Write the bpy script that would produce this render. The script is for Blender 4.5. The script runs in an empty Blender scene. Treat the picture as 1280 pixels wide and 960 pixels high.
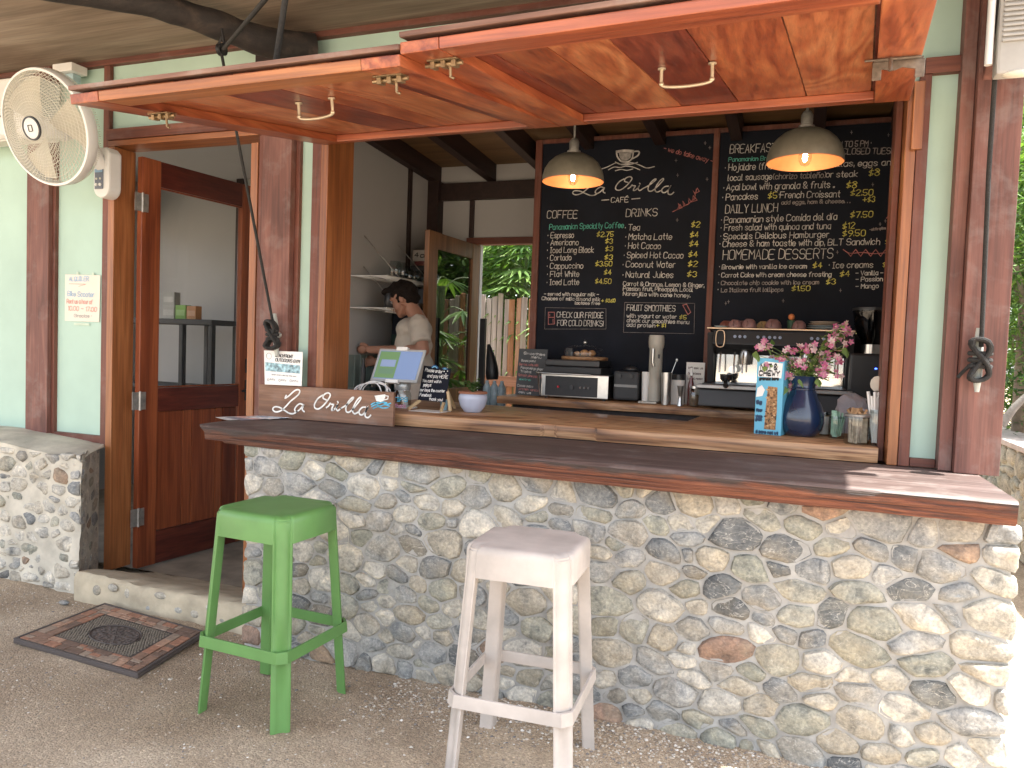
import bpy, bmesh, math, random
import numpy as np
from mathutils import Vector, Matrix, noise
random.seed(7)
R_ = math.radians
sc = bpy.context.scene
COL = sc.collection
# ------------------------------------------------------------------ camera
CAM = Vector((0.0, -3.5, 1.47)); FPX = 955.0
_dn = Vector((-760.0, 21020.0, FPX)).normalized()
_x = -Vector((-2540.0, -135.0, FPX)); _x = (_x - _dn * _x.dot(_dn)).normalized()
_up = -_dn; _y = _up.cross(_x)
if _y.z < 0: _y = -_y
RW = Matrix((_x, _y, _up))                       # photo camera axes -> world axes
cam_d = bpy.data.cameras.new('camera'); cam = bpy.data.objects.new('camera', cam_d)
COL.objects.link(cam); sc.camera = cam
cam_d.sensor_width = 36.0; cam_d.lens = FPX / 1280.0 * 36.0
cam_d.clip_start = 0.05; cam_d.clip_end = 500.0
_m = Matrix((RW @ Vector((1, 0, 0)), -(RW @ Vector((0, 1, 0))), -(RW @ Vector((0, 0, 1))))).transposed()
cam.matrix_world = Matrix.Translation(CAM) @ _m.to_4x4()
# ------------------------------------------------------------------ sky, sun, exposure
SUN_EL, SUN_AZ = 71.0, 88.0                      # azimuth measured from +Y towards +X
w = bpy.data.worlds.new('World'); sc.world = w; w.use_nodes = True
nt = w.node_tree; nt.nodes.clear()
sky = nt.nodes.new('ShaderNodeTexSky'); sky.sky_type = 'NISHITA'; sky.sun_disc = False
sky.sun_elevation = R_(SUN_EL); sky.sun_rotation = R_(SUN_AZ); sky.air_density = 1.0; sky.dust_density = 2.0
bg = nt.nodes.new('ShaderNodeBackground'); bg.inputs[1].default_value = 0.15
wo = nt.nodes.new('ShaderNodeOutputWorld')
hs_ = nt.nodes.new('ShaderNodeHueSaturation'); hs_.inputs['Saturation'].default_value = 0.35
nt.links.new(sky.outputs[0], hs_.inputs['Color']); nt.links.new(hs_.outputs[0], bg.inputs[0]); nt.links.new(bg.outputs[0], wo.inputs[0])
sd = bpy.data.lights.new('sun', 'SUN'); sd.energy = 4.2; sd.angle = R_(0.6); sd.color = (1.0, 0.95, 0.87)
so = bpy.data.objects.new('sun', sd); COL.objects.link(so)
_to = Vector((math.sin(R_(SUN_AZ)) * math.cos(R_(SUN_EL)), math.cos(R_(SUN_AZ)) * math.cos(R_(SUN_EL)), math.sin(R_(SUN_EL))))
so.rotation_euler = _to.to_track_quat('Z', 'Y').to_euler()
sc.view_settings.view_transform = 'Standard'; sc.view_settings.look = 'None'
sc.view_settings.gamma = 1.0; sc.view_settings.exposure = 2.2
sc.render.engine = 'CYCLES'
sc.cycles.max_bounces = 10; sc.cycles.diffuse_bounces = 5; sc.cycles.glossy_bounces = 4
sc.cycles.transmission_bounces = 8; sc.cycles.transparent_max_bounces = 12

def ray(px, py): return RW @ Vector((px - 640.0, py - 480.0, FPX))
def PY(px, py, y):                               # the point of a real plane y = const seen along a sight line
    r = ray(px, py); t = (y - CAM.y) / r.y; return CAM + r * t
def PZ(px, py, z):
    r = ray(px, py); t = (z - CAM.z) / r.z; return CAM + r * t
def PX(px, py, x):
    r = ray(px, py); t = x / r.x; return CAM + r * t

# ------------------------------------------------------------------ mesh builder
class MB:
    def __init__(s): s.v = []; s.f = []
    def add(s, vs, fs):
        o = len(s.v); s.v.extend([tuple(v) for v in vs]); s.f.extend([tuple(i + o for i in f) for f in fs]); return s
    def box(s, a, b, M=None):
        x0, y0, z0 = a; x1, y1, z1 = b
        if x0 > x1: x0, x1 = x1, x0
        if y0 > y1: y0, y1 = y1, y0
        if z0 > z1: z0, z1 = z1, z0
        vs = [Vector(p) for p in ((x0,y0,z0),(x1,y0,z0),(x1,y1,z0),(x0,y1,z0),(x0,y0,z1),(x1,y0,z1),(x1,y1,z1),(x0,y1,z1))]
        if M is not None: vs = [M @ v for v in vs]
        return s.add(vs, [(0,3,2,1),(4,5,6,7),(0,1,5,4),(1,2,6,5),(2,3,7,6),(3,0,4,7)])
    def hexa(s, p):                              # 8 corners: bottom ring 0-3, top ring 4-7 (same order as box)
        return s.add(p, [(0,3,2,1),(4,5,6,7),(0,1,5,4),(1,2,6,5),(2,3,7,6),(3,0,4,7)])
    def prism(s, poly, d, ax=1, M=None):          # polygon in the plane across axis ax, from d[0] to d[1]
        def P(u, v, w_):
            if ax == 0: q = (w_, u, v)
            elif ax == 1: q = (u, w_, v)
            else: q = (u, v, w_)
            q = Vector(q); return M @ q if M is not None else q
        n = len(poly); vs = [P(u, v, d[0]) for u, v in poly] + [P(u, v, d[1]) for u, v in poly]
        fs = [tuple(range(n)), tuple(range(2*n-1, n-1, -1))] + [(i, i+n, (i+1) % n + n, (i+1) % n) for i in range(n)]
        return s.add(vs, fs)
    def tube(s, path, r, n=8, caps=True, flat=1.0):
        path = [Vector(p) for p in path]; m = len(path)
        if m < 2: return s
        rs = r if isinstance(r, (list, tuple)) else [r] * m
        t0 = (path[1] - path[0]).normalized()
        u = t0.orthogonal().normalized(); vs = []
        for i, p in enumerate(path):
            if i == 0: t = path[1] - path[0]
            elif i == m-1: t = path[-1] - path[-2]
            else: t = path[i+1] - path[i-1]
            t = t.normalized() if t.length > 1e-9 else t0
            u = (u - t * u.dot(t))
            u = u.normalized() if u.length > 1e-6 else t.orthogonal().normalized()
            w_ = t.cross(u)
            for k in range(n):
                a = 2*math.pi*k/n; vs.append(p + (u*math.cos(a) + w_*math.sin(a)*flat) * rs[i])
        fs = []
        for i in range(m-1):
            for k in range(n):
                a = i*n+k; b = i*n+(k+1) % n; fs.append((a, b, b+n, a+n))
        if caps: fs.append(tuple(range(n-1, -1, -1))); fs.append(tuple(range((m-1)*n, m*n)))
        return s.add(vs, fs)
    def lathe(s, prof, c=(0,0,0), n=24, M=None, caps=True):  # prof: (r,z) list, bottom to top
        vs = []; fs = []; c = Vector(c)
        for r, z in prof:
            for k in range(n):
                a = 2*math.pi*k/n; q = Vector((r*math.cos(a), r*math.sin(a), z))
                if M is not None: q = M @ q
                vs.append(q + c)
        m = len(prof)
        for i in range(m-1):
            for k in range(n):
                a = i*n+k; b = i*n+(k+1) % n; fs.append((a, b, b+n, a+n))
        if caps and prof[0][0] > 1e-5: fs.append(tuple(range(n-1, -1, -1)))
        if caps and prof[-1][0] > 1e-5: fs.append(tuple(range((m-1)*n, m*n)))
        return s.add(vs, fs)
    def ball(s, c, r, n=12, m=8, M=None):
        rx, ry, rz = r if isinstance(r, (tuple, list)) else (r, r, r)
        vs = []; fs = []; c = Vector(c)
        for i in range(1, m):
            t = math.pi*i/m
            for k in range(n):
                a = 2*math.pi*k/n; q = Vector((rx*math.sin(t)*math.cos(a), ry*math.sin(t)*math.sin(a), rz*math.cos(t)))
                if M is not None: q = M @ q
                vs.append(c + q)
        t_ = Vector((0,0,rz)); b_ = Vector((0,0,-rz))
        if M is not None: t_ = M @ t_; b_ = M @ b_
        vs += [c + t_, c + b_]; T = len(vs)-2; B = T+1
        for i in range(m-2):
            for k in range(n):
                a = i*n+k; b = i*n+(k+1) % n; fs.append((a, a+n, b+n, b))
        for k in range(n):
            fs.append((T, k, (k+1) % n)); fs.append((B, (m-2)*n+(k+1) % n, (m-2)*n+k))
        return s.add(vs, fs)
    def ribbon(s, pts, wd, F):                    # flat stroke; F maps (u, v) -> world
        pts = [Vector((p[0], p[1])) for p in pts]; q = [pts[0]]
        for p in pts[1:]:
            if (p - q[-1]).length > 1e-6: q.append(p)
        if len(q) < 2: return s
        m = len(q); vs = []
        q[0] = q[0] - (q[1]-q[0]).normalized()*wd*0.4; q[-1] = q[-1] + (q[-1]-q[-2]).normalized()*wd*0.4
        for i in range(m):
            if i == 0: n_ = q[1]-q[0]
            elif i == m-1: n_ = q[-1]-q[-2]
            else: n_ = (q[i]-q[i-1]).normalized() + (q[i+1]-q[i]).normalized()
            if n_.length < 1e-6: n_ = q[i]-q[i-1]
            n_.normalize(); k = 1.0
            if 0 < i < m-1:
                cs = n_.dot((q[i]-q[i-1]).normalized()); k = 1/max(cs, 0.5)
            o = Vector((-n_.y, n_.x)) * wd * 0.5 * k
            vs.append(F(*(q[i]+o))); vs.append(F(*(q[i]-o)))
        return s.add(vs, [(2*i, 2*i+1, 2*i+3, 2*i+2) for i in range(m-1)])

def mesh_of(mb, mat, bevel=0.0, smooth=False, seg=2, angle=35):
    me = bpy.data.meshes.new('mesh'); me.from_pydata([tuple(v) for v in mb.v], [], mb.f)
    if bevel > 0 or smooth is None:
        pass
    if bevel > 0:
        bm = bmesh.new(); bm.from_mesh(me)
        es = [e for e in bm.edges if len(e.link_faces) == 2 and e.calc_face_angle(0) > R_(angle)]
        bmesh.ops.bevel(bm, geom=es, offset=bevel, segments=seg, affect='EDGES', clamp_overlap=True, profile=0.6)
        bm.to_mesh(me); bm.free()
    bm = bmesh.new(); bm.from_mesh(me); bmesh.ops.recalc_face_normals(bm, faces=bm.faces); bm.to_mesh(me); bm.free()
    if smooth:
        for p in me.polygons: p.use_smooth = True
        try: me.set_sharp_from_angle(angle=R_(48))
        except Exception: pass
    if mat:
        for m_ in (mat if isinstance(mat, (list, tuple)) else [mat]): me.materials.append(m_)
    return me
def wloc(o):
    v = Vector(o.location)
    return v if o.parent is None else v + wloc(o.parent)
def obj(name, mb, mat, parent=None, bevel=0.0, smooth=False, local=False, seg=2, label=None):
    me = mb if isinstance(mb, bpy.types.Mesh) else mesh_of(mb, mat, bevel, smooth, seg)
    me.name = name
    o = bpy.data.objects.new(name, me); COL.objects.link(o)
    if parent is not None:
        o.parent = parent
        if not local: o.location = -wloc(parent)
    if label: o['label'] = label
    return o
def tag(o, label, cat, group=None):
    o['label'] = label; o['category'] = cat
    if group: o['group'] = group
    return o
def thing(name, label, cat, loc=(0,0,0), rz=0.0, group=None):
    o = bpy.data.objects.new(name, None); COL.objects.link(o); o.empty_display_size = 0.1
    o.location = loc; o.rotation_euler = (0, 0, rz); return tag(o, label, cat, group)
def solo(name, mb, mat, label, cat, group=None, **k): return tag(obj(name, mb, mat, **k), label, cat, group)
def struct(name, mb, mat, **k):
    o = obj(name, mb, mat, **k); o['kind'] = 'structure'; return o
def smooth_path(pts, k=5, closed=False):
    P = [Vector(p) for p in pts]; out = []; n = len(P)
    rng = range(n) if closed else range(n-1)
    for i in rng:
        if closed: a, b, c, d = P[(i-1) % n], P[i], P[(i+1) % n], P[(i+2) % n]
        else: a, b, c, d = P[max(i-1, 0)], P[i], P[i+1], P[min(i+2, n-1)]
        for j in range(k):
            t = j/k; out.append(0.5*((2*b) + (c-a)*t + (2*a-5*b+4*c-d)*t*t + (3*b-a-3*c+d)*t**3))
    if not closed: out.append(P[-1])
    return out
def fbm(x, y, z=0.0, o=4):
    return noise.fractal(Vector((x, y, z)), 1.0, 2.0, o)

# ------------------------------------------------------------------ materials
def newmat(name):
    m = bpy.data.materials.new(name); m.use_nodes = True; t = m.node_tree
    return m, t, t.nodes['Principled BSDF']
def rgba(c): return (c[0], c[1], c[2], 1.0)
def ramp(t, stops, fac):
    r = t.nodes.new('ShaderNodeValToRGB'); e = r.color_ramp.elements
    while len(e) < len(stops): e.new(0.5)
    for i, (p, c) in enumerate(stops): e[i].position = p; e[i].color = rgba(c)
    if fac is not None: t.links.new(fac, r.inputs[0])
    return r
def N(t, typ, **k):
    n = t.nodes.new('ShaderNode' + typ)
    for a, b in k.items(): setattr(n, a, b)
    return n
def coords(t, scale=(1,1,1), rnd=0.0, world=False, rot=None):
    if world: src = N(t, 'NewGeometry').outputs['Position']
    else: src = N(t, 'TexCoord').outputs['Object']
    if rnd:
        oi = N(t, 'ObjectInfo'); mu = N(t, 'Math', operation='MULTIPLY'); mu.inputs[1].default_value = rnd
        t.links.new(oi.outputs['Random'], mu.inputs[0]); ad = N(t, 'VectorMath', operation='ADD')
        t.links.new(src, ad.inputs[0]); t.links.new(mu.outputs[0], ad.inputs[1]); src = ad.outputs[0]
    mp = N(t, 'Mapping'); mp.inputs['Scale'].default_value = scale
    if rot: mp.inputs['Rotation'].default_value = rot
    t.links.new(src, mp.inputs[0]); return mp.outputs[0]
def tnoise(t, vec, scale, detail=4.0, rough=0.55, dist=0.0):
    n = N(t, 'TexNoise'); n.inputs['Scale'].default_value = scale; n.inputs['Detail'].default_value = detail
    n.inputs['Roughness'].default_value = rough; n.inputs['Distortion'].default_value = dist
    t.links.new(vec, n.inputs['Vector']); return n.outputs['Fac']
def mixc(t, fac, a, b, mode='MIX'):
    m = N(t, 'Mix', data_type='RGBA', blend_type=mode)
    for sock, v in ((m.inputs[0], fac), (m.inputs[6], a), (m.inputs[7], b)):
        if hasattr(v, 'links'): t.links.new(v, sock)
        elif isinstance(v, (int, float)): sock.default_value = v
        else: sock.default_value = rgba(v)
    return m.outputs[2]
def bump(t, bs, h, strength=0.3, dist=0.01):
    b = N(t, 'Bump'); b.inputs['Strength'].default_value = strength; b.inputs['Distance'].default_value = dist
    t.links.new(h, b.inputs['Height']); t.links.new(b.outputs[0], bs.inputs['Normal'])
def plain(name, c, rough=0.5, metal=0.0, var=0.12, scale=9.0, bmp=0.0, coat=0.0, spec=0.5, bscale=60.0):
    m, t, b = newmat(name); v = coords(t)
    f = tnoise(t, v, scale, 5.0)
    c0 = tuple(x*(1-var) for x in c); c1 = tuple(min(1, x*(1+var)) for x in c)
    r = ramp(t, [(0.3, c0), (0.7, c1)], f); t.links.new(r.outputs[0], b.inputs['Base Color'])
    b.inputs['Roughness'].default_value = rough; b.inputs['Metallic'].default_value = metal
    b.inputs['Coat Weight'].default_value = coat; b.inputs['Specular IOR Level'].default_value = spec
    if bmp: bump(t, b, tnoise(t, v, bscale, 3.0), bmp, 0.004)
    return m
def wood(name, cols, axis='X', freq=14.0, along=1.0, rough=0.5, dist=1.2, fine=0.35, coat=0.0, hue=0.25, world=False, wear=0.0, bmp=0.25, swirl=0.0):
    m, t, b = newmat(name)
    s = {'X': (along, freq, freq), 'Y': (freq, along, freq), 'Z': (freq, freq, along)}[axis]
    v = coords(t, s, rnd=7.3, world=world)
    f = tnoise(t, v, 1.0, 3.0, 0.5, dist)
    if swirl:                                     # cathedral grain: bands of a slow field
        v2 = coords(t, tuple(x/freq*3.0 if x == freq else 0.55 for x in s), rnd=7.3)
        g = tnoise(t, v2, 1.0, 1.5, 0.4, 0.5)
        mu = N(t, 'Math', operation='MULTIPLY'); mu.inputs[1].default_value = 26.0; t.links.new(g, mu.inputs[0])
        sn = N(t, 'Math', operation='PINGPONG'); sn.inputs[1].default_value = 1.0; t.links.new(mu.outputs[0], sn.inputs[0])
        mx = N(t, 'Mix'); mx.inputs[0].default_value = swirl; t.links.new(f, mx.inputs[2]); t.links.new(sn.outputs[0], mx.inputs[3]); f = mx.outputs[0]
    n = len(cols); r = ramp(t, [(0.25 + 0.5*i/(n-1), c) for i, c in enumerate(cols)], f)
    sf = {'X': (3, 90, 90), 'Y': (90, 3, 90), 'Z': (90, 90, 3)}[axis]
    g2 = tnoise(t, coords(t, sf, rnd=3.1, world=world), 1.0, 3.0, 0.6)
    r2 = ramp(t, [(0.3, (1-fine,)*3), (0.62, (1, 1, 1))], g2)
    c = mixc(t, 1.0, r.outputs[0], r2.outputs[0], 'MULTIPLY')
    oi = N(t, 'ObjectInfo'); r3 = ramp(t, [(0.0, (1-hue, 1-hue*1.25, 1-hue*1.3)), (0.5, (1, 0.97, 0.95)), (1.0, (1+0.0, 1, 1))], oi.outputs['Random'])
    c = mixc(t, 1.0, c, r3.outputs[0], 'MULTIPLY')
    if wear:
        f3 = tnoise(t, coords(t, (1,1,1), rnd=2.0, world=world), 7.0, 6.0, 0.65, 0.3)
        r4 = ramp(t, [(0.52, (0,0,0)), (0.72, (1,1,1))], f3); mm = N(t, 'Math', operation='MULTIPLY'); mm.inputs[1].default_value = wear
        t.links.new(r4.outputs[0], mm.inputs[0]); c = mixc(t, mm.outputs[0], c, (0.30, 0.27, 0.25))
    t.links.new(c, b.inputs['Base Color']); 
    rr = N(t, 'MapRange'); rr.inputs[3].default_value = rough-0.1; rr.inputs[4].default_value = rough+0.15
    t.links.new(g2, rr.inputs[0]); t.links.new(rr.outputs[0], b.inputs['Roughness'])
    b.inputs['Coat Weight'].default_value = coat; b.inputs['Coat Roughness'].default_value = 0.25
    bump(t, b, g2, bmp, 0.003); return m
def glass(name, tint=(1,1,1), rough=0.0, thin=True, ior=1.5):
    m, t, b = newmat(name)
    if thin:                                      # thin pane: clear pass-through plus Fresnel reflection
        tr = N(t, 'BsdfTransparent'); tr.inputs[0].default_value = rgba(tint)
        gl = N(t, 'BsdfGlossy'); gl.inputs['Roughness'].default_value = 0.02
        fr = N(t, 'Fresnel'); fr.inputs[0].default_value = ior; mx = N(t, 'MixShader'); ge = N(t, 'NewGeometry'); iv = N(t, 'Math', operation='SUBTRACT'); iv.inputs[0].default_value = 1.0; t.links.new(ge.outputs['Backfacing'], iv.inputs[1]); mf = N(t, 'Math', operation='MULTIPLY'); t.links.new(fr.outputs[0], mf.inputs[0]); t.links.new(iv.outputs[0], mf.inputs[1])
        t.links.new(mf.outputs[0], mx.inputs[0]); t.links.new(tr.outputs[0], mx.inputs[1]); t.links.new(gl.outputs[0], mx.inputs[2])
        t.links.new(mx.outputs[0], t.nodes['Material Output'].inputs[0])
    else:
        b.inputs['Transmission Weight'].default_value = 1.0; b.inputs['Roughness'].default_value = rough
        b.inputs['Base Color'].default_value = rgba(tint); b.inputs['IOR'].default_value = 1.45
    return m
def emit(name, c, s):
    m, t, b = newmat(name); b.inputs['Base Color'].default_value = rgba(tuple(x*0.15 for x in c))
    b.inputs['Emission Color'].default_value = rgba(c); b.inputs['Emission Strength'].default_value = s; return m
def leafmat(name, c0, c1, rough=0.5):
    m, t, b = newmat(name)
    oi = N(t, 'NewGeometry'); r = ramp(t, [(0.0, c0), (1.0, c1)], oi.outputs['Random Per Island'])
    t.links.new(r.outputs[0], b.inputs['Base Color']); b.inputs['Roughness'].default_value = rough
    tl = N(t, 'BsdfTranslucent'); t.links.new(mixc(t, 1.0, r.outputs[0], (1.15, 1.3, 0.55), 'MULTIPLY'), tl.inputs[0])
    mx = N(t, 'MixShader'); mx.inputs[0].default_value = 0.35
    t.links.new(b.outputs[0], mx.inputs[1]); t.links.new(tl.outputs[0], mx.inputs[2])
    t.links.new(mx.outputs[0], t.nodes['Material Output'].inputs[0]); return m
def stonemat(name, c0, c1, c2, vein=0.4, mossy=0.0):
    m, t, b = newmat(name); v = coords(t, (1,1,1), rnd=5.0, world=False)
    oi = N(t, 'ObjectInfo')
    base = ramp(t, [(0.0, c0), (0.5, c1), (1.0, c2)], oi.outputs['Random']).outputs[0]
    f = tnoise(t, v, 14.0, 8.0, 0.65, 0.6); r = ramp(t, [(0.30, (0.34,0.36,0.38)), (0.46, (0.82,0.82,0.81)), (0.56, (1.02,1.0,0.96)), (0.72, (1.5,1.42,1.28))], f)
    c = mixc(t, 1.0, base, r.outputs[0], 'MULTIPLY')
    f1 = tnoise(t, v, 5.0, 3.0, 0.5, 0.4); r1 = ramp(t, [(0.48, (0,0,0)), (0.62, (1,1,1))], f1)
    mm = N(t, 'Math', operation='MULTIPLY'); mm.inputs[1].default_value = 0.45; t.links.new(r1.outputs[0], mm.inputs[0])
    c = mixc(t, mm.outputs[0], c, (0.34, 0.29, 0.21))
    f2 = tnoise(t, coords(t, (1,1,2.2), rnd=9.0), 9.0, 4.0, 0.5, 2.5)   # thin pale veins
    su = N(t, 'Math', operation='SUBTRACT'); su.inputs[1].default_value = 0.5; t.links.new(f2, su.inputs[0])
    ab = N(t, 'Math', operation='ABSOLUTE'); t.links.new(su.outputs[0], ab.inputs[0])
    rv = ramp(t, [(0.0, (vein,)*3), (0.014, (0,0,0))], ab.outputs[0])
    c = mixc(t, rv.outputs[0], c, (0.62, 0.6, 0.55))
    f4 = tnoise(t, v, 90.0, 3.0, 0.6); r4 = ramp(t, [(0.3, (0.72,0.72,0.72)), (0.7, (1.22,1.2,1.16))], f4)
    c = mixc(t, 1.0, c, r4.outputs[0], 'MULTIPLY')
    t.links.new(c, b.inputs['Base Color']); b.inputs['Roughness'].default_value = 0.78
    ad = N(t, 'Math', operation='ADD'); t.links.new(f, ad.inputs[0]); m2 = N(t, 'Math', operation='MULTIPLY'); m2.inputs[1].default_value = 0.4
    t.links.new(f4, m2.inputs[0]); t.links.new(m2.outputs[0], ad.inputs[1])
    bump(t, b, ad.outputs[0], 0.55, 0.012); return m

M = {}
def s2l(*c): return tuple(((x/255.0)/12.92 if x <= 10 else (((x/255.0)+0.055)/1.055)**2.4) for x in c)
M['green_wall'] = plain('painted_green_board', (0.41, 0.565, 0.48), 0.62, var=0.10, scale=1.6, bmp=0.08)
M['trim'] = wood('dark_red_timber', [(0.10,0.032,0.020), (0.17,0.055,0.034), (0.23,0.085,0.055)], 'Z', 18, 1.2, 0.55, hue=0.2, wear=0.18)
M['trimx'] = wood('dark_red_timber_lengthwise', [(0.10,0.032,0.020), (0.17,0.055,0.034), (0.24,0.09,0.055)], 'X', 18, 1.2, 0.55, hue=0.2, wear=0.15)
M['postd'] = wood('rough_sawn_dark_post', [(0.12,0.050,0.040), (0.19,0.082,0.064), (0.27,0.125,0.098)], 'Z', 10, 2.0, 0.65, hue=0.1, wear=0.3, bmp=0.5)
M['orange'] = wood('orange_timber', [(0.20,0.070,0.024), (0.32,0.118,0.040), (0.44,0.185,0.068)], 'Z', 16, 0.9, 0.42, hue=0.15, coat=0.15)
M['orangex'] = wood('orange_timber_lengthwise', [(0.22,0.075,0.026), (0.36,0.13,0.045), (0.48,0.20,0.075)], 'X', 16, 0.9, 0.42, hue=0.15, coat=0.15)
M['shut'] = wood('oiled_shutter_board', [(0.17,0.032,0.016), (0.32,0.082,0.034), (0.45,0.135,0.054), (0.57,0.21,0.085)], 'Y', 17, 0.8, 0.38, dist=0.9, hue=0.38, coat=0.2, swirl=0.14)
M['shut2'] = wood('dark_shutter_board', [(0.12,0.024,0.017), (0.20,0.043,0.025), (0.30,0.080,0.042)], 'Y', 17, 0.8, 0.40, dist=1.0, hue=0.3, coat=0.2, swirl=0.1)
M['shut3'] = wood('pale_shutter_board', [(0.30,0.075,0.032), (0.46,0.155,0.066), (0.60,0.26,0.12)], 'Y', 15, 0.8, 0.38, dist=1.0, hue=0.2, coat=0.2, swirl=0.28)
M['shutx'] = wood('oiled_shutter_rail', [(0.20,0.048,0.024), (0.35,0.092,0.042), (0.49,0.155,0.068)], 'X', 12, 0.7, 0.36, dist=1.2, hue=0.22, coat=0.3, swirl=0.08)
M['shutedge'] = wood('weathered_shutter_edge', [(0.12,0.06,0.045), (0.20,0.11,0.085), (0.30,0.19,0.15)], 'X', 12, 2.0, 0.75, dist=1.0, hue=0.1, wear=0.6)
M['door'] = wood('varnished_red_door', [(0.13,0.029,0.012), (0.24,0.060,0.022), (0.36,0.105,0.038)], 'Z', 14, 0.8, 0.36, hue=0.35, coat=0.3)
M['door2'] = wood('paler_door_strip', [(0.17,0.042,0.016), (0.28,0.075,0.027), (0.39,0.12,0.045)], 'Z', 14, 0.8, 0.36, hue=0.2, coat=0.3)
M['doord'] = wood('dark_red_door_rail', [(0.07,0.014,0.010), (0.11,0.022,0.014), (0.17,0.042,0.022)], 'Y', 14, 0.8, 0.36, hue=0.1, coat=0.3)
M['slabtop'] = wood('grey_weathered_slab', [(0.055,0.032,0.028), (0.105,0.070,0.062), (0.17,0.125,0.115)], 'X', 16, 1.3, 0.55, dist=0.8, hue=0.0, fine=0.55, wear=0.3, bmp=0.6)
M['slabedge'] = wood('bark_red_slab_edge', [(0.055,0.022,0.015), (0.17,0.045,0.022), (0.34,0.10,0.042), (0.20,0.085,0.05)], 'X', 22, 1.5, 0.6, dist=1.0, hue=0.0, fine=0.6, bmp=1.0)
m_, t, b = newmat('bark_red_slab_edge'); g = N(t, 'NewGeometry'); sx_ = N(t, 'SeparateXYZ'); t.links.new(g.outputs['Position'], sx_.inputs[0])
f1 = tnoise(t, coords(t, (1.4, 5, 60), world=True), 1.0, 6.0, 0.65, 0.8); f0 = tnoise(t, coords(t, (3.0, 3, 9), world=True), 1.0, 4.0, 0.6, 0.5)
mr = N(t, 'MapRange'); mr.inputs[1].default_value = 0.965; mr.inputs[2].default_value = 1.05; t.links.new(sx_.outputs['Z'], mr.inputs[0])
a1 = N(t, 'Math', operation='MULTIPLY_ADD'); t.links.new(f0, a1.inputs[0]); a1.inputs[1].default_value = 1.3; t.links.new(mr.outputs[0], a1.inputs[2])
wood_c = ramp(t, [(0.34, (0.045,0.018,0.014)), (0.45, (0.16,0.048,0.025)), (0.53, (0.24,0.082,0.040)), (0.62, (0.12,0.045,0.028)), (0.70, (0.22,0.095,0.055))], f1).outputs[0]
bark_c = ramp(t, [(0.3, (0.030,0.021,0.019)), (0.6, (0.075,0.05,0.042)), (0.75, (0.13,0.10,0.088))], f1).outputs[0]
rr = ramp(t, [(0.98, (0,0,0)), (1.0, (1,1,1))], None); mr2 = N(t, 'MapRange'); mr2.inputs[1].default_value = 1.22; mr2.inputs[2].default_value = 1.42; t.links.new(a1.outputs[0], mr2.inputs[0])
mx_ = N(t, 'MapRange'); mx_.inputs[1].default_value = -2.6; mx_.inputs[2].default_value = 0.2; t.links.new(sx_.outputs['X'], mx_.inputs[0]); old_c = mixc(t, 1.0, wood_c, (0.55,0.62,0.70), 'MULTIPLY'); t.links.new(mixc(t, mr2.outputs[0], mixc(t, mx_.outputs[0], old_c, wood_c), bark_c), b.inputs['Base Color']); b.inputs['Roughness'].default_value = 0.6
bump(t, b, f1, 1.0, 0.025); M['slabedge'] = m_
M['inner'] = wood('honey_brown_slab', [(0.10,0.040,0.018), (0.34,0.17,0.08), (0.50,0.29,0.15), (0.20,0.085,0.035)], 'X', 15, 0.8, 0.45, dist=2.2, hue=0.0, coat=0.1, swirl=0.3, fine=0.45)
M['dark_beam'] = wood('dark_rafter_timber', [(0.018,0.009,0.008), (0.03,0.014,0.012), (0.045,0.022,0.018)], 'Y', 12, 1.0, 0.55, hue=0.1)
M['charred'] = wood('charred_log', [(0.012,0.010,0.009), (0.028,0.022,0.02), (0.07,0.05,0.04)], 'X', 9, 2.0, 0.75, hue=0, bmp=1.0)
M['ply'] = wood('grey_brown_plywood', [(0.15,0.108,0.078), (0.235,0.178,0.132), (0.35,0.285,0.225)], 'X', 7, 0.8, 0.7, dist=1.2, hue=0.0, fine=0.3, world=True)
M['plyin'] = wood('brown_plywood', [(0.14,0.075,0.03), (0.20,0.115,0.05), (0.27,0.16,0.075)], 'X', 5, 0.8, 0.6, hue=0.1)
M['inwall'] = plain('pale_grey_plaster', (0.42, 0.42, 0.42), 0.8, var=0.05, scale=1.5, bmp=0.1)
M['white'] = plain('white_plastic', (0.72, 0.72, 0.70), 0.38, var=0.03)
M['cream'] = plain('cream_plastic', (0.62, 0.60, 0.52), 0.4, var=0.03)
M['black'] = plain('black_plastic', (0.018, 0.018, 0.02), 0.4, var=0.2)
M['blackm'] = plain('matt_black_enamel', (0.02, 0.021, 0.024), 0.55, var=0.15)
M['steel'] = plain('brushed_steel', (0.55, 0.55, 0.54), 0.28, 1.0, var=0.08, scale=30)
M['zinc'] = plain('galvanised_metal', (0.45, 0.44, 0.42), 0.5, 0.85, var=0.25, scale=25)
M['brass'] = plain('tarnished_brass', (0.32, 0.24, 0.15), 0.45, 0.8, var=0.3, scale=40)
M['glass'] = glass('clear_pane'); M['jarglass'] = glass('jar_glass', (0.80, 0.84, 0.84), thin=True, ior=1.9)
M['rope'] = plain('black_rope', (0.022, 0.021, 0.020), 0.85, var=0.3, scale=90, bmp=0.8, bscale=200)
M['paper'] = plain('white_paper', (0.78, 0.77, 0.74), 0.7, var=0.03)
M['chalkb'] = plain('chalkboard_black', (0.0075, 0.010, 0.018), 0.75, var=0.35, scale=3.0, spec=0.25)
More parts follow.
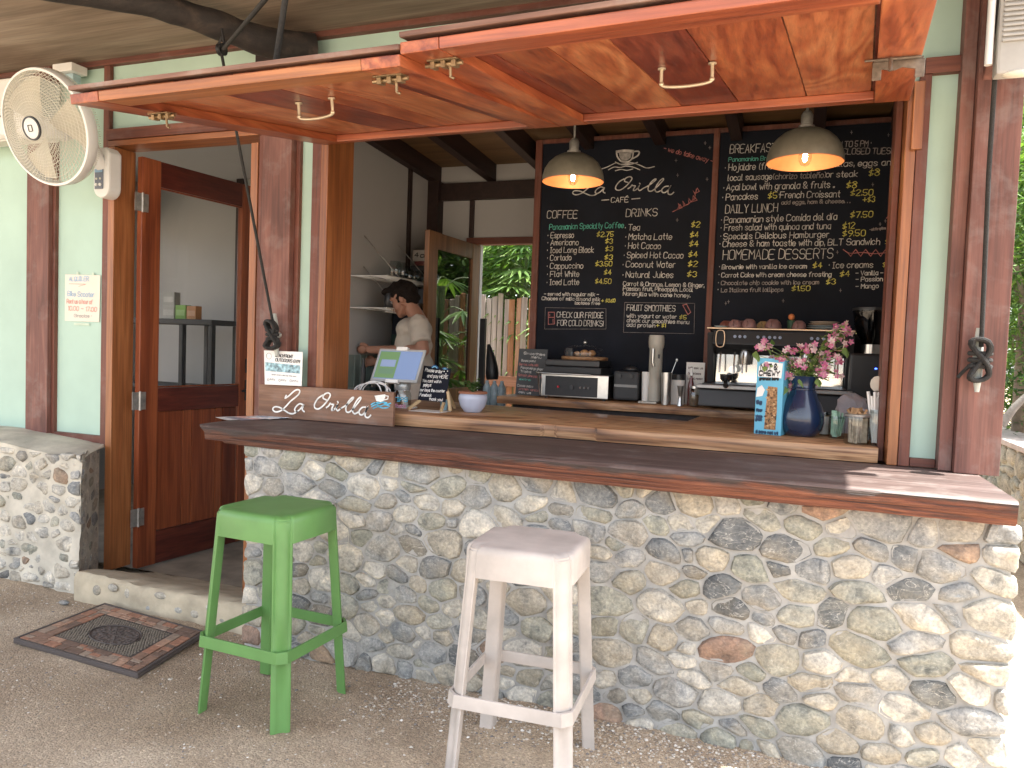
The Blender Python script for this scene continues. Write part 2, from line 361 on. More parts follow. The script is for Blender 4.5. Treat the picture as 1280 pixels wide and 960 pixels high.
for n_, c_ in dict(chalk_white=(0.54,0.53,0.51), chalk_yellow=(0.60,0.56,0.13), chalk_teal=(0.10,0.42,0.34), chalk_pink=(0.42,0.16,0.15), chalk_dim=(0.30,0.27,0.26), chalk_blue=(0.10,0.42,0.60), ink_blue=(0.25,0.42,0.62), ink_red=(0.62,0.25,0.22), ink_black=(0.03,0.03,0.03), ink_grey=(0.25,0.25,0.26), paint_white=(0.80,0.79,0.75)).items():
    M[n_] = plain(n_, c_, 0.8, var=0.45 if 'chalk' in n_ else 0.2, scale=30.0)
M['mortar'] = plain('pale_mortar', (0.335, 0.33, 0.315), 0.9, var=0.22, scale=16, bmp=0.7, bscale=45)
M['plaster'] = plain('rough_cement_render', (0.50, 0.465, 0.39), 0.9, var=0.28, scale=6, bmp=0.6, bscale=35)
M['concrete'] = plain('worn_concrete', (0.24, 0.205, 0.16), 0.8, var=0.35, scale=5, bmp=0.3)
ST = [stonemat('blue_grey_stone', (0.19,0.205,0.22), (0.27,0.285,0.295), (0.36,0.365,0.365)),
      stonemat('tan_stone', (0.35,0.325,0.275), (0.40,0.38,0.335), (0.45,0.44,0.40), 0.3),
      stonemat('green_grey_stone', (0.25,0.26,0.225), (0.32,0.325,0.285), (0.38,0.375,0.33), 0.3),
      stonemat('pale_stone', (0.44,0.43,0.40), (0.51,0.495,0.455), (0.57,0.55,0.505), 0.2),
      stonemat('dark_slate_stone', (0.10,0.11,0.12), (0.14,0.15,0.16), (0.18,0.19,0.19), 0.6),
      stonemat('rusty_stone', (0.33,0.23,0.15), (0.30,0.22,0.17), (0.27,0.18,0.14), 0.15)]
# ------------------------------------------------------------------ ground
def gz(x, y):
    return 0.012*fbm(x*0.9, y*0.9, 1.0) + 0.004*fbm(x*6, y*6, 3.0, 3)
gm, t, b = newmat('brown_gravelly_soil')
v = coords(t, world=True)
f = tnoise(t, v, 1.6, 6.0, 0.6, 0.4); c = ramp(t, [(0.3, (0.31,0.235,0.165)), (0.5, (0.44,0.35,0.255)), (0.72, (0.58,0.485,0.375))], f).outputs[0]
f5 = tnoise(t, v, 0.55, 5.0, 0.6, 0.8); c = mixc(t, 1.0, c, ramp(t, [(0.36, (0.74,0.71,0.68)), (0.5, (1,1,1)), (0.64, (1.16,1.14,1.1))], f5).outputs[0], 'MULTIPLY')
vo = N(t, 'TexVoronoi'); vo.inputs['Scale'].default_value = 130.0; t.links.new(v, vo.inputs['Vector'])
hs = N(t, 'SeparateColor'); t.links.new(vo.outputs['Color'], hs.inputs[0])
r = ramp(t, [(0.0, (0.66,0.65,0.65)), (0.55, (0.96,0.94,0.91)), (0.94, (1.10,1.08,1.05)), (1.0, (1.5,1.5,1.45))], hs.outputs[0])
c = mixc(t, 0.8, c, mixc(t, 1.0, c, r.outputs[0], 'MULTIPLY'))
f2 = tnoise(t, v, 160.0, 3.0, 0.7); c = mixc(t, 1.0, c, ramp(t, [(0.3, (0.7,0.7,0.7)), (0.7, (1.25,1.25,1.25))], f2).outputs[0], 'MULTIPLY')
t.links.new(c, b.inputs['Base Color']); b.inputs['Roughness'].default_value = 0.95
ad = N(t, 'Math', operation='SUBTRACT'); t.links.new(f2, ad.inputs[0]); t.links.new(vo.outputs['Distance'], ad.inputs[1])
bump(t, b, ad.outputs[0], 0.8, 0.006)
M['soil'] = gm
mb = MB(); nx, ny = 150, 90; X0, X1, Y0, Y1 = -7.5, 4.5, -7.0, -0.30
for j in range(ny+1):
    for i in range(nx+1):
        x = X0+(X1-X0)*i/nx; y = Y0+(Y1-Y0)*(j/ny); mb.v.append((x, y, gz(x, y)))
mb.f = [(j*(nx+1)+i, j*(nx+1)+i+1, (j+1)*(nx+1)+i+1, (j+1)*(nx+1)+i) for j in range(ny) for i in range(nx)]
struct('ground', mb, M['soil'], smooth=True)
struct('garden_ground', MB().add([(-90,-90,-0.06),(90,-90,-0.06),(90,90,-0.06),(-90,90,-0.06)], [(0,1,2,3)]), M['soil'])
# loose gravel (uncountable)
pm, t, b = newmat('loose_pebbles'); g = N(t, 'NewGeometry')
r = ramp(t, [(0.0, (0.16,0.155,0.155)), (0.3, (0.31,0.245,0.18)), (0.62, (0.43,0.35,0.265)), (0.9, (0.50,0.46,0.40)), (1.0, (0.74,0.72,0.68))], g.outputs['Random Per Island'])
t.links.new(r.outputs[0], b.inputs['Base Color']); b.inputs['Roughness'].default_value = 0.9; M['pebble'] = pm
rg = random.Random(3); mb = MB()
def pebble(mb, x, y, z, r):
    a = rg.random()*6.28; fl = rg.uniform(0.35, 0.7); vs = []
    for k in range(5):
        q = a + k*1.2566; rr = r*rg.uniform(0.7, 1.15); vs.append((x+rr*math.cos(q), y+rr*math.sin(q), z + r*fl*0.1*rg.random()))
    vs.append((x+rg.uniform(-.3,.3)*r, y+rg.uniform(-.3,.3)*r, z+r*fl)); vs.append((x, y, z-r*0.5))
    mb.add(vs, [(k, (k+1) % 5, 5) for k in range(5)] + [((k+1) % 5, k, 6) for k in range(5)])
for i in range(30000):
    y = -0.45 - 1.9*rg.random()**1.4; x = rg.uniform(-4.9 , 1.6)
    den = 0.35 + 0.65*max(0, min(1, fbm(x*1.1+4, y*1.6, 7.0)*1.6+0.45 + (0.4 if y > -0.8 and x > -1.4 else 0)))
    if rg.random() > den: continue
    if -3.45 < x < -2.6 and -1.06 < y < -0.44: continue
    r = 0.0022 + 0.0045*rg.random()**3 + (0.006 if rg.random() < 0.012 else 0)
    pebble(mb, x, y, gz(x, y)+0.0005, r)
for i in range(5200):
    pebble(mb, (x := rg.uniform(-1.6, 1.3)), (y := -0.56-abs(rg.gauss(0, 0.20))), gz(x, y)+0.001, 0.003+0.007*rg.random()**2)
o = obj('gravel', mb, M['pebble']); o['kind'] = 'stuff'; tag(o, 'loose brown and grey gravel on the ground below the bar', 'gravel')
for (px, py, r) in ((80,755,0.035), (640,792,0.02)):
    p = PZ(px, py, 0.0); mb = MB(); mb.ball((p.x, p.y, 0.008), (r, r*0.6, r*0.35), 9, 6)
    if py < 760: solo('loose_stone', mb, ST[0], 'flat grey loose stone lying on the gravel beyond the doormat', 'stone', smooth=True)

# ------------------------------------------------------------------ stones
def clip(poly, p, n):
    out = []
    for i in range(len(poly)):
        a, b_ = poly[i], poly[(i+1) % len(poly)]; da = (a[0]-p[0])*n[0]+(a[1]-p[1])*n[1]; db = (b_[0]-p[0])*n[0]+(b_[1]-p[1])*n[1]
        if da <= 0: out.append(a)
        if da*db < 0:
            t_ = da/(da-db); out.append((a[0]+(b_[0]-a[0])*t_, a[1]+(b_[1]-a[1])*t_))
    return out
def cells(n, W, H, rng, aspect=1.45, relax=3, minf=0.5):   # squared-off rubble pattern
    P = []; tries = 0; r0 = math.sqrt(W*H/aspect/n)*0.80; rad = []
    while len(P) < n and tries < 60000:
        tries += 1; p = (rng.uniform(0, W)/aspect, rng.uniform(0, H)); rr = r0*rng.choice((0.55, 0.8, 1.0, 1.0, 1.3)) * (1 if tries < 30000 else 0.7)
        if all((p[0]-q[0])**2+(p[1]-q[1])**2 > (0.5*(rr+s_))**2*1.0 for q, s_ in zip(P, rad)): P.append(p); rad.append(rr)
    res = None; w_ = W/aspect
    for it in range(relax):
        res = []
        for i, p in enumerate(P):
            poly = [(0,0),(w_,0),(w_,H),(0,H)]
            nb = sorted(range(len(P)), key=lambda k: (P[k][0]-p[0])**2+(P[k][1]-p[1])**2)[1:18]
            for k in nb:
                q = P[k]; d = (q[0]-p[0], q[1]-p[1]); L2 = d[0]**2+d[1]**2
                wgt = 0.5 + 0.5*(rad[i]**2-rad[k]**2)/L2*0.5
                poly = clip(poly, (p[0]+d[0]*wgt, p[1]+d[1]*wgt), d)
                if len(poly) < 3: break
            res.append(poly)
        if it < relax-1:
            NP = []
            for p, poly in zip(P, res):
                if len(poly) < 3: NP.append(p); continue
                cx = sum(a[0] for a in poly)/len(poly); cy = sum(a[1] for a in poly)/len(poly); NP.append((p[0]*0.45+cx*0.55, p[1]*0.45+cy*0.55))
            P = NP
    return [[(a[0]*aspect, a[1]) for a in poly] for poly in res if len(poly) >= 3]
def stone_mesh(poly, gap, rng, F, mat, bulge=0.03, n=15, sink=0.03):
    cx = sum(a[0] for a in poly)/len(poly); cy = sum(a[1] for a in poly)/len(poly)
    for i in range(len(poly)): pass
    p0 = poly; L = len(p0)                        # inset by half the joint
    ar = 0.5*sum(p0[i][0]*p0[(i+1) % L][1]-p0[(i+1) % L][0]*p0[i][1] for i in range(L)); sg = 1 if ar > 0 else -1
    for i in range(L):
        a, b_ = p0[i], p0[(i+1) % L]; d = (b_[0]-a[0], b_[1]-a[1]); l = math.hypot(*d)
        if l < 1e-6: continue
        nn = (d[1]/l*sg, -d[0]/l*sg); poly = clip(poly, (a[0]-nn[0]*gap, a[1]-nn[1]*gap), nn)
        if len(poly) < 3: return None
    for it in range(2):
        q = []; Lq = len(poly)
        for i in range(Lq):
            a, b_ = poly[i], poly[(i+1) % Lq]; k = 0.10 if it == 0 else 0.20
            q += [(a[0]+(b_[0]-a[0])*k, a[1]+(b_[1]-a[1])*k), (a[0]+(b_[0]-a[0])*(1-k), a[1]+(b_[1]-a[1])*(1-k))]
        poly = q
    # resample
    seg = [math.hypot(poly[(i+1) % len(poly)][0]-poly[i][0], poly[(i+1) % len(poly)][1]-poly[i][1]) for i in range(len(poly))]
    T = sum(seg)
    if T < 0.06: return None
    out = []; i = 0; acc = 0.0
    for k in range(n):
        s_ = T*k/n
        while acc+seg[i] < s_: acc += seg[i]; i += 1
        u = (s_-acc)/max(seg[i], 1e-9); a, b_ = poly[i], poly[(i+1) % len(poly)]; out.append((a[0]+(b_[0]-a[0])*u, a[1]+(b_[1]-a[1])*u))
    poly = out; cx = sum(a[0] for a in poly)/n; cy = sum(a[1] for a in poly)/n
    tx, ty = rng.uniform(-.12, .12), rng.uniform(-.12, .12); off = rng.uniform(-0.004, 0.008); sd = rng.random()*50; sz = math.sqrt(T/0.4)
    mb = MB(); rings = [(1.0, -sink), (0.985, 0.002), (0.90, bulge*0.55), (0.66, bulge*0.92), (0.32, bulge)]
    for ri, (s_, d) in enumerate(rings):
        for k, (a, b_) in enumerate(poly):
            jit = 1+0.10*noise.noise(Vector((k*1.7, sd, 0)))*(1 if ri < 3 else 1.5)
            u = (a-cx)*s_*jit; w_ = (b_-cy)*s_*jit
            dd = d*(sz if d > 0 else 1) + (off + tx*u + ty*w_ + 0.013*noise.noise(Vector(((cx+u)*18, (cy+w_)*18, sd))) if ri >= 2 else 0)
            mb.v.append(tuple(F(cx+u, cy+w_, dd)))
    mb.v.append(tuple(F(cx, cy, bulge*sz+off+0.008*noise.noise(Vector((cx*22, cy*22, sd))))))
    R0 = len(rings)
    for ri in range(R0-1):
        for k in range(n):
            a = ri*n+k; b_ = ri*n+(k+1) % n; mb.f.append((a, b_, b_+n, a+n))
    for k in range(n): mb.f.append(((R0-1)*n+k, (R0-1)*n+(k+1) % n, R0*n))
    me = mesh_of(mb, mat, smooth=True); return me
def pick(rng, wts): return rng.choices(ST, wts)[0]

# bar front: stone wall 3.2 m long
rs = random.Random(11)
bw = thing('stone_bar_wall', 'grey and tan river stone wall under the dark timber bar top', 'stone wall', (-0.87, -0.3, 0))
mb = MB(); nx, nz = 120, 40
def wy(x, z): return -0.535 + 0.010*fbm(x*3, z*3, 5.0) + 0.004*fbm(x*25, z*25, 2.0, 2) - 0.03*max(0, 0.15-z)
for j in range(nz+1):
    for i in range(nx+1):
        x = -2.45+3.145*i/nx; z = -0.06+1.03*j/nz; mb.v.append((x + (0.02*fbm(z*9, 1, 1) if i in (0, nx) else 0), wy(x, z), z))
mb.f = [(j*(nx+1)+i, j*(nx+1)+i+1, (j+1)*(nx+1)+i+1, (j+1)*(nx+1)+i) for j in range(nz) for i in range(nx)]
mb.box((-2.43,-0.52,-0.05), (0.68,0.0,0.965))
obj('mortar', mb, M['mortar'], bw, smooth=True)
W, Hh = 3.19, 0.985; cs = cells(295, W, Hh, rs, 1.5, 3)
for poly in cs:
    cx = sum(a[0] for a in poly)/len(poly)
    pl = [(a[0] + 0.012*math.sin(a[1]*31+a[0]*3), a[1] - 0.035*(a[0]/W) + 0.008*math.sin(a[0]*17)) for a in poly]
    me = stone_mesh(pl, rs.choice((.0025,.004,.006)), rs, lambda u, v_, d: Vector((-2.47+u, wy(-2.47+u, v_)-d, min(v_, 0.962)+0.0)), pick(rs, (34, 15, 22, 18, 7, 4)), 0.013)
    if me: obj('stone', me, None, bw)
# left plinth under the green panels, with a slanted end
LF = [(-6.2, -0.37), (-3.76, -0.36), (-3.975, -0.05)]
pw = thing('stone_plinth', 'whitewashed rubble stone plinth below the green panels beside the door', 'stone wall', (-4.6, -0.2, 0))
def plinth_top(x): return 0.845 - 0.075*max(0, min(1, (x+4.6)/0.9))
def plF(u, v_, d):                                # u runs along the front then round the slanted end
    a, b_, c_ = [Vector((*p, 0)) for p in LF]; L1 = (b_-a).length; r = 0.035
    if u < L1: P_ = a + (b_-a)*(u/L1); n_ = Vector((0, -1, 0))
    else: P_ = b_ + (c_-b_).normalized()*(u-L1); n_ = Vector((0.74, -0.67, 0)).normalized()
    k = (u-L1)/r
    if abs(k) < 1:
        k = (k+1)/2; n_ = (Vector((0,-1,0))*(1-k)+Vector((0.74,-0.67,0))*k).normalized(); P_ = P_ + Vector((-0.3, 1, 0)).normalized()*0.012*(1-abs(2*k-1))
    n0 = 0.018*fbm(u*4, v_*4, 9.0) + 0.007*fbm(u*22, v_*22, 4.0, 3)
    return Vector((P_.x, P_.y, v_)) + n_*(d+n0-0.02*v_) 
L1 = 2.44; LT = L1 + 0.41
mb = MB(); nx, nz = 110, 34
for j in range(nz+4):
    for i in range(nx+1):
        u = 0.9 + (LT-0.9)*i/nx
        if j <= nz: p = plF(u, -0.05 + (0.05+plinth_top(plF(u, 0.5, 0).x)-0.02)*j/nz, 0)
        else:
            q = plF(u, 0.7, 0); k = (j-nz)/3.0; tt = plinth_top(q.x); e = Vector((min(q.x, -3.99), 0.03, tt+0.0))
            p = Vector((q.x, q.y, tt-0.012)).lerp(e, k*0.98+0.02); p.z += 0.012*math.sin(k*3.14) + 0.006*fbm(p.x*8, p.y*8, 2)
        mb.v.append(tuple(p))
mb.f = [(j*(nx+1)+i, j*(nx+1)+i+1, (j+1)*(nx+1)+i+1, (j+1)*(nx+1)+i) for j in range(nz+3) for i in range(nx)]
obj('cement_render', mb, M['plaster'], pw, smooth=True)
cs = cells(185, LT-1.1, 0.79, rs, 1.3, 2)
for poly in cs:
    cx = sum(a[0] for a in poly)/len(poly)+1.1; cy = sum(a[1] for a in poly)/len(poly)
    if rs.random() < 0.12 or (abs(cx-L1) < 0.02 and rs.random() < 0.4): continue
    pl = [(a[0]+1.1, a[1]) for a in poly]
    me = stone_mesh(pl, rs.choice((0.002, 0.007, 0.014)), rs, lambda u, v_, d: plF(u, v_, d*1.0-0.006), pick(rs, (14, 12, 10, 58, 3, 2)), 0.018, n=13)
    if me: obj('stone', me, None, pw)
# doorstep
stp = thing('door_step', 'low cement doorstep with a few grey stones set in its front', 'step', (-3.1, -0.3, 0))
mb = MB(); nx = 40; prof = [(-0.430, -0.05), (-0.432, 0.085), (-0.427, 0.122), (-0.408, 0.138), (-0.30, 0.124), (-0.18, 0.088), (-0.05, 0.045), (0.08, 0.012), (0.14, 0.0)]
for i in range(nx+1):
    x = -3.70+1.28*i/nx
    for (y, z) in prof: mb.v.append((x, y + 0.022*fbm(x*6, z*6, 2) , z + (0.004*fbm(x*6, y*6, 8) if z > 0 else 0) + (0.012*(x < -3.5)*(z > 0.05))))
m_ = len(prof); mb.f = [(i*m_+j, (i+1)*m_+j, (i+1)*m_+j+1, i*m_+j+1) for i in range(nx) for j in range(m_-1)]
obj('tread', mb, plain('sandy_cement', (0.43,0.37,0.27), 0.85, var=0.25, scale=7, bmp=0.5), stp, smooth=True)
for (px, py, w_, h_) in ((140,735,.035,.022),(160,742,.03,.03),(200,745,.045,.02),(222,762,.032,.022),(243,768,.03,.02),(185,763,.03,.018),(275,775,.035,.02),(120,738,.03,.03),(262,760,.03,.018)):
    p = PY(px, py, -0.43); mb = MB(); mb.ball((p.x, -0.425, max(0.03, p.z)), (w_, 0.011, h_), 10, 7); obj('stone', mb, rs.choice(ST[:4]), stp, smooth=True)

# ------------------------------------------------------------------ the cafe building
cafe = thing('cafe_building', 'mint green timber cafe building with dark red posts and raised shutters over its bar', 'cafe', (-1.5, 1.0, 0))
def roofz(y): return 3.115 - 0.061*y
def B(name, a, b_, mat, parent=cafe, bevel=0.003, label=None): return obj(name, MB().box(a, b_), mat, parent, bevel=bevel, label=label)
# facade panels (y = 0.02 plane), seen between the timbers
for a, b_ in (((-6.2,0.02,0.80),(-4.03,0.05,3.12)), ((-4.03,0.02,2.70),(-2.86,0.05,3.12)), ((-2.86,0.021,2.60),(0.44,0.051,3.12)), ((-2.61,0.019,0.95),(-2.49,0.049,2.598)), ((0.42,0.019,0.95),(0.545,0.049,3.12))):
    B('wall_panel', a, b_, M['green_wall'], bevel=0)
def VT(px0, px1, py, z0, z1, mat, yf=0.0, d=0.03, name='trim'):   # a vertical timber between two sight lines
    x0 = PY(px0, py, yf).x; x1 = PY(px1, py, yf).x; return B(name, (x0, yf, z0), (x1, yf+d, z1), mat)
B('post', (-4.625,-0.03,0.80), (-4.435,0.12,3.13), M['postd'])
B('trim', (-4.66,-0.005,0.80), (-4.628,0.05,3.12), M['trim']); B('trim', (-4.432,-0.005,0.80), (-4.408,0.05,3.12), M['trim'])
B('trim', (-6.2,-0.004,0.80), (-4.662,0.05,0.842), M['trimx']); B('trim', (-4.406,-0.004,0.80), (-4.012,0.05,0.845), M['trimx'])
B('trim', (-4.010,-0.008,0.78), (-3.965,0.05,3.12), M['trim'])
B('door_jamb', (-3.962,-0.012,0.02), (-3.912,0.145,2.60), M['orange'])
B('door_jamb', (-2.905,-0.012,0.0), (-2.858,0.145,2.56), M['orange'])
B('door_head', (-3.962,-0.014,2.602), (-2.858,0.145,2.635), M['orangex'])
B('lintel', (-3.965,-0.028,2.637), (-2.80,0.05,2.70), M['trimx'])
B('trim', (-2.855,-0.006,0.95), (-2.80,0.06,2.60), M['trim'])
B('post', (-2.798,-0.045,1.05), (-2.612,0.12,3.13), M['postd'])
B('trim', (-2.61,-0.006,0.95), (-2.583,0.05,2.60), M['trim'])
B('trim', (-2.503,-0.008,0.95), (-2.447,0.055,2.60), M['trim'])
B('window_frame', (-2.445,-0.012,1.04), (-2.400,0.235,2.60), M['orange'])
B('window_frame', (0.353,-0.012,1.05), (0.392,0.16,2.60), M['orange'])
B('window_frame', (0.325,0.10,1.05), (0.350,0.235,2.60), M['trim'])
B('trim', (0.394,-0.016,1.05), (0.436,0.05,2.63), M['trim'])
B('trim', (0.438,-0.012,1.05), (0.531,0.05,1.085), M['trimx'])
B('trim', (0.41,-0.018,2.632), (0.565,0.05,2.695), M['trimx'])
B('window_head', (-2.398,-0.010,2.545), (0.352,0.018,2.60), M['trimx'])
B('block', (0.372,-0.035,2.33), (0.412,-0.017,2.60), M['orange'])
B('post', (0.533,-0.06,1.05), (0.58,0.10,3.13), M['postd']); B('post', (0.582,-0.105,1.05), (0.736,0.11,3.13), M['postd'])
mb = MB(); mb.prism([(-0.108,2.56), (-0.17,2.60), (-0.24,2.70), (-0.30,2.90), (-0.32,3.13), (0.11,3.11), (0.11,2.56)], (0.595,0.80), 0); obj('bracket', mb, M['postd'], cafe, bevel=0.006)
for x in (-4.005, -0.52): B('trim', (x,-0.006,2.705), (x+0.045,0.018,3.09), M['trim'])
B('wall_plate', (-6.2,-0.02,3.085), (0.80,0.05,3.118), M['trimx'])
# roof sheet and soffit
mb = MB(); XR = 0.90
for y in (-2.6, -2.598): pass
yf = -2.7  # overhang lengthened beyond the view to keep sun off the ground
mb.hexa([(-7.5,yf,roofz(yf)), (XR,yf,roofz(yf)), (XR,2.75,roofz(2.75)), (-7.5,2.75,roofz(2.75)), (-7.5,yf,roofz(yf)+0.05), (XR,yf,roofz(yf)+0.05), (XR,2.75,roofz(2.75)+0.05), (-7.5,2.75,roofz(2.75)+0.05)])
obj('roof', mb, M['ply'], cafe)
B('wall_plate', (-2.945,2.25,2.678), (-1.2,2.30,2.817), M['dark_beam'])
# inside walls
IW = [((-6.2,2.31,-0.02),(-2.50,2.36,3.0)), ((-2.03,2.31,-0.02),(0.71,2.36,3.0)), ((-2.50,2.31,2.36),(-2.03,2.36,3.0)), ((-3.0,1.02,-0.02),(-2.95,2.31,3.03)), ((-6.2,0.05,-0.02),(-6.15,2.31,0.9)), ((-6.2,0.05,2.5),(-6.15,2.31,3.10)), ((-6.2,0.05,0.901),(-6.15,0.25,2.499)), ((-6.2,2.1,0.901),(-6.15,2.31,2.499)), ((0.66,0.11,-0.02),(0.71,2.31,3.10))]  # opening in the unseen far-left wall is added to let daylight into the side room
for a, b_ in IW: B('inner_wall', a, b_, M['inwall'], bevel=0)
struct('floor', MB().add([(-6.2,0.14,0.0),(0.68,0.14,0.0),(0.68,2.36,0.0),(-6.2,2.36,0.0)], [(0,1,2,3)]), M['concrete'])
for i, x in enumerate((-2.946, -2.453, -1.96, -1.47, -0.98, -0.49, 0.0, 0.44)):
    mb = MB(); x1 = x+0.07
    mb.hexa([(x,0.05,2.962),(x1,0.05,2.962),(x1,2.305,2.825),(x,2.305,2.825),(x,0.05,3.11),(x1,0.05,3.11),(x1,2.305,2.972),(x,2.305,2.972)]); obj('rafter', mb, M['dark_beam'], cafe, bevel=0.003)
mb = MB(); mb.hexa([(-6.1,0.05,3.098),(0.66,0.05,3.098),(0.66,2.305,2.962),(-6.1,2.305,2.962),(-6.1,0.05,3.106),(0.66,0.05,3.106),(0.66,2.305,2.970),(-6.1,2.305,2.970)]); obj('ceiling_board', mb, M['plyin'], cafe)
mb = MB(); mb.hexa([(-6.1,0.16,3.084),(-3.02,0.16,3.084),(-3.02,2.305,2.955),(-6.1,2.305,2.955),(-6.1,0.16,3.090),(-3.02,0.16,3.090),(-3.02,2.305,2.961),(-6.1,2.305,2.961)]); obj('ceiling_board', mb, M['inwall'], cafe)
B('corner_post', (-2.948,2.20,0.0), (-2.85,2.305,2.83), M['dark_beam'])
B('batten', (-2.602,2.285,2.375), (-2.565,2.308,2.677), M['dark_beam']); B('batten', (-2.948,1.86,1.9), (-2.925,1.90,2.87), M['dark_beam'])
B('doorway_head', (-2.62,2.28,2.318), (-1.95,2.37,2.372), M['trimx'])
B('doorway_jamb', (-2.56,2.27,0.0), (-2.508,2.37,2.316), M['orange']); B('doorway_jamb', (-2.04,2.27,0.0), (-1.99,2.37,2.316), M['trim'])
x0 = PY(296,250,2.29).x; B('batten', (x0,2.28,0.0), (x0+0.075,2.305,2.98), M['dark_beam'])
# dark tiled splash panel low on the side wall
tm = plain('grey_green_tile', (0.20,0.26,0.24), 0.3, var=0.1); tp = obj('tile_panel', MB().box((-2.949,1.05,0.9),(-2.942,2.18,1.40)), M['inwall'], cafe)
for i in range(14): 
    for j in range(2):
        y0 = 1.06+i*0.08; z0 = 0.92+j*0.24; obj('tile', MB().box((-2.941,y0,z0),(-2.934,y0+0.076,z0+0.232)), tm, tp, bevel=0.0015, seg=1)
# ------------------------------------------------------------------ entrance door (open inwards)
def MatFrom(o, xdir, zdir=(0,0,1)):
    x = Vector(xdir).normalized(); z = Vector(zdir).normalized(); y = z.cross(x).normalized(); z = x.cross(y)
    m = Matrix((x, y, z)).transposed().to_4x4(); m.translation = Vector(o); return m
hinge = Vector((-3.845, 0.115, 0.012)); DH = 2.555; DW = 0.93
dd = Vector((0.105, 0.995, 0)).normalized(); DM = MatFrom(hinge, dd)
door = bpy.data.objects.new('door', None); COL.objects.link(door); door.parent = cafe; door.location = hinge - wloc(cafe)
def DB(name, a, b_, mat, bevel=0.004, **k):
    mb = MB().box(a, b_, DM); return obj(name, mb, mat, door, bevel=bevel, **k)
tk = 0.022
DB('stile', (0,-tk,0), (0.135,tk,DH), M['door']); DB('stile', (DW-0.125,-tk,0), (DW,tk,DH), M['door'])
DB('rail', (0.136,-tk+.002,DH-0.16), (DW-0.126,tk-.002,DH-0.001), M['doord']); DB('rail', (0.136,-tk+.002,0.98), (DW-0.126,tk-.002,1.13), M['doord']); DB('rail', (0.136,-tk+.002,0.001), (DW-0.126,tk-.002,0.21), M['doord'])
x = 0.138; i = 0
for wd in (0.20, 0.075, 0.20, 0.06, 0.127):
    DB('plank', (x,-0.010,0.212), (x+wd-0.004,0.010,0.978), M['door'] if i % 2 == 0 else M['door2'], 0.005); x += wd; i += 1
DB('pane', (0.136,-0.003,1.131), (DW-0.126,0.003,DH-0.161), M['glass'], 0)
for z0 in (1.133, DH-0.172): DB('bead', (0.138,-0.018,z0), (DW-0.128,-0.006,z0+0.01), M['door'], 0.002)
for z0 in (0.27, 1.0, 2.22):                      # steel butt hinges
    mb = MB(); mb.box((-0.052,-0.028,z0), (-0.004,-0.024,z0+0.11), DM); mb.box((0.004,-0.028,z0), (0.042,-0.024,z0+0.11), DM)
    a = DM @ Vector((0,-0.030,z0-0.004)); b_ = DM @ Vector((0,-0.030,z0+0.114)); mb.tube([a, b_], 0.007, 8)
    for (u, zz) in ((-.035,.02),(-.02,.055),(-.035,.09),(.028,.02),(.016,.055),(.028,.09)):
        mb.tube([DM @ Vector((u,-0.029,z0+zz)), DM @ Vector((u,-0.0305,z0+zz))], 0.004, 6)
    obj('hinge', mb, M['zinc'], door)
mb = MB(); mb.box((DW-0.075,-0.034,1.22), (DW-0.025,-tk-.001,1.32), DM); mb.box((DW-0.075,-0.034,1.02), (DW-0.03,-tk-.001,1.17), DM)
mb.tube([DM @ Vector((DW-0.05,-0.03,1.10)), DM @ Vector((DW-0.05,-0.075,1.10)), DM @ Vector((DW-0.15,-0.078,1.095))], 0.009, 8); mb.tube([DM @ Vector((DW-0.05,-0.03,1.27)), DM @ Vector((DW-0.05,-0.045,1.27))], 0.014, 10)
obj('handle', mb, M['black'], door, bevel=0.002)
# garden door at the back, open inwards, glass showing the garden
h2 = Vector((-2.505, 2.265, 0.012)); d2 = Vector((-0.04, -1.0, 0)).normalized(); BM = MatFrom(h2, d2)
bd = bpy.data.objects.new('garden_door', None); COL.objects.link(bd); bd.parent = cafe; bd.location = h2 - wloc(cafe)
bdw = wood('brown_garden_door', [(0.12,0.05,0.02), (0.20,0.09,0.035), (0.28,0.13,0.055)], 'Z', 12, 0.8, 0.45, hue=0.1)
BW, BH = 0.84, 2.29
for n_, a, b_ in (('stile',(0,-.02,0),(0.13,.02,BH)), ('stile',(BW-0.13,-.02,0),(BW,.02,BH)), ('rail',(0.131,-.018,BH-0.12),(BW-0.131,.018,BH-.001)), ('rail',(0.131,-.018,1.0),(BW-0.131,.018,1.14)), ('rail',(0.131,-.018,0.001),(BW-0.131,.018,0.2))):
    obj(n_, MB().box(a, b_, BM), bdw, bd, bevel=0.003)
obj('plank', MB().box((0.131,-.008,0.201), (BW/2-.002,.008,0.999), BM), bdw, bd, bevel=0.003); obj('plank', MB().box((BW/2+.002,-.008,0.201), (BW-0.131,.008,0.999), BM), bdw, bd, bevel=0.003)
obj('pane', MB().box((0.131,-.003,1.141), (BW-0.131,.003,BH-0.121), BM), glass('reflecting_pane', (0.35,0.38,0.35), ior=3.0), bd)
mb = MB(); mb.box((BW-0.09,.021,1.0), (BW-0.05,.03,1.16), BM); mb.tube([BM @ Vector((BW-.07,.03,1.1)), BM @ Vector((BW-.07,.07,1.1)), BM @ Vector((BW-.17,.075,1.1))], .009, 8); obj('handle', mb, M['black'], bd)

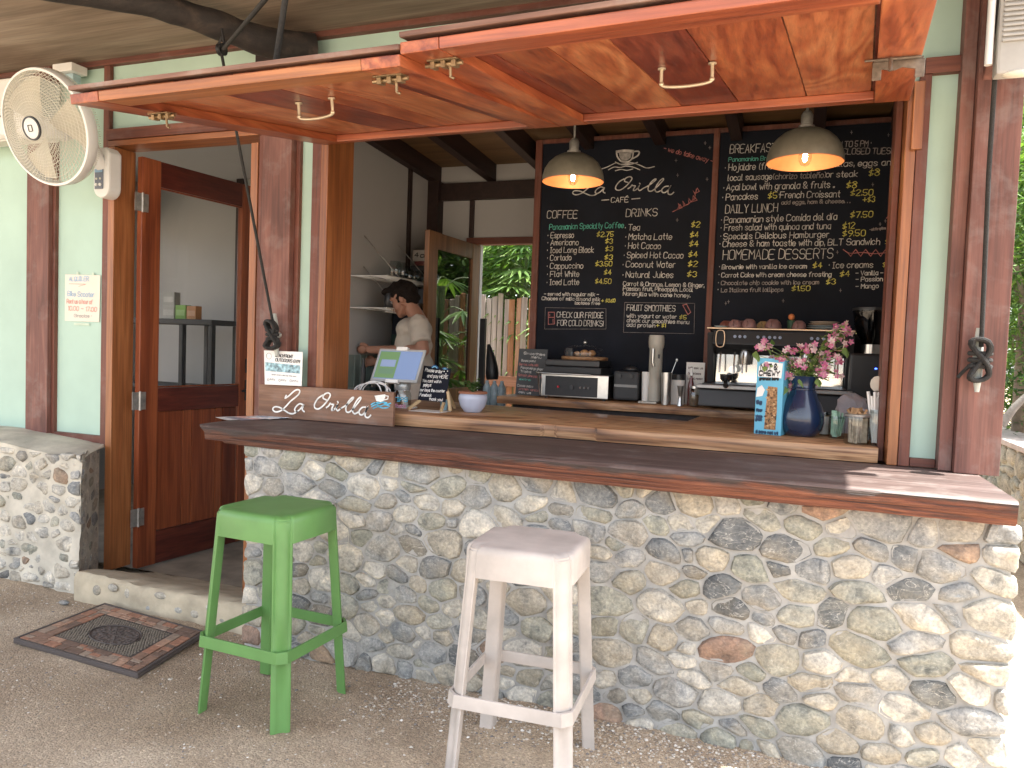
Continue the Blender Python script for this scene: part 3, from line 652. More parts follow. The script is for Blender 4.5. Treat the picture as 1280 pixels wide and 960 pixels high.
# ------------------------------------------------------------------ raised shutters
def shutter(BL, BR, FL, FR, widths, label, latches, handle, th=0.062):
    BL, BR, FL, FR = map(Vector, (BL, BR, FL, FR)); root = bpy.data.objects.new('shutter', None); COL.objects.link(root)
    root.parent = cafe; root.location = (BL+BR)/2 - wloc(cafe); root['label'] = label
    nrm = (BR-BL).cross(FL-BL).normalized()
    if nrm.z < 0: nrm = -nrm
    def S(u, v_, h): return (BL.lerp(BR, u)).lerp(FL.lerp(FR, u), v_) + nrm*h        # u across, v from hinge to free edge, h up
    Wd = (BR-BL).length; D = (FL-BL).length
    def sb(name, u0, u1, v0, v1, h0, h1, mat, bevel=0.004):
        p = [S(u0,v1,h0), S(u1,v1,h0), S(u1,v0,h0), S(u0,v0,h0), S(u0,v1,h1), S(u1,v1,h1), S(u1,v0,h1), S(u0,v0,h1)]
        return obj(name, MB().hexa(p), mat, root, bevel=bevel)
    sw = 0.13/Wd; rw = 0.13/D; rb = 0.085/D
    sb('stile', 0.0, sw, 0, 1, 0, 0.034, M['shut']); sb('stile', 1-sw, 1, 0, 1, 0, 0.034, M['shut'])
    sb('rail', sw+.001, 1-sw-.001, 1-rw, 0.999, 0.001, 0.034, M['shutx'] if latches != 'L' else M['orangex'])
    sb('rail', sw+.001, 1-sw-.001, 0.001, rb, 0.001, 0.034, M['shutx'])
    tot = sum(widths); u = sw*0.4
    for i, wd in enumerate(widths):
        du = (1-sw*0.8)*wd/tot
        sb('board', u+0.0014, u+du-0.0014, rb*0.3, 1-rw*0.3, 0.0345, 0.046, M[('shut','shut2','shut3')[(i*2+(1 if latches == 'R' else 0)) % 3]], 0.003); u += du
    sb('outer_sheet', 0.0, 1.0, 0.0, 1.002, 0.0465, th, M['shutedge'], 0.003)
    for (u_, v_, kind) in latches_of[latches]:
        mb = MB(); c = S(u_, v_, 0); ux = (BR-BL).normalized(); vx = (FL-BL).normalized(); Mx = Matrix((ux, vx, -nrm)).transposed().to_4x4(); Mx.translation = c
        if kind == 'bolt':                        # a surface bolt on its plate, seen from below
            mb.box((-0.05,-0.025,0.0), (0.05,0.025,0.004), Mx)
            mb.tube([Mx @ Vector((-0.065,0,0.012)), Mx @ Vector((0.06,0,0.012))], 0.007, 8)
            for s_ in (-0.035, 0.0, 0.035): mb.box((s_-0.007,-0.016,0.004), (s_+0.007,0.016,0.024), Mx)
            mb.tube([Mx @ Vector((0.018,0,0.014)), Mx @ Vector((0.018,0.0,0.05)), Mx @ Vector((0.03,0.0,0.055))], 0.005, 6)
        else:                                     # hasp bracket
            mb.box((-0.07,-0.055,0.0), (0.07,-0.012,0.006), Mx); mb.prism([(-.075,.0065),(.075,.0065),(.075,.062),(.048,.062),(.048,.036),(.012,.028),(-.012,.036),(-.048,.030),(-.048,.062),(-.075,.062)], (-.020,-.014), 1, Mx)
            mb.tube([Mx @ Vector((-0.025,0.02,0.004)), Mx @ Vector((-0.025,0.03,0.045))], 0.006, 8)
            mb.tube([Mx @ Vector((-0.10,0.015,0.006)), Mx @ Vector((0.06,0.015,0.006))], 0.004, 8)
        obj('latch', mb, plain('grey_brass',(0.17,0.14,0.115),.5,.6,var=.35,scale=40) if kind == 'hasp' else M['brass'], root, bevel=0.001, seg=1)
    u_, v_, an = handle; c = S(u_, v_, 0); ux = (BR-BL).normalized(); vx = (FL-BL).normalized(); a_ = Vector((math.cos(an), math.sin(an)))
    def hp(s_, h): return c + ux*s_*a_.x + vx*s_*a_.y - nrm*h
    mb = MB(); L = 0.085; mb.tube(smooth_path([hp(-L,-0.03), hp(-L,0.018), hp(-L*.85,0.029), hp(-L*.3,0.034), hp(L*.3,0.034), hp(L*.85,0.029), hp(L,0.018), hp(L,-0.03)], 4), 0.006, 8)
    for s_ in (-L, L): mb.tube([hp(s_,-0.032), hp(s_,-0.026)], 0.014, 10); mb.ball(hp(s_, 0.020), 0.009, 8, 6)
    obj('handle', mb, plain('pale_brass', (0.62,0.55,0.42), 0.4, 0.7), root, smooth=True)
    return root
latches_of = {'L': [(0.085, 0.80, 'bolt'), (0.93, 0.93, 'bolt')], 'R': [(0.06, 0.92, 'bolt'), (0.955, 0.52, 'hasp')]}
hyw = -0.035
shutter((-2.41,hyw,2.512), (-1.105,hyw,2.520), (-2.452,-1.50,2.276), (-1.137,-1.50,2.284), (0.17,0.2,0.24,0.15,0.22,0.2), 'left raised shutter, lower and a little more orange at its edge', 'L', (0.50, 0.66, 0.15))
shutter((-1.103,hyw,2.520), (0.358,hyw,2.524), (-1.138,-1.50,2.318), (0.26,-1.50,2.345), (0.16,0.2,0.22,0.26,0.3,0.27,0.1), 'right raised shutter, redder, with swirling grain', 'R', (0.50, 0.55, 0.05))

# charred log brace under the eave
pts = [PY(392,62,-0.02), PY(330,52,-0.22), PY(262,28,-0.42), PY(190,6,-0.62), PY(110,-6,-0.80), PY(20,-20,-1.0)]
mb = MB(); pp = smooth_path(pts, 6); mb.tube(pp, [0.082-0.03*min(1, i/len(pp)*1.3)+0.006*fbm(i*0.4, 1, 2) for i in range(len(pp))], 14)
obj('log_brace', mb, M['charred'], cafe, smooth=True)
B('wall_block', (-2.85,-0.06,2.93), (-2.60,0.0,3.02), M['dark_beam'])

# ------------------------------------------------------------------ ropes, pulley, cleats
def cleat(px, y, label, lo, hi):
    p0 = PY(px[0], lo, y-0.03); p1 = PY(px[1], hi, y-0.03); t_ = thing('rope_cleat', label, 'cleat', (p0+p1)/2); c = (p0+p1)/2
    mb = MB(); mb.tube([p0, p0.lerp(p1, .2), p0.lerp(p1, .5)+Vector((0,.004,0)), p0.lerp(p1, .8), p1], [0.010, 0.016, 0.018, 0.015, 0.008], 12); mb.tube([c, c+Vector((0,0.035,0))], 0.014, 10)
    obj('horn', mb, plain('grey_green_horn', (0.42,0.44,0.40), 0.45), t_, smooth=True)
    mb = MB(); rg2 = random.Random(int(px[0])); L = (p1-p0).length; ax = (p1-p0).normalized(); sx = Vector((1,0,0)); fy = Vector((0,-1,0)); pts = []
    for k in range(64):                           # figure-of-eight turns of rope
        a = k/64*2*math.pi*7; wv = 0.030+0.006*rg2.random()
        pts.append(c + ax*(0.36*L*math.sin(a)*0.9) + sx*(wv*math.sin(2*a+0.3)) + fy*(0.018+0.010*math.cos(a*3)+0.0006*k))
    mb.tube(smooth_path(pts, 3), 0.0085, 7); 
    for k in range(3): 
        a0 = c + ax*(0.1*L*(k-1)) + fy*0.03; mb.tube(smooth_path([a0-sx*0.035, a0+fy*0.012, a0+sx*0.036, a0-fy*0.03, a0-sx*0.035], 4), 0.009, 7)
    mb.tube(smooth_path([c+fy*0.03, c-sx*0.03+ax*0.02+fy*.03, c-sx*0.055+ax*0.055, c-sx*0.065+ax*0.07], 4), 0.007, 7)
    obj('rope_coil', mb, M['rope'], t_, smooth=True); return c
c1 = cleat((343,346), -0.05, 'rope cleat on the left post above the small flyer', 392, 445)
c2 = cleat((1224,1221), -0.11, 'rope cleat wrapped in black rope on the right-hand post', 410, 490)
pul = PY(277,62,-0.46)
t_ = thing('pulley', 'small dark pulley hanging from the charred log', 'pulley', pul); mb = MB()
Mx = Matrix.Rotation(R_(90), 4, 'Y'); mb.lathe([(0.006,-.012),(0.03,-.012),(0.022,0),(0.03,.012),(0.006,.012)], pul, 16, Mx.to_3x3()); obj('wheel', mb, M['black'], t_, smooth=True)
mb = MB(); mb.tube([pul+Vector((0,0,-.01)), pul+Vector((0.018,0,0.02)), pul+Vector((0.01,0,0.05)), pul+Vector((0,0,0.10))], 0.006, 6); mb.tube([pul+Vector((-.018,0,-.01)), pul+Vector((-.018,0,.03)), pul+Vector((0,0,0.06))], 0.006, 6); obj('strap', mb, M['black'], t_)
def rope(pts, label, r=0.0075):
    mb = MB(); mb.tube(pts, r, 8); return solo('rope', mb, M['rope'], label, 'rope', smooth=True)
rope([c1+Vector((0,-0.02,0.05)), pul+Vector((0,0,-0.02))], 'black rope rising from the left cleat behind the shutter to the pulley')
rope([pul+Vector((0.01,0,0.0)), PY(331,0,-1.15), PY(349,-22,-1.35)], 'black rope running up to the right from the pulley', 0.010)
rope([PY(345,76,-1.35), PY(357,-4,-1.42), PY(362,-40,-1.45)], 'grey rope lifting the middle of the left shutter', 0.010)
rope([c2+Vector((0.004,-0.02,0.05)), PY(1236,215,-0.22), PY(1246,60,-0.3), PY(1249,-20,-0.34)], 'black rope running straight up from the right cleat past the post', 0.0085)

# ------------------------------------------------------------------ counters
t_ = thing('bar_counter', 'dark live edge timber slab forming the outer bar top', 'bar top', (-1.0,-0.35,0.97))
mb = MB(); top = []; n_ = 90
fl = Vector((-2.752,-0.543)); fm = Vector((-0.362,-0.690)); fr = Vector((0.668,-0.693))
mb2 = MB(); secs = []
for i in range(n_+1):
    u = i/n_; x = -2.752+(3.42)*u
    yf_ = (-0.543 + (-0.147)*min(1, (x+2.752)/2.39)) + 0.010*fbm(x*2.2, 0, 1.5) + 0.004*fbm(x*11, 0, 2)
    yb = 0.0
    k = 0.004*fbm(x*7, 3, 3)
    under = 0.022+0.02*fbm(x*1.6, 5, 2)+ (0.06 if x < -2.6 else 0)
    sec = [(yb,0.972),(-0.36,0.970),(yf_+under,0.964),(yf_+0.010+k,0.976),(yf_+0.004-k,1.012+k),(yf_,1.036),(yf_+0.010,1.0468),(yf_+0.05,1.048),(yb,1.048)]
    secs.append([(x - (0.055*(1-(yb-s_[0])/0.55)*0 ), s_[0], s_[1]) for s_ in sec])
# left end slopes inwards underneath, right end cut square
for j in range(len(secs[0])):
    x, y, z = secs[0][j]; sh = (1.048-z)*1.1; secs[0][j] = (x - 0.06*max(0, (y+0.54))*0.6 + sh, y, z)
for s_ in secs: mb.v.extend(s_)
m_ = len(secs[0]); mb.f = [(i*m_+j, (i+1)*m_+j, (i+1)*m_+(j+1) % m_, i*m_+(j+1) % m_) for i in range(n_) for j in range(m_)]
mb.f.append(tuple(range(m_))); mb.f.append(tuple(n_*m_+j for j in range(m_-1, -1, -1)))
me = mesh_of(mb, [M['slabtop'], M['slabedge']], smooth=True)
for p in me.polygons: p.material_index = 0 if p.normal.z > 0.6 else 1
obj('slab', me, None, t_)
def slab(name, label, x0, x1, yfr, ybk, z0, z1, notches=()):
    mb = MB(); secs = []; n_ = 120
    for i in range(n_+1):
        x = x0+(x1-x0)*i/n_; a = yfr(x); b_ = ybk(x); k = 0.003*fbm(x*9, 2, z1)
        secs.append([(x,b_,z0),(x,a+0.004+k,z0),(x,a-k,z0+(z1-z0)*.5),(x,a+0.001,z1-0.002),(x,a+0.003,z1),(x,b_,z1)])
    for s_ in secs: mb.v.extend(s_)
    m_ = 6; mb.f = [(i*m_+j, (i+1)*m_+j, (i+1)*m_+(j+1) % m_, i*m_+(j+1) % m_) for i in range(n_) for j in range(m_)]
    mb.f.append(tuple(range(m_))); mb.f.append(tuple(n_*m_+j for j in range(m_-1, -1, -1)))
    return solo(name, mb, M['inner'], label, 'counter', smooth=True)
INZ = 1.112
_p, _q = PZ(628.4,507.5,INZ), PZ(862.6,526.5,INZ)
def _ib(x): return _p.y+(_q.y-_p.y)*(x-_p.x)/(_q.x-_p.x)+0.006*fbm(x*4,1,1)
slab('inner_counter', 'honey brown timber counter just inside the bar opening', -2.40, 0.322, lambda x: 0.03+(0.020 if -1.16 < x < -1.09 else 0)+(-0.018 if x > -0.90 else 0)+0.004*fbm(x*3,1,1), lambda x: _ib(x) if x < -0.56 else 1.17, 1.050, INZ)
# base cabinets carry both counters
B('cabinet', (-2.38,0.05,0.01), (0.32,0.62,1.048), M['dark_beam'], cafe, 0)
BCZ = PY(750,502.5,1.2).z; BCT = BCZ-PY(750,512,1.2).z
YB = 1.66                                         # plane of the menu boards
slab('back_counter', 'brown timber counter along the menu wall carrying the coffee gear', PY(621,500,1.2).x, 0.655, lambda x: 1.19+0.02*fbm(x*2,3,1), lambda x: YB-0.045, BCZ-BCT, BCZ)
B('cabinet', (PY(640,500,1.25).x,1.26,0.01), (0.65,YB-0.05,BCZ-BCT-0.002), M['dark_beam'], cafe, 0)
# ------------------------------------------------------------------ hand lettering: one-line glyphs drawn as strokes
G = {}
for ln in """A 002640 1232
B 00063645443303 3342413000
C 4536160501103041
D 000626444222000 
E 46060040 0333
F 460600 0333
G 45361605011030414323
H 0006 4046 0343
I 0020 0626 1016
J 3631201001
K 0006 460340
L 060040
M 0006234640
N 00064046
O 103041453616050110
P 00063645443303
Q 103041453616050110 2240
R 00063645443303 2340
S 453616050413334241301001
T 0646 2620
U 060110304146
V 062046
W 0610233046
X 0640 0046
Y 062346 2320
Z 06460040
a 34140301102031 3430
b 0600 0314243331201001
c 3324140301102031
d 3630 3324140301102031
e 02323324140301102031
f 36261510 0424
g 3324140301102031 343a2b1b0a
h 0600 0314243330
i 0004 0506
j 242a1b0b 2526
k 0600 340230
l 060010
m 0004 03142320 23344340
n 0004 0314243330
o 102031332414030110
p 040b 0314243331201001
q 343b 3324140301102031
r 0004 031424
s 3324140331201001
t 161120 0424
u 0401102031 3430
v 041024
w 0410233044
x 0430 0034
y 0420 341b
z 04340030
0 102031352616050110
1 051610
2 05162635340030
3 051626353423 233231201001
4 260232 2620
5 360603233231201001
6 361503011020312302
7 063610
8 132405162635342313 1302011020313223
9 331304051626353310
$ 352515041332211101 2710
. 0001
, 010a
- 0333
_ 0040
+ 0343 2521
& 400416263513020110203143
( 26151120
) 06151100
! 0602 0001
' 0605
~ 0304
: 0001 0304
/ 0036
^ 031505031""".split('\n'):
    p_ = ln.split(' '); G[p_[0]] = [s_ for s_ in p_[1:] if s_]
G['D'] = ['000626353120 00'.replace(' ', '')]; G['D'] = ['0006264542200 0'.replace(' ', '')]
G['D'] = ['00062645412000']; G['^'] = ['0315 1533 3311 1103']
YC = {'a': -1, 'b': -2}
def glyph(ch):
    out = []; 
    for s_ in G.get(ch, ['0003']):
        out.append([(int(s_[i]), YC.get(s_[i+1], None) if s_[i+1] in YC else int(s_[i+1])) for i in range(0, len(s_)-1, 2)])
    return out
def layout(text):
    x = 0.0; st = []
    for ch in text:
        if ch == ' ': x += 2.3; continue
        if ch == 'É': g_ = glyph('E') + [[(1, 7), (3, 8)]]
        elif ch == 'í': g_ = [[(0,0),(0,4)], [(0,5),(1,6)]]
        elif ch == 'ç': g_ = glyph('c') + [[(2,0),(1,-2)]]
        elif ch == 'ñ': g_ = glyph('n') + [[(0,5),(1,6),(2,5),(3,6)]]
        else: g_ = glyph(ch)
        wd = max([p[0] for s_ in g_ for p in s_] + [0]); 
        for s_ in g_: st.append([(p[0]+x, p[1]) for p in s_])
        x += wd + (1.25 if wd else 1.1)
    return st, max(x-1.2, 0.5)
def lettering(items, F2, mats, parent, wd, rng, name='lettering'):
    """items: (x0,y0,x1,y1,cap_h,text,colour) given on the board; F2 maps board coords to world, u right, v up"""
    for (x0, y0, x1, y1, h, text, colr) in items:
        st, L = layout(text); mb = MB(); d = Vector((x1-x0, y1-y0)); Ld = d.length; ux = d/Ld; uy = Vector((-ux.y, ux.x)); sx = Ld/L; sy = h/6.0
        if uy.y < 0: uy = -uy
        for s_ in st:
            jx, jy = rng.uniform(-.12,.12), rng.uniform(-.22,.22); sl = 0.05
            pts = [Vector((x0, y0)) + ux*((p[0]+jx+p[1]*sl)*sx) + uy*((p[1]+jy)*sy) for p in s_]
            if len(pts) > 3: pts = smooth_path([Vector((p.x, p.y, 0)) for p in pts], 2)
            mb.ribbon(pts, wd, F2)
        obj(name, mb, mats[colr], parent)
# script word "La Orilla", one pen line per run
SC = [[(195,385),(190,396),(204,388),(226,368),(240,361),(251,364),(248,378),(232,394),(212,410),(192,432),(172,449),(150,454),(138,444),(146,433),(166,435),(186,447),(208,460),(226,461),(240,452)],
      [(268,426),(252,420),(236,432),(230,446),(238,453),(252,444),(266,428),(262,444),(270,453)],
      [(348,384),(328,398),(314,422),(316,438),(332,441),(354,424),(374,398),(380,382),(370,374),(354,382),(350,396),(364,404)],
      [(364,436),(374,428),(380,418),(384,422),(394,424),(388,436),(386,447),(394,446)],
      [(394,446),(404,436),(410,424),(405,440),(412,449),(424,440)], [(411,411),(413,415)],
      [(424,440),(450,424),(472,404),(478,394),(470,396),(456,412),(446,436),(448,453),(460,455),(476,442)],
      [(476,442),(494,420),(508,400),(506,393),(494,404),(480,428),(474,450),(482,462),(496,456)],
      [(528,434),(514,436),(502,450),(504,464),(516,466),(530,450),(538,434),(528,456),(528,474),(540,478),(550,468)]]
def script(F2, mat, parent, wd, T, name='lettering'):
    mb = MB()
    for s_ in SC: mb.ribbon(smooth_path([Vector((*T(*p), 0)) for p in s_], 5), wd, F2)
    return obj(name, mb, mat, parent)
CH = {'w': M['chalk_white'], 'y': M['chalk_yellow'], 't': M['chalk_teal'], 'p': M['chalk_pink'], 'd': M['chalk_dim'], 'b': M['chalk_blue']}
rt = random.Random(5)
def board_conv(ox, oy, k):
    def c(x, y): p = PY(ox+x/k, oy+y/k, YB); return (p.x, p.z)
    return c
def cv(items, c, k):
    out = []
    for (x0, y0, x1, y1, h, t_, q) in items:
        a = c(x0, y0); b_ = c(x1, y1); hh = a[1]-c(x0, y0+h)[1] if True else 0
        out.append((a[0], a[1], b_[0], b_[1], hh*0.92, t_, q))
    return out
FB = lambda u, v_: Vector((u, YB-0.004, v_))
pL = PY(668,300,YB).x; pM0 = PY(886.5,300,YB).x; pM1 = PY(894,300,YB).x; zt = PY(780,174,YB).z
pLi = PY(674.5,300,YB).x
t1 = thing('menu_board', 'left black chalkboard menu headed with a cup and the cafe name, listing coffee and drinks', 'menu board', ((pL+pM0)/2, YB, BCZ))
obj('panel', MB().box((pLi,YB,BCZ+0.01),(pM0-0.001,YB+0.02,zt)), M['chalkb'], t1)
for a, b_ in (((pL-0.01,YB-0.012,BCZ+0.005),(pLi-0.001,YB+0.03,zt+0.03)), ((pLi,YB-0.010,zt+0.001),(pM0-.001,YB+0.03,zt+0.03)), ((pLi,YB-0.012,BCZ+0.03),(pM0-.001,YB-0.0005,BCZ+0.085))): obj('frame', MB().box(a, b_), M['trim'], t1, bevel=0.002)
cL = board_conv(660, 160, 3.43)
LI = [(82,388,212,386,34,'COFFEE','w'), (420,380,553,378,34,'DRINKS','w'), (92,436,410,428,24,'Panamanian Specialty Coffee','t')]
for (x, y, x2, t_, p1, p2, py_, pr) in ((98,472,196,'Espresso',295,366,466,'$2.75'),(98,503,216,'Americano',332,363,495,'$3'),(96,535,281,'Iced Long Black',332,363,528,'$3'),(96,568,185,'Cortado',330,362,564,'$3'),(95,603,236,'Cappuccino',289,360,592,'$3.50'),(96,638,219,'Flat White',327,357,628,'$4'),(94,673,218,'Iced Latte',289,356,667,'$4.50')):
    LI += [(x,y,x2,y-1,25,t_,'w'), (p1,py_+1,p2,py_,22,pr,'y'), (x-13,y,x-11,y,20,'~','w')]
for (x, y, x2, t_, p1, p2, py_, pr) in ((430,438,478,'Tea',700,736,425,'$2'),(432,478,616,'Matcha Latte',695,731,469,'$4'),(430,517,568,'Hot Cacao',692,730,507,'$4'),(425,557,665,'Spiced Hot Cacao',688,726,553,'$4'),(420,597,630,'Coconut Water',686,725,594,'$2'),(420,641,622,'Natural Juices',683,722,638,'$3')):
    LI += [(x,y,x2,y+1,27,t_,'w'), (p1,py_+1,p2,py_,25,pr,'y'), (x-13,y,x-11,y,20,'~','w')]
LI += [(70,718,303,721,15,'- served with regular milk -','w'), (60,737,308,742,15,'Choices of milk: almond milk','w'), (202,756,308,758,13,'lactose free','w'), (315,748,374,747,15,'+ $0.60','y'),
 (124,812,322,815,25,'CHECK OUR FRIDGE','w'), (126,847,322,850,25,'FOR COLD DRINKS!','w'), (408,675,755,683,18,'Carrot & Orange, Lemon & Ginger,','w'), (408,697,706,701,18,'Passion fruit, Pineapple, Local','w'), (408,718,694,726,17,'Naranjilla with cane honey.','w'),
 (424,782,631,786,26,'FRUIT SMOOTHIES','w'), (424,812,636,817,17,'with yogurt or water','w'), (650,820,678,820,18,'$5','y'), (424,832,690,840,17,'check our smoothies menu','w'), (424,851,545,855,17,'add protein','w'), (550,855,590,855,17,'+ $1','y'),
 (580,95,790,152,20,'- we do take away -','p'), (357,320,430,317,22,'CAFÉ','w')]
lettering(cv(LI, cL, 3.43), FB, CH, t1, 0.0044, rt)
def lines(mb, c, segs, wd):
    for s_ in segs: mb.ribbon([Vector((*c(*p), 0)) for p in s_], wd, FB)
mb = MB(); lines(mb, cL, [[(317,310),(347,308)],[(446,305),(480,302)]], 0.006)
lines(mb, cL, [smooth_path([Vector((a,b_,0)).xy.to_3d() for a,b_ in q], 3) and [(p.x, p.y) for p in smooth_path([Vector((a,b_,0)) for a,b_ in q], 4)] for q in ([(316,176),(340,168),(360,158),(380,150),(400,156),(425,152),(450,150),(480,160),(510,172),(542,166)], [(345,180),(370,168),(395,170),(420,164),(450,168),(480,180)], [(375,184),(400,178),(425,182),(450,176)], [(375,146),(400,158),(440,156),(470,148)])], 0.006)
lines(mb, cL, [[(p.x, p.y) for p in smooth_path([Vector((a,b_,0)) for a,b_ in q], 4)] for q in ([(380,100),(383,122),(396,140),(410,146),(432,144),(448,128),(452,98)], [(380,100),(415,96),(452,98)], [(452,102),(470,100),(478,106),(470,120),(448,132)], [(384,104),(415,102),(450,103)])], 0.010)
obj('cup_drawing', mb, CH['w'], t1)['kind'] = 'stuff'
mb = MB(); 
a = [cL(*p) for p in ((390,108),(446,106),(440,128),(425,140),(405,141),(394,128))]; mb.add([FB(*p)+Vector((0,0.001,0)) for p in a], [tuple(range(6))]); obj('cup_fill', mb, plain('chalk_smudge',(0.33,0.32,0.31),0.8,var=0.4,scale=50), t1)
k_ = (625-190)/(552-138)
script(FB, CH['w'], t1, 0.0075, lambda x, y: cL(192+(x-138)*k_*1.0, 286-(0) + (y-452)*0.82 - (x-138)*0.055+0))
mb = MB(); lines(mb, cL, [[(620,360),(650,345),(690,325),(715,300),(722,262)]] + [[(p_[0],p_[1]),(p_[0]+dx,p_[1]-22),(p_[0]+dx+9,p_[1]-8),(p_[0],p_[1])] for p_, dx in (((650,345),-6),((668,336),-4),((690,324),0),((705,312),4),((718,290),-10),((720,280),6),((640,350),12),((700,318),16))], 0.004)
lines(mb, cL, [[(88,790),(114,790),(114,840),(88,842),(88,790)], [(88,812),(114,812)], [(94,798),(94,806)], [(108,820),(108,834)], [(664,760),(680,755),(698,790),(686,800),(664,760)]], 0.005); obj('sprig_drawing', mb, CH['p'], t1)['kind'] = 'stuff'
mb = MB(); lines(mb, cL, [[(75,770),(335,775),(335,862),(72,862),(75,770)], [(415,748),(715,752),(712,882),(410,876),(415,748)]], 0.002)
for (x, y) in ((635,140),(642,203),(768,220),(640,395),(760,65),(780,85),(244,915)): lines(mb, cL, [[(x,y-7),(x,y+7)],[(x-5,y),(x+5,y)]], 0.0025)
obj('faint_marks', mb, CH['d'], t1)['kind'] = 'stuff'
# right board
def PYX(x): v_ = RW.transposed() @ Vector((x, YB-CAM.y, 1.0)); return 640+FPX*v_.x/v_.z
pR1 = 0.655
t2 = thing('menu_board', 'right black chalkboard menu listing breakfast, daily lunch and homemade desserts', 'menu board', ((pM0+pR1)/2, YB, BCZ))
obj('panel', MB().box((pM1+.001,YB,BCZ+0.01),(pR1,YB+0.02,zt)), M['chalkb'], t2)
for a, b_ in (((pM0,YB-0.012,BCZ+0.005),(pM1,YB+0.03,zt+0.03)), ((pM1+.001,YB-0.010,zt+0.001),(pR1,YB+0.03,zt+0.03)), ((pM1+.001,YB-0.012,BCZ+0.03),(pR1,YB-0.0005,BCZ+0.085))): obj('frame', MB().box(a, b_), M['trim'], t2, bevel=0.002)
cR = board_conv(880, 150, 3.84)
RI = [(124,160,342,152,42,'BREAKFAST','w'),(600,133,800,126,28,'8 AM TO 5 PM ~','d'),(665,166,985,160,30,'CLOSED TUESDAYS','d'),(118,200,400,190,20,'Panamanian Breakfast','t'),(118,243,345,235,33,'Hojaldre (fried','w'),(560,226,920,217,30,'tortillas, eggs and','w'),
 (115,292,325,285,30,'local sausage','w'),(328,285,582,277,28,'(chorizo tableño)','d'),(585,276,735,272,30,'or steak','w'),(790,270,840,267,34,'$8','y'),(108,338,625,325,32,'Açai bowl with granola & fruits ..','w'),(683,328,731,325,32,'$8','y'),
 (105,385,256,381,32,'Pancakes','w'),(308,378,350,375,31,'$5','y'),(360,375,650,370,32,'~French Croissant','w'),(703,365,810,361,30,'$2.50','y'),(372,405,700,398,19,'add eggs, ham & cheese. . .','d'),(762,396,818,393,28,'+$3','y'),
 (102,448,352,440,42,'DAILY LUNCH','w'),(97,495,637,478,32,'Panamanian style Comida del día','w'),(702,470,808,466,30,'$7.50','y'),(97,531,607,523,30,'Fresh salad with quinoa and tuna','w'),(665,524,722,521,31,'$12','y'),(94,573,598,563,30,'Specials Delicious Hamburger','w'),(665,560,773,556,31,'$9.50','y'),(795,532,872,524,12,'- ask for options','d'),
 (90,609,842,598,30,'Cheese & ham toastie with dip, BLT Sandwich','w'),(870,598,912,596,30,'$7','y'),(90,670,618,664,48,'HOMEMADE DESSERTS','w'),(86,716,492,712,22,'Brownie with vanilla ice cream','w'),(523,712,565,710,27,'$4','y'),(600,712,810,708,30,'~ Ice creams','w'),(857,706,905,704,28,'$3','y'),
 (84,755,610,751,22,'Carrot Cake with cream cheese frosting','w'),(653,752,698,750,27,'$4','y'),(728,746,935,742,22,'- Vanilla - Choc','w'),(82,792,550,788,20,'Chocolate chip cookie with ice cream','d'),(587,790,630,788,27,'$3','y'),(728,776,930,771,22,'- Passion fruit','w'),(82,826,380,823,20,'La Italiana fruit lollipops','d'),(421,822,508,819,25,'$1.50','y'),(728,809,836,806,22,'- Mango','w')]
for (x, y) in ((104,240),(97,336),(92,382),(86,490),(84,528),(82,568),(78,604),(76,714),(74,752),(72,790),(70,824)): RI.append((x-3,y,x-1,y,18,'~','w'))
RI = [(a_,b_,min(c_,(PYX(0.650)-880)*3.84),d_,e_,f_,g_) if c_ > 905 and f_ == 'CLOSED TUESDAYS' else (a_,b_,c_,d_,e_,f_,g_) for a_,b_,c_,d_,e_,f_,g_ in RI]
lettering(cv(RI, cR, 3.84), FB, CH, t2, 0.0044, rt)
mb = MB(); lines(mb, cR, [[(p.x, p.y) for p in smooth_path([Vector((a,b_,0)) for a,b_ in q], 3)] for q in ([(668,622),(700,640),(760,636),(820,642),(900,634)], [(875,472),(900,440),(912,400),(905,350),(915,315)])] + [[(x,638),(x+14,622 if i % 2 else 654),(x+26,637)] for i, x in enumerate(range(690,900,24))] + [[(905,y),(890,y-16),(900,y-24),(908,y-8)] for y in (460,430,395,360)], 0.0045); obj('sprig_drawing', mb, CH['p'], t2)['kind'] = 'stuff'
mb = MB(); 
for (x, y) in ((640,635),(655,818),(868,800),(380,868),(105,880),(118,872),(845,500),(870,485),(810,310),(885,72),(708,60)): lines(mb, cR, [[(x,y-8),(x,y+8)],[(x-5,y),(x+5,y)]], 0.0025)
obj('faint_marks', mb, CH['d'], t2)['kind'] = 'stuff'
# partition that carries the boards
B('partition', (pL-0.005,YB+0.032,0.01), (0.658,YB+0.06,zt+0.02), M['dark_beam'], cafe, 0)

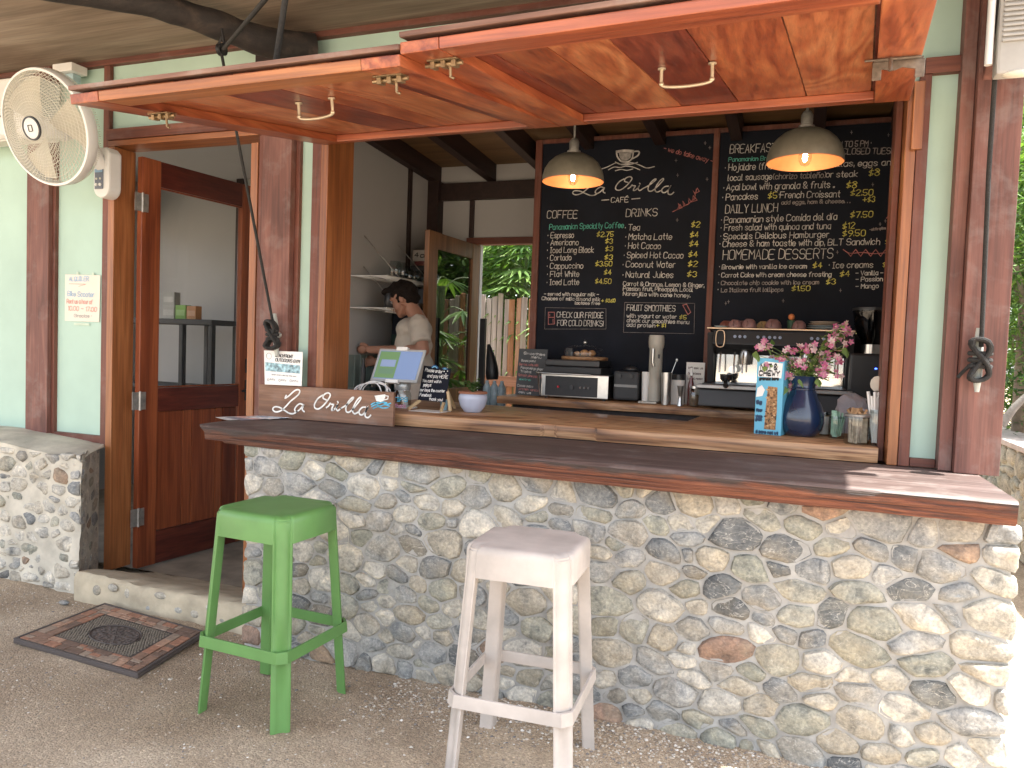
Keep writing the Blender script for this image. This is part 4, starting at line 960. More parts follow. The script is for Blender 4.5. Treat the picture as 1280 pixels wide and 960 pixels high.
# ------------------------------------------------------------------ pendant lamps
def pendant(px, py_rim, y, D, label):
    c = PY(px, py_rim, y); t_ = thing('pendant_lamp', label, 'pendant lamp', c, group=None); r = D/2
    prof_o = [(r,0),(r*1.0,0.004),(r*0.985,0.03),(r*0.92,0.065),(r*0.80,0.098),(r*0.62,0.126),(r*0.42,0.143),(r*0.24,0.150),(0.036,0.152)]
    prof_i = [(a-0.003 if a > 0.04 else a-0.002, b_-0.003) for a, b_ in prof_o]; k = D/0.34
    mb = MB(); mb.lathe([(a, b_*k) for a, b_ in prof_o], c, 40, caps=False); obj('shade', mb, plain('greenish_grey_enamel', (0.22,0.21,0.17), 0.5, 0.4, var=0.25), t_, smooth=True)
    mb = MB(); mb.lathe([(a, b_*k) for a, b_ in prof_i], c, 40, caps=False); obj('lining', mb, plain('copper_lining', (0.42,0.19,0.11), 0.5, 0.2), t_, smooth=True)
    mb = MB(); mb.lathe([(0.036,0.150*k),(0.036,0.165*k),(0.026,0.17*k),(0.026,0.215*k),(0.018,0.23*k),(0.010,0.235*k)], c, 20); obj('cap', mb, M['zinc'], t_, smooth=True)
    mb = MB(); mb.tube([c+Vector((0,0,0.23*k)), Vector((c.x,c.y,3.02))], 0.006, 8); obj('stem', mb, M['zinc'], t_, smooth=True)
    mb = MB(); mb.lathe([(0.016,0.148*k),(0.018,0.10*k),(0.016,0.085*k)], c, 14); obj('socket', mb, M['brass'], t_, smooth=True)
    bz = 0.035*k
    mb = MB(); mb.lathe([(0.0001,bz-0.055),(0.018,bz-0.048),(0.028,bz-0.028),(0.030,bz-0.005),(0.022,bz+0.022),(0.014,bz+0.045)], c, 18, caps=False); bulb = obj('bulb', mb, M['jarglass'], t_, smooth=True)
    mb = MB(); mb.ball(c+Vector((0,0,bz-0.012)), (0.011,0.011,0.022), 10, 8); obj('filament', mb, emit('glowing_filament', (1.0,0.62,0.22), 90.0), bulb, smooth=True)
    l = bpy.data.lights.new('lamp_light', 'POINT'); l.energy = 0.08; l.color = (1.0,0.62,0.32); l.shadow_soft_size = 0.02
    lo = bpy.data.objects.new('lamp_light', l); COL.objects.link(lo); lo.parent = t_; lo.location = (0, 0, bz-0.012)
pendant(716, 227, 0.50, 0.335, 'left pendant lamp, its lit bulb in front of the cafe name on the menu')
pendant(1006, 203, 0.34, 0.345, 'right pendant lamp, its lit bulb in front of the breakfast list')
# ------------------------------------------------------------------ things on the outer bar top
SZ = 1.0485
# timber name sign, standing on its lower edge
ys = -0.055
a = PY(323,520,ys); b_ = PY(491,527,ys); x0, x1 = a.x, b_.x; zt_ = PY(323,483,ys).z
SZt = SZ + 0.002
t_ = thing('name_sign', 'brown timber plank sign painted with the cafe name in white script and a cup', 'sign', ((x0+x1)/2, ys, SZ))
obj('plank', MB().box((x0,ys,SZt),(x1,ys+0.022,SZt+0.178)), wood('brown_sign_plank', [(0.13,0.062,0.035),(0.22,0.115,0.07),(0.31,0.18,0.12)], 'X', 12, 1.2, 0.6, hue=0, wear=0.25), t_, bevel=0.003)
def cS(x, y): p = PY(300+x/3.368, 380+y/3.368, ys-0.003); return (p.x, p.z)
FS = lambda u, v_: Vector((u, ys-0.003, v_))
script(FS, M['paint_white'], t_, 0.0085, cS)
mb = MB(); mb.add([FS(*cS(*p)) for p in ((566,386),(612,380),(612,392),(604,408),(590,413),(574,408))], [tuple(range(6))]); mb.ribbon([Vector((*cS(*p),0)) for p in ((612,386),(624,388),(622,400),(606,404))], 0.005, FS); obj('cup_drawing', mb, M['paint_white'], t_)['kind'] = 'stuff'
mb = MB()
for q in ([(552,424),(566,416),(580,420),(600,414),(618,422),(634,418)], [(554,432),(572,424),(590,430),(610,424),(630,430)], [(560,440),(580,432),(600,438),(624,436)], [(585,412),(570,418)], [(600,412),(618,416)]): mb.ribbon([Vector((*cS(p.x,p.y),0)) for p in smooth_path([Vector((*w_,0)) for w_ in q], 3)], 0.006, FS)
obj('wave_drawing', mb, M['chalk_blue'], t_)
# fan of leaflets lying on the slab
t_ = thing('leaflets', 'fan of printed leaflets lying on the left end of the bar top', 'leaflets', PZ(320,522,SZ))
pc = [(0.7,0.7,0.68),(0.25,0.25,0.3),(0.6,0.35,0.3),(0.72,0.72,0.7),(0.35,0.42,0.5),(0.75,0.74,0.72)]
for i in range(6):
    c = PZ(300+13*i, 522.5-0.3*i+0.5*(i % 2), SZ); Mx = Matrix.Translation((c.x, c.y-0.03, SZ+0.0012*i+0.001)) @ Matrix.Rotation(-0.5+0.16*i, 4, 'Z')
    obj('leaflet', MB().box((-0.085,-0.08,0),(0.085,0.08,0.0009), Mx), plain('printed_leaflet', pc[i], 0.5, var=0.45, scale=30), t_)
# flyer taped on the post
yf2 = -0.062
t_ = thing('flyer', 'white printed gym flyer propped on the left post above the name sign', 'flyer', PY(355,460,yf2)); 
q = [PY(330,438,yf2), PY(378.5,440,yf2), PY(377,482.5,yf2-0.012), PY(331,480.5,yf2-0.012)]
mb = MB(); mb.hexa([q[3], q[2], q[2]+Vector((0,.001,0)), q[3]+Vector((0,.001,0)), q[0], q[1], q[1]+Vector((0,.001,0)), q[0]+Vector((0,.001,0))]); obj('sheet', mb, M['paper'], t_)
def FF(u, v_):                                    # u, v in 0..1 from the lower left of the sheet
    p = q[3].lerp(q[2], u).lerp(q[0].lerp(q[1], u), v_); return p + Vector((0,-0.0015,0))
mb = MB(); mb.add([FF(0.03,0.40),FF(0.95,0.36),FF(0.95,0.60),FF(0.03,0.66)], [(0,1,2,3)]); obj('picture', mb, plain('beach_photo_print', (0.25,0.40,0.45), 0.5, var=0.8, scale=55), t_)
rt2 = random.Random(9)
lettering([(0.30,0.83,0.75,0.81,0.085,'BEACHFRONT','w'),(0.30,0.70,0.93,0.67,0.085,'OUTDOORS GYM','w')], FF, {'w': M['ink_black']}, t_, 0.016, rt2)
lettering([(0.20,0.29,0.85,0.26,0.03,'open every day by the sea','w'),(0.15,0.14,0.28,0.13,0.05,'info','w'),(0.46,0.13,0.58,0.12,0.05,'info','w'),(0.76,0.12,0.90,0.11,0.05,'info','w')], FF, {'w': M['ink_grey']}, t_, 0.010, rt2)
mb = MB(); mb.ribbon([Vector((0.13+0.07*math.cos(a_), 0.84+0.09*math.sin(a_), 0)) for a_ in [k*0.7 for k in range(10)]], 0.010, FF)
for u in (0.10,0.41,0.71): mb.ribbon([Vector((u+0.025*math.cos(a_), 0.14+0.035*math.sin(a_), 0)) for a_ in [k*0.9 for k in range(8)]], 0.012, FF)
obj('logo', mb, M['ink_grey'], t_)
# glass tip jar
c = PZ(502,524,SZ); t_ = thing('tip_jar', 'clear glass jar with blue and pink writing beside the name sign', 'jar', (c.x, c.y, SZ)); H_ = (c.z, 0)
hj = PY(502,478,c.y).z-SZ; r = 0.052
mb = MB(); mb.lathe([(r*.85,0.0),(r,0.010),(r,hj*0.66),(r*.88,hj*.74),(r*.80,hj*.78),(r*.80,hj*.80)], (c.x,c.y,SZ), 24); obj('body', mb, M['jarglass'], t_, smooth=True)
mb = MB(); mb.lathe([(r*.88,hj*.80),(r*.90,hj*.81),(r*.90,hj*.97),(r*.84,hj*1.0),(0.001,hj*1.0)], (c.x,c.y,SZ), 24); obj('lid', mb, plain('clear_grey_lid', (0.33,0.34,0.34), 0.3, 0.4), t_, smooth=True)
mb = MB(); mb.lathe([(r*.8,0.004),(r*.85,hj*.10),(r*.6,hj*.14),(0.001,hj*.12)], (c.x,c.y,SZ), 16); obj('coins', mb, plain('coins', (0.35,0.33,0.28), 0.4, 0.7, var=0.5, scale=80), t_, smooth=True)
def FJ(u, v_): a_ = -math.pi/2 + 0.28 + u/r; return Vector((c.x+(r+0.0015)*math.cos(a_), c.y+(r+0.0015)*math.sin(a_), SZ+v_))
lettering([(-0.042,hj*.50,0.042,hj*.50,0.022,'TIPS','b')], FJ, {'b': M['chalk_blue']}, t_, 0.005, rt2); lettering([(-0.03,hj*.34,0.035,hj*.34,0.020,'thank','b')], FJ, {'b': plain('pink_pen',(0.6,0.25,0.4),0.6)}, t_, 0.0035, rt2); lettering([(-0.03,hj*.2,0.035,hj*.2,0.020,'you','b')], FJ, {'b': M['paint_white']}, t_, 0.0035, rt2)

# ------------------------------------------------------------------ things on the inner counter
IZ = INZ + 0.0005
# order screen on a pole stand
yt = 0.30
t_ = thing('order_screen', 'tilted tablet order screen on a white stand behind the jar', 'screen', PZ(500,515,IZ))
ctr = PY(497.5,456.5,yt); hwx = (PY(526,456,yt)-PY(468,456,yt)).x/2
def SCR(u, v_, d=0.0):                            # tilted back, clockwise seen from the customer
    return ctr + Vector((1,0.10,0)).normalized()*(u) + Vector((0.11,0.35,1)).normalized()*(v_) + Vector((0.05,-0.95,0.33)).normalized()*d
uw, vh = hwx*0.86, 0.083
def scr_box(name, u0, u1, v0, v1, d0, d1, mat, bevel=0.0):
    mb = MB(); mb.hexa([SCR(u0,v0,d1),SCR(u1,v0,d1),SCR(u1,v0,d0),SCR(u0,v0,d0),SCR(u0,v1,d1),SCR(u1,v1,d1),SCR(u1,v1,d0),SCR(u0,v1,d0)]); return obj(name, mb, mat, t_, bevel=bevel)
scr_box('casing', -uw-0.014, uw+0.014, -vh-0.016, vh+0.014, -0.012, 0.0, plain('silver_grey_casing', (0.30,0.31,0.31), 0.4), 0.004)
sc_ = scr_box('display', -uw, uw, -vh, vh, 0.0005, 0.002, emit('lit_blue_display', (0.30,0.42,0.72), 0.13))
scr_box('display_tile', -uw+0.003, -0.004, -vh+0.004, vh-0.004, 0.0025, 0.003, emit('lit_green_display', (0.22,0.40,0.16), 0.12))
scr_box('display_tile', -uw+0.022, -0.016, -0.012, 0.030, 0.0035, 0.004, emit('lit_pale_display', (0.36,0.46,0.72), 0.13)); scr_box('display_tile', -uw+0.022, -0.016, -0.055, -0.022, 0.0035, 0.004, emit('lit_green_display_low', (0.20,0.36,0.22), 0.12))
scr_box('clip', -0.035, 0.030, vh+0.004, vh+0.026, -0.02, 0.008, M['white'], 0.003); scr_box('clip', -0.045, 0.03, -vh-0.024, -vh-0.004, -0.02, 0.010, M['white'], 0.003)
mb = MB(); mb.tube([SCR(-0.01,-vh*0.4,-0.016), SCR(-0.01,-vh*0.9,-0.05), Vector((ctr.x, yt+0.10, IZ+0.03)), Vector((ctr.x, yt+0.11, IZ+0.004))], 0.014, 10); mb.lathe([(0.07,0.0),(0.07,0.006),(0.03,0.012)], (ctr.x, yt+0.10, IZ), 20); obj('stand', mb, M['white'], t_, smooth=True)
# coil of white cable
cc = PY(462,488,0.16); mb = MB(); rg3 = random.Random(2); pts = []
for k in range(60):
    a_ = k/60*2*math.pi*5; rr = 0.075+0.02*math.sin(a_*0.37); pts.append(Vector((cc.x+rr*math.cos(a_)*1.15, cc.y+0.02*math.sin(a_*1.3)+0.03, max(IZ+0.004, cc.z-0.01+0.055*math.sin(a_)+0.006*math.cos(k)))))
mb.tube(smooth_path(pts, 3), 0.0035, 6); solo('cable_coil', mb, M['white'], 'loose coil of white cable behind the name sign', 'cable', smooth=True)
# small easel chalkboard
def place_board(t_, c00, c10, c11, c01, lift=0.0015):
    def F(u, v_): return c00.lerp(c10, u).lerp(c01.lerp(c11, u), v_) + Vector((0,-lift,0))
    return F
ye = 0.34
e00, e10, e11, e01 = PY(522,500,ye-0.03), PY(556,503,ye-0.03), PY(563.5,461,ye+0.05), PY(530,457,ye+0.05)
t_ = thing('easel_board', 'small black easel chalkboard with white writing and blue arches on top', 'chalkboard', ((e00+e10)/2).to_tuple()[:2] + (IZ,))
mb = MB(); bk = Vector((0,0.008,0)); mb.hexa([e00, e10, e10+bk, e00+bk, e01, e11, e11+bk, e01+bk]); obj('board', mb, M['chalkb'], t_, bevel=0.001)
FE = place_board(t_, e00, e10, e11, e01)
for (u0, v0, u1, v1, h, s_) in ((.08,.84,.72,.84,.09,'Please order'),(.20,.68,.95,.70,.09,'and pay HERE'),(.05,.53,.74,.55,.08,'You cant wait in'),(.12,.41,.40,.42,.08,'paying at'),(.03,.26,.93,.29,.08,'our keys the counter'),(.05,.12,.48,.13,.08,'Facebook'),(.42,.02,.90,.03,.08,'thank you!')):
    lettering([(u0,v0,u1,v1,h,s_,'w')], FE, {'w': M['paint_white']}, t_, 0.013, rt2)
pine = plain('pale_pine', (0.50,0.36,0.20), 0.6)
def stick(a, b_, w_=0.010): 
    mb = MB(); a = Vector(a); b_ = Vector(b_); mb.tube([a, b_], w_, 4); return obj('leg', mb, pine, t_)
stick(e00+Vector((0.01,0.012,0)), (e00.x-0.025, ye-0.09, IZ+0.007)); stick(e10+Vector((-0.01,0.012,0)), (e10.x+0.006, ye-0.085, IZ+0.007)); stick((e11+e01)/2+Vector((0,.012,-.02)), (e10.x-0.01, ye+0.13, IZ+0.008)); stick(e10+Vector((0.012,0.012,0.06)), (e10.x+0.04, ye-0.04, IZ+0.007))
for (px, py) in ((543.5,460),(556,463)):
    p = PY(px, py, ye+0.05); 
    for rr, mt in ((0.022, plain('deep_blue_card',(0.02,0.10,0.25),0.5)), (0.016, plain('sky_blue_card',(0.25,0.55,0.75),0.5))):
        mb = MB(); mb.tube([p+Vector((rr*math.cos(k*math.pi/8), 0, rr*math.sin(k*math.pi/8)-0.008)) for k in range(9)], 0.0035, 6); obj('blue_arch', mb, mt, t_)
for (u, v_) in ((.78,.90),(.90,.92),(.86,.83)):
    mb = MB(); p = FE(u, v_); mb.ball(p, 0.0035, 6, 5); obj('heart', mb, M['paint_white'], t_)
# sunglasses-blue cup behind the easel
c = PZ(546,513,IZ); mb = MB(); mb.lathe([(0.018,0),(0.024,0.05),(0.026,0.06)], (c.x+0.02,c.y+0.05,IZ), 16); solo('blue_cup', mb, plain('light_blue_plastic',(0.25,0.45,0.55),0.4), 'small light blue cup half hidden behind the easel chalkboard', 'cup', smooth=True)
c = PZ(535,515,IZ); mb = MB(); mb.box((c.x-0.11,c.y-0.02,IZ),(c.x+0.08,c.y+0.12,IZ+0.002)); solo('paper_sheet', mb, M['paper'], 'sheet of paper lying under the easel chalkboard', 'paper')
# plant pot
c = PZ(585,516,IZ); c.y += 0.06; t_ = thing('potted_plant', 'small green herb in a pale blue pot between the easel and the garden door', 'potted plant', (c.x,c.y,IZ)); s_ = (PY(601,500,c.y)-PY(568,500,c.y)).x/2; h_ = PY(585,491,c.y).z-IZ
mb = MB(); mb.lathe([(s_*.55,0),(s_*.62,0.006),(s_*.86,h_*.3),(s_*1.0,h_*.68),(s_*.98,h_*.86),(s_*.90,h_*.97),(s_*.86,h_),(s_*.80,h_*.98),(s_*.80,h_*.8)], (c.x,c.y,IZ), 28); obj('pot', mb, plain('pale_blue_glaze',(0.42,0.46,0.58),0.35,var=0.1,coat=0.3), t_, smooth=True)
mb = MB(); mb.lathe([(s_*.90,h_*.97),(s_*1.0,h_*.98),(s_*1.0,h_*1.06),(s_*.93,h_*1.1),(s_*.88,h_*1.02)], (c.x,c.y,IZ), 28); obj('rim', mb, plain('terracotta_rim',(0.28,0.12,0.07),0.7), t_, smooth=True)
mb = MB(); mb.lathe([(s_*.82,h_*.93),(0.001,h_*.95)], (c.x,c.y,IZ), 16); obj('soil', mb, M['soil'], t_)
M['leaf'] = leafmat('mid_green_leaf', (0.035,0.085,0.02), (0.08,0.15,0.035)); M['leafd'] = leafmat('dark_green_leaf', (0.02,0.055,0.015), (0.06,0.12,0.03)); M['leafb'] = leafmat('bright_green_leaf', (0.055,0.13,0.03), (0.17,0.27,0.065))
M['stem'] = plain('green_stem', (0.12,0.17,0.06), 0.6); M['bark'] = plain('grey_brown_bark', (0.20,0.16,0.12), 0.9, var=0.4, scale=12, bmp=0.8)
def leaf(mb, p, d, L, Wd, droop=0.3, rng=random):
    d = Vector(d).normalized(); sd_ = d.cross(Vector((0,0,1))); sd_ = sd_.normalized() if sd_.length > 1e-3 else Vector((1,0,0)); 
    sd_ = (sd_ + Vector((rng.uniform(-.4,.4), rng.uniform(-.4,.4), rng.uniform(-.4,.4)))).normalized(); p = Vector(p)
    m_ = p + d*L*0.5 - Vector((0,0,droop*L*0.12)); e = p + d*L - Vector((0,0,droop*L*0.5)); k = d.cross(sd_)*Wd*0.18
    q1 = p + d*L*0.25 - Vector((0,0,droop*L*0.03))
    mb.add([p, q1+sd_*Wd*0.40+k, m_+sd_*Wd*0.46+k, e, m_-sd_*Wd*0.46+k, q1-sd_*Wd*0.40+k, m_], [(0,1,2,6),(6,2,3),(0,6,4,5),(6,3,4)])
rl = random.Random(21); mb = MB(); ms = MB()
for k in range(15):
    a_ = rl.uniform(0, 6.28); h1 = rl.uniform(0.03, 0.085); r1 = rl.uniform(0.01, 0.06); b0 = Vector((c.x, c.y, IZ+h_*.95)); tip = b0 + Vector((r1*math.cos(a_), r1*math.sin(a_), h1)); ms.tube([b0, b0.lerp(tip, .5)+Vector((0,0,.01)), tip], 0.0015, 5)
    for j in range(5): leaf(mb, b0.lerp(tip, rl.uniform(.5,1)), (rl.uniform(-1,1), rl.uniform(-1,1), rl.uniform(-.2,.7)), rl.uniform(.022,.038), 0.020, 0.4, rl)
ms.tube([Vector((c.x,c.y,IZ+h_)), Vector((c.x+.01,c.y,IZ+h_+.13))], 0.0012, 5)
obj('foliage', mb, M['leaf'], t_); obj('stem', ms, M['stem'], t_)
# tall blue snack carton
c = PZ(962,543,IZ); c.y -= 0.0; hc = PY(962,447,c.y).z-IZ; wc = (PY(980,500,c.y)-PY(945,500,c.y)).x
t_ = thing('snack_carton', 'tall light blue carton with a granola bar picture beside the navy vase', 'carton', (c.x,c.y,IZ)); CM = Matrix.Translation((c.x, c.y+0.02, IZ)) @ Matrix.Rotation(R_(-14), 4, 'Z') 
blue = plain('light_blue_card', (0.12,0.42,0.60), 0.5, var=0.05)
cw, cd_ = wc*0.5, 0.045
obj('body', MB().box((-cw,-cd_,0),(cw,cd_,hc*0.99),CM), blue, t_, bevel=0.002)
def FC(u, v_): return CM @ Vector((-cw+u*2*cw, -cd_-0.0012, v_*hc))
def FC2(u, v_): return CM @ Vector((-cw+u*2*cw, -cd_-0.0022, v_*hc))
mb = MB(); mb.add([FC(.05,.75),FC(.92,.74),FC(.95,.93),FC(.30,.95),(FC(.08,.88))], [(0,1,2,3,4)]); obj('white_panel', mb, M['paper'], t_)
lettering([(.14,.84,.75,.85,.07,'NUT &','w'),(.10,.765,.85,.775,.055,'CHEWY','w')], FC2, {'w': M['ink_black']}, t_, 0.022, rt2); lettering([(.12,.71,.82,.72,.022,'granola bars','w')], FC2, {'w': M['ink_black']}, t_, 0.025, rt2)
gb = plain('granola_print', (0.30,0.16,0.07), 0.7, var=0.9, scale=90)
mb = MB(); mb.add([FC(.38,.07),FC(.80,.07),FC(.82,.30),FC(.80,.62),FC(.45,.63),(FC(.40,.3))], [tuple(range(6))]); obj('bar_picture', mb, gb, t_)
for k in range(22):
    u, v_ = rt2.uniform(.40,.78), rt2.uniform(.09,.60); mb = MB(); s1 = rt2.uniform(.03,.07); mb.add([FC2(u-s1,v_),FC2(u,v_-s1*.22),FC2(u+s1,v_),FC2(u,v_+s1*.3)], [(0,1,2,3)]); obj('print_patch', mb, [plain('print_dark',(0.10,0.04,0.02),0.7), plain('print_tan',(0.50,0.33,0.17),0.7)][k % 2], t_)
mb = MB(); mb.add([FC(.02,.48),FC(.26,.50),FC(.34,.58),FC(.22,.64),FC(.06,.60)], [tuple(range(5))]); obj('white_patch', mb, M['paper'], t_)
lettering([(.05,.40,.25,.40,.03,'5g','w'),(.05,.30,.28,.30,.02,'fiber','w'),(.05,.22,.28,.22,.02,'whole','w'),(.05,.18,.28,.18,.02,'grain','w'),(.08,.02,.9,.02,.02,'6 bars net wt','w')], FC2, {'w': M['ink_blue'] if False else plain('navy_print',(0.03,0.08,0.16),0.6)}, t_, 0.03, rt2)
# navy vase
c = PZ(1001,546,IZ); c.y += 0.05; u = (PY(1030,510,c.y)-PY(973,510,c.y)).x/2; hv = PY(1003,470,c.y).z-IZ
t_ = thing('flower_vase', 'glossy navy blue pottery vase filled with pink flowers', 'vase', (c.x,c.y,IZ))
vm = plain('navy_glaze', (0.008,0.020,0.055), 0.25, var=0.35, scale=7, coat=0.6)
mb = MB(); mb.lathe([(u*.62,0),(u*.72,0.006),(u*.92,hv*.12),(u*1.0,hv*.24),(u*.99,hv*.34),(u*.88,hv*.50),(u*.70,hv*.64),(u*.56,hv*.755),(u*.54,hv*.77),(u*.58,hv*.78),(u*.58,hv*.79),(u*.54,hv*.80),(u*.52,hv*.85),(u*.60,hv*.95),(u*.65,hv*1.0),(u*.60,hv*.99),(u*.48,hv*.86)], (c.x,c.y,IZ), 40); obj('body', mb, vm, t_, smooth=True)
top = Vector((c.x, c.y, IZ+hv)); fl_ = MB(); fl2 = MB(); lf = MB(); ms = MB(); ce = MB(); rv = random.Random(33)
def flower(mb, p, d, r):
    d = Vector(d).normalized(); a_ = d.orthogonal().normalized(); b_ = d.cross(a_); ph = rv.random()*6
    for k in range(5):
        q = ph+k*1.2566; e = a_*math.cos(q)+b_*math.sin(q); s_ = a_*math.cos(q+1.57)+b_*math.sin(q+1.57)
        mb.add([p, p+e*r*.55+s_*r*.38+d*r*.15, p+e*r*1.05+s_*r*.12+d*r*.22, p+e*r*1.05-s_*r*.12+d*r*.22, p+e*r*.55-s_*r*.38+d*r*.15], [(0,1,2,3,4)])
    ce.ball(p+d*0.002, 0.0025, 5, 4)
targets = [(1053,408),(1046,422),(1058,430),(1040,440),(1050,447),(1049,468),(1046,452),(1035,425),(1022,450),(1014,428),(1008,440),(1012,442),(1036,430),(1030,446),(998,435),(985,440),(975,445),(979,452),(968,447),(958,430),(952,434),(963,452),(972,462),(985,470),(998,472),(991,482),(1000,455),(1020,462),(1028,470),(1035,458),(990,455),(1006,478),(1016,480),(1044,412),(1060,416)]
for i, (px, py) in enumerate(targets):
    tip = PY(px, py, c.y+rv.uniform(-.10,.09)); mid = top.lerp(tip, .5)+Vector((0,0,.02)); ms.tube(smooth_path([top+Vector((rv.uniform(-.02,.02),rv.uniform(-.02,.02),-.02)), mid, tip], 3), 0.0017, 5)
    for j in range(rv.choice((3,4,5))):
        p = tip+Vector((rv.uniform(-.02,.02), rv.uniform(-.02,.02), rv.uniform(-.022,.022))); flower(fl_ if (i+j) % 3 else fl2, p, (rv.uniform(-.6,.6)-.0, -1+rv.uniform(-.2,.6), rv.uniform(-.2,.8)), rv.uniform(.011,.018))
    for j in range(9): leaf(lf, top.lerp(tip, rv.uniform(.2,1.0))+Vector((rv.uniform(-.02,.02),rv.uniform(-.02,.02),rv.uniform(-.01,.01))), (rv.uniform(-1,1), rv.uniform(-1,.6), rv.uniform(-.4,.8)), rv.uniform(.022,.045), rv.uniform(.014,.028), .4, rv)
for (px, py, L) in ((1062,440,.055),(950,445,.06),(1005,478,.05),(985,488,.05),(1003,500,.06),(1026,478,.045),(962,458,.05),(975,475,.05)):
    p = PY(px, py, c.y-.05); ms.tube([top, top.lerp(p, .6)+Vector((0,0,.01)), p], 0.0015, 5); leaf(lf, p+Vector((-L*.3,0,L*.4)), (rv.uniform(-.2,.3), -.4, -.8), L, L*.8, .1, rv)
for k in range(260):
    tip = PY(*targets[k % len(targets)], c.y+rv.uniform(-.08,.08)); p = top.lerp(tip, rv.uniform(.3,1.05))+Vector((rv.uniform(-.03,.03),rv.uniform(-.03,.03),rv.uniform(-.02,.02))); ce.ball(p, rv.uniform(.0015,.003), 5, 4)
obj('flowers', fl_, leafmat('pink_petals', (0.55,0.10,0.27), (0.68,0.30,0.46)), t_)['kind'] = 'stuff'; obj('flowers', fl2, leafmat('pale_pink_petals', (0.66,0.42,0.50), (0.75,0.62,0.62)), t_)['kind'] = 'stuff'
o = obj('leaves', lf, leafmat('vase_leaf', (0.09,0.17,0.04), (0.26,0.36,0.11)), t_); o['kind'] = 'stuff'; obj('stems', ms, M['stem'], t_); o = obj('buds', ce, plain('cream_buds', (0.55,0.50,0.25), 0.7, var=0.3), t_); o['kind'] = 'stuff'
# jars at the right end
def jar(px, py, pw, ptop, name, label, cat, fill, lidm=None, fh=0.85, dy=0.0, nothing=False):
    c = PZ(px, py, IZ); c.y += dy; r = (PY(px+pw/2, py-15, c.y)-PY(px-pw/2, py-15, c.y)).x/2; h = PY(px, ptop, c.y).z-IZ
    t_ = thing(name, label, cat, (c.x,c.y,IZ)); mb = MB(); mb.lathe([(r*.9,0),(r,0.006),(r,h*.9),(r*.96,h),(r*.93,h*.99),(r*.97,h*.9)], (c.x,c.y,IZ), 28); obj('glass', mb, M['jarglass'], t_, smooth=True)
    if lidm: mb = MB(); mb.lathe([(r*1.02,h*.93),(r*1.04,h*.94),(r*1.04,h*1.0),(r*.98,h*1.02)], (c.x,c.y,IZ), 28); obj('rim', mb, lidm, t_, smooth=True)
    return t_, c, r, h
rj = random.Random(8)
t_, c, r, h = jar(1070,555,32,518,'tea_jar','open glass jar packed with beige tea bags and brown sachets beside the straw glass','jar',None,M['zinc'])
bg_ = plain('beige_tea_bag', (0.40,0.33,0.25), 0.85, var=0.3, scale=70)
for k in range(14):
    a_ = rj.random()*6.28; rr = rj.random()*r*.55; Mx = Matrix.Translation((c.x+rr*math.cos(a_), c.y+rr*math.sin(a_), IZ+0.006)) @ Matrix.Rotation(rj.random()*6, 4, 'Z') @ Matrix.Rotation(rj.uniform(-.12,.12), 4, 'X')
    obj('tea_bag', MB().box((-r*.38,-.004,0),(r*.38,.004,h*rj.uniform(.8,1.03)),Mx), bg_, t_, bevel=.002)
for k in range(9):
    Mx = Matrix.Translation((c.x-.02+k*.005, c.y+rj.uniform(-.02,.02), IZ+h*.98)) @ Matrix.Rotation(rj.uniform(-.9,.9), 4, 'Y') @ Matrix.Rotation(rj.random()*3, 4, 'Z')
    obj('sachet', MB().box((-r*.35,-.005,0),(r*.35,.005,.03),Mx), plain('brown_paper_sachet', (0.30,0.18,0.09), 0.8), t_, bevel=.001)
t_, c, r, h = jar(1045,548,21,520,'sweetener_jar','small glass jar packed with pale green sweetener sachets left of the tea bags','jar',None,None,dy=.01)
gp = plain('pale_green_sachet', (0.35,0.55,0.42), 0.7, var=0.15, scale=50)
for k in range(16):
    a_ = rj.random()*6.28; rr = rj.random()*r*.5; Mx = Matrix.Translation((c.x+rr*math.cos(a_), c.y+rr*math.sin(a_), IZ+0.006+rj.random()*.02)) @ Matrix.Rotation(rj.random()*6, 4, 'Z') @ Matrix.Rotation(rj.uniform(-.3,.3), 4, 'X')
    obj('sachet', MB().box((-.012,-.002,0),(.012,.002,h*rj.uniform(.75,1.1)),Mx), gp, t_, bevel=.0008)
t_, c, r, h = jar(1030,545,16,515,'sugar_jar','clear glass jar of white sugar half hidden behind the vase','jar',None,None,dy=.05)
mb = MB(); mb.lathe([(r*.9,.006),(r*.9,h*.8),(.001,h*.85)], (c.x,c.y,IZ), 16); obj('sugar', mb, M['paper'], t_, smooth=True)
t_, c, r, h = jar(1094,556,22,512,'straw_glass','tall glass of white paper straws and a wooden paddle against the window frame','glass',None,None,dy=.0)
for k in range(15):
    a_ = rj.random()*6.28; d = rj.random()*r*.6; b0 = Vector((c.x+d*math.cos(a_), c.y+d*math.sin(a_), IZ+.01)); tx_ = rj.uniform(-.035,.012); 
    mb = MB(); mb.tube([b0, b0+Vector((tx_, rj.uniform(-.02,.02), rj.uniform(.19,.225)))], .0055, 8); obj('straw', mb, M['paper'], t_, smooth=True)
p0 = Vector((c.x+.005,c.y+.03,IZ+.01)); pm_ = PY(1097,480,c.y+.03); mb = MB(); mb.prism([(pm_.x+.03*math.cos(k*.5236), pm_.z+.035*math.sin(k*.5236)) for k in range(12)], (c.y+.028,c.y+.034)); mb.box((c.x-.008,c.y+.028,IZ+.01),(c.x+.012,c.y+.034,pm_.z-.03)); obj('paddle', mb, plain('pale_wood_paddle',(0.55,0.50,0.42),.6), t_)
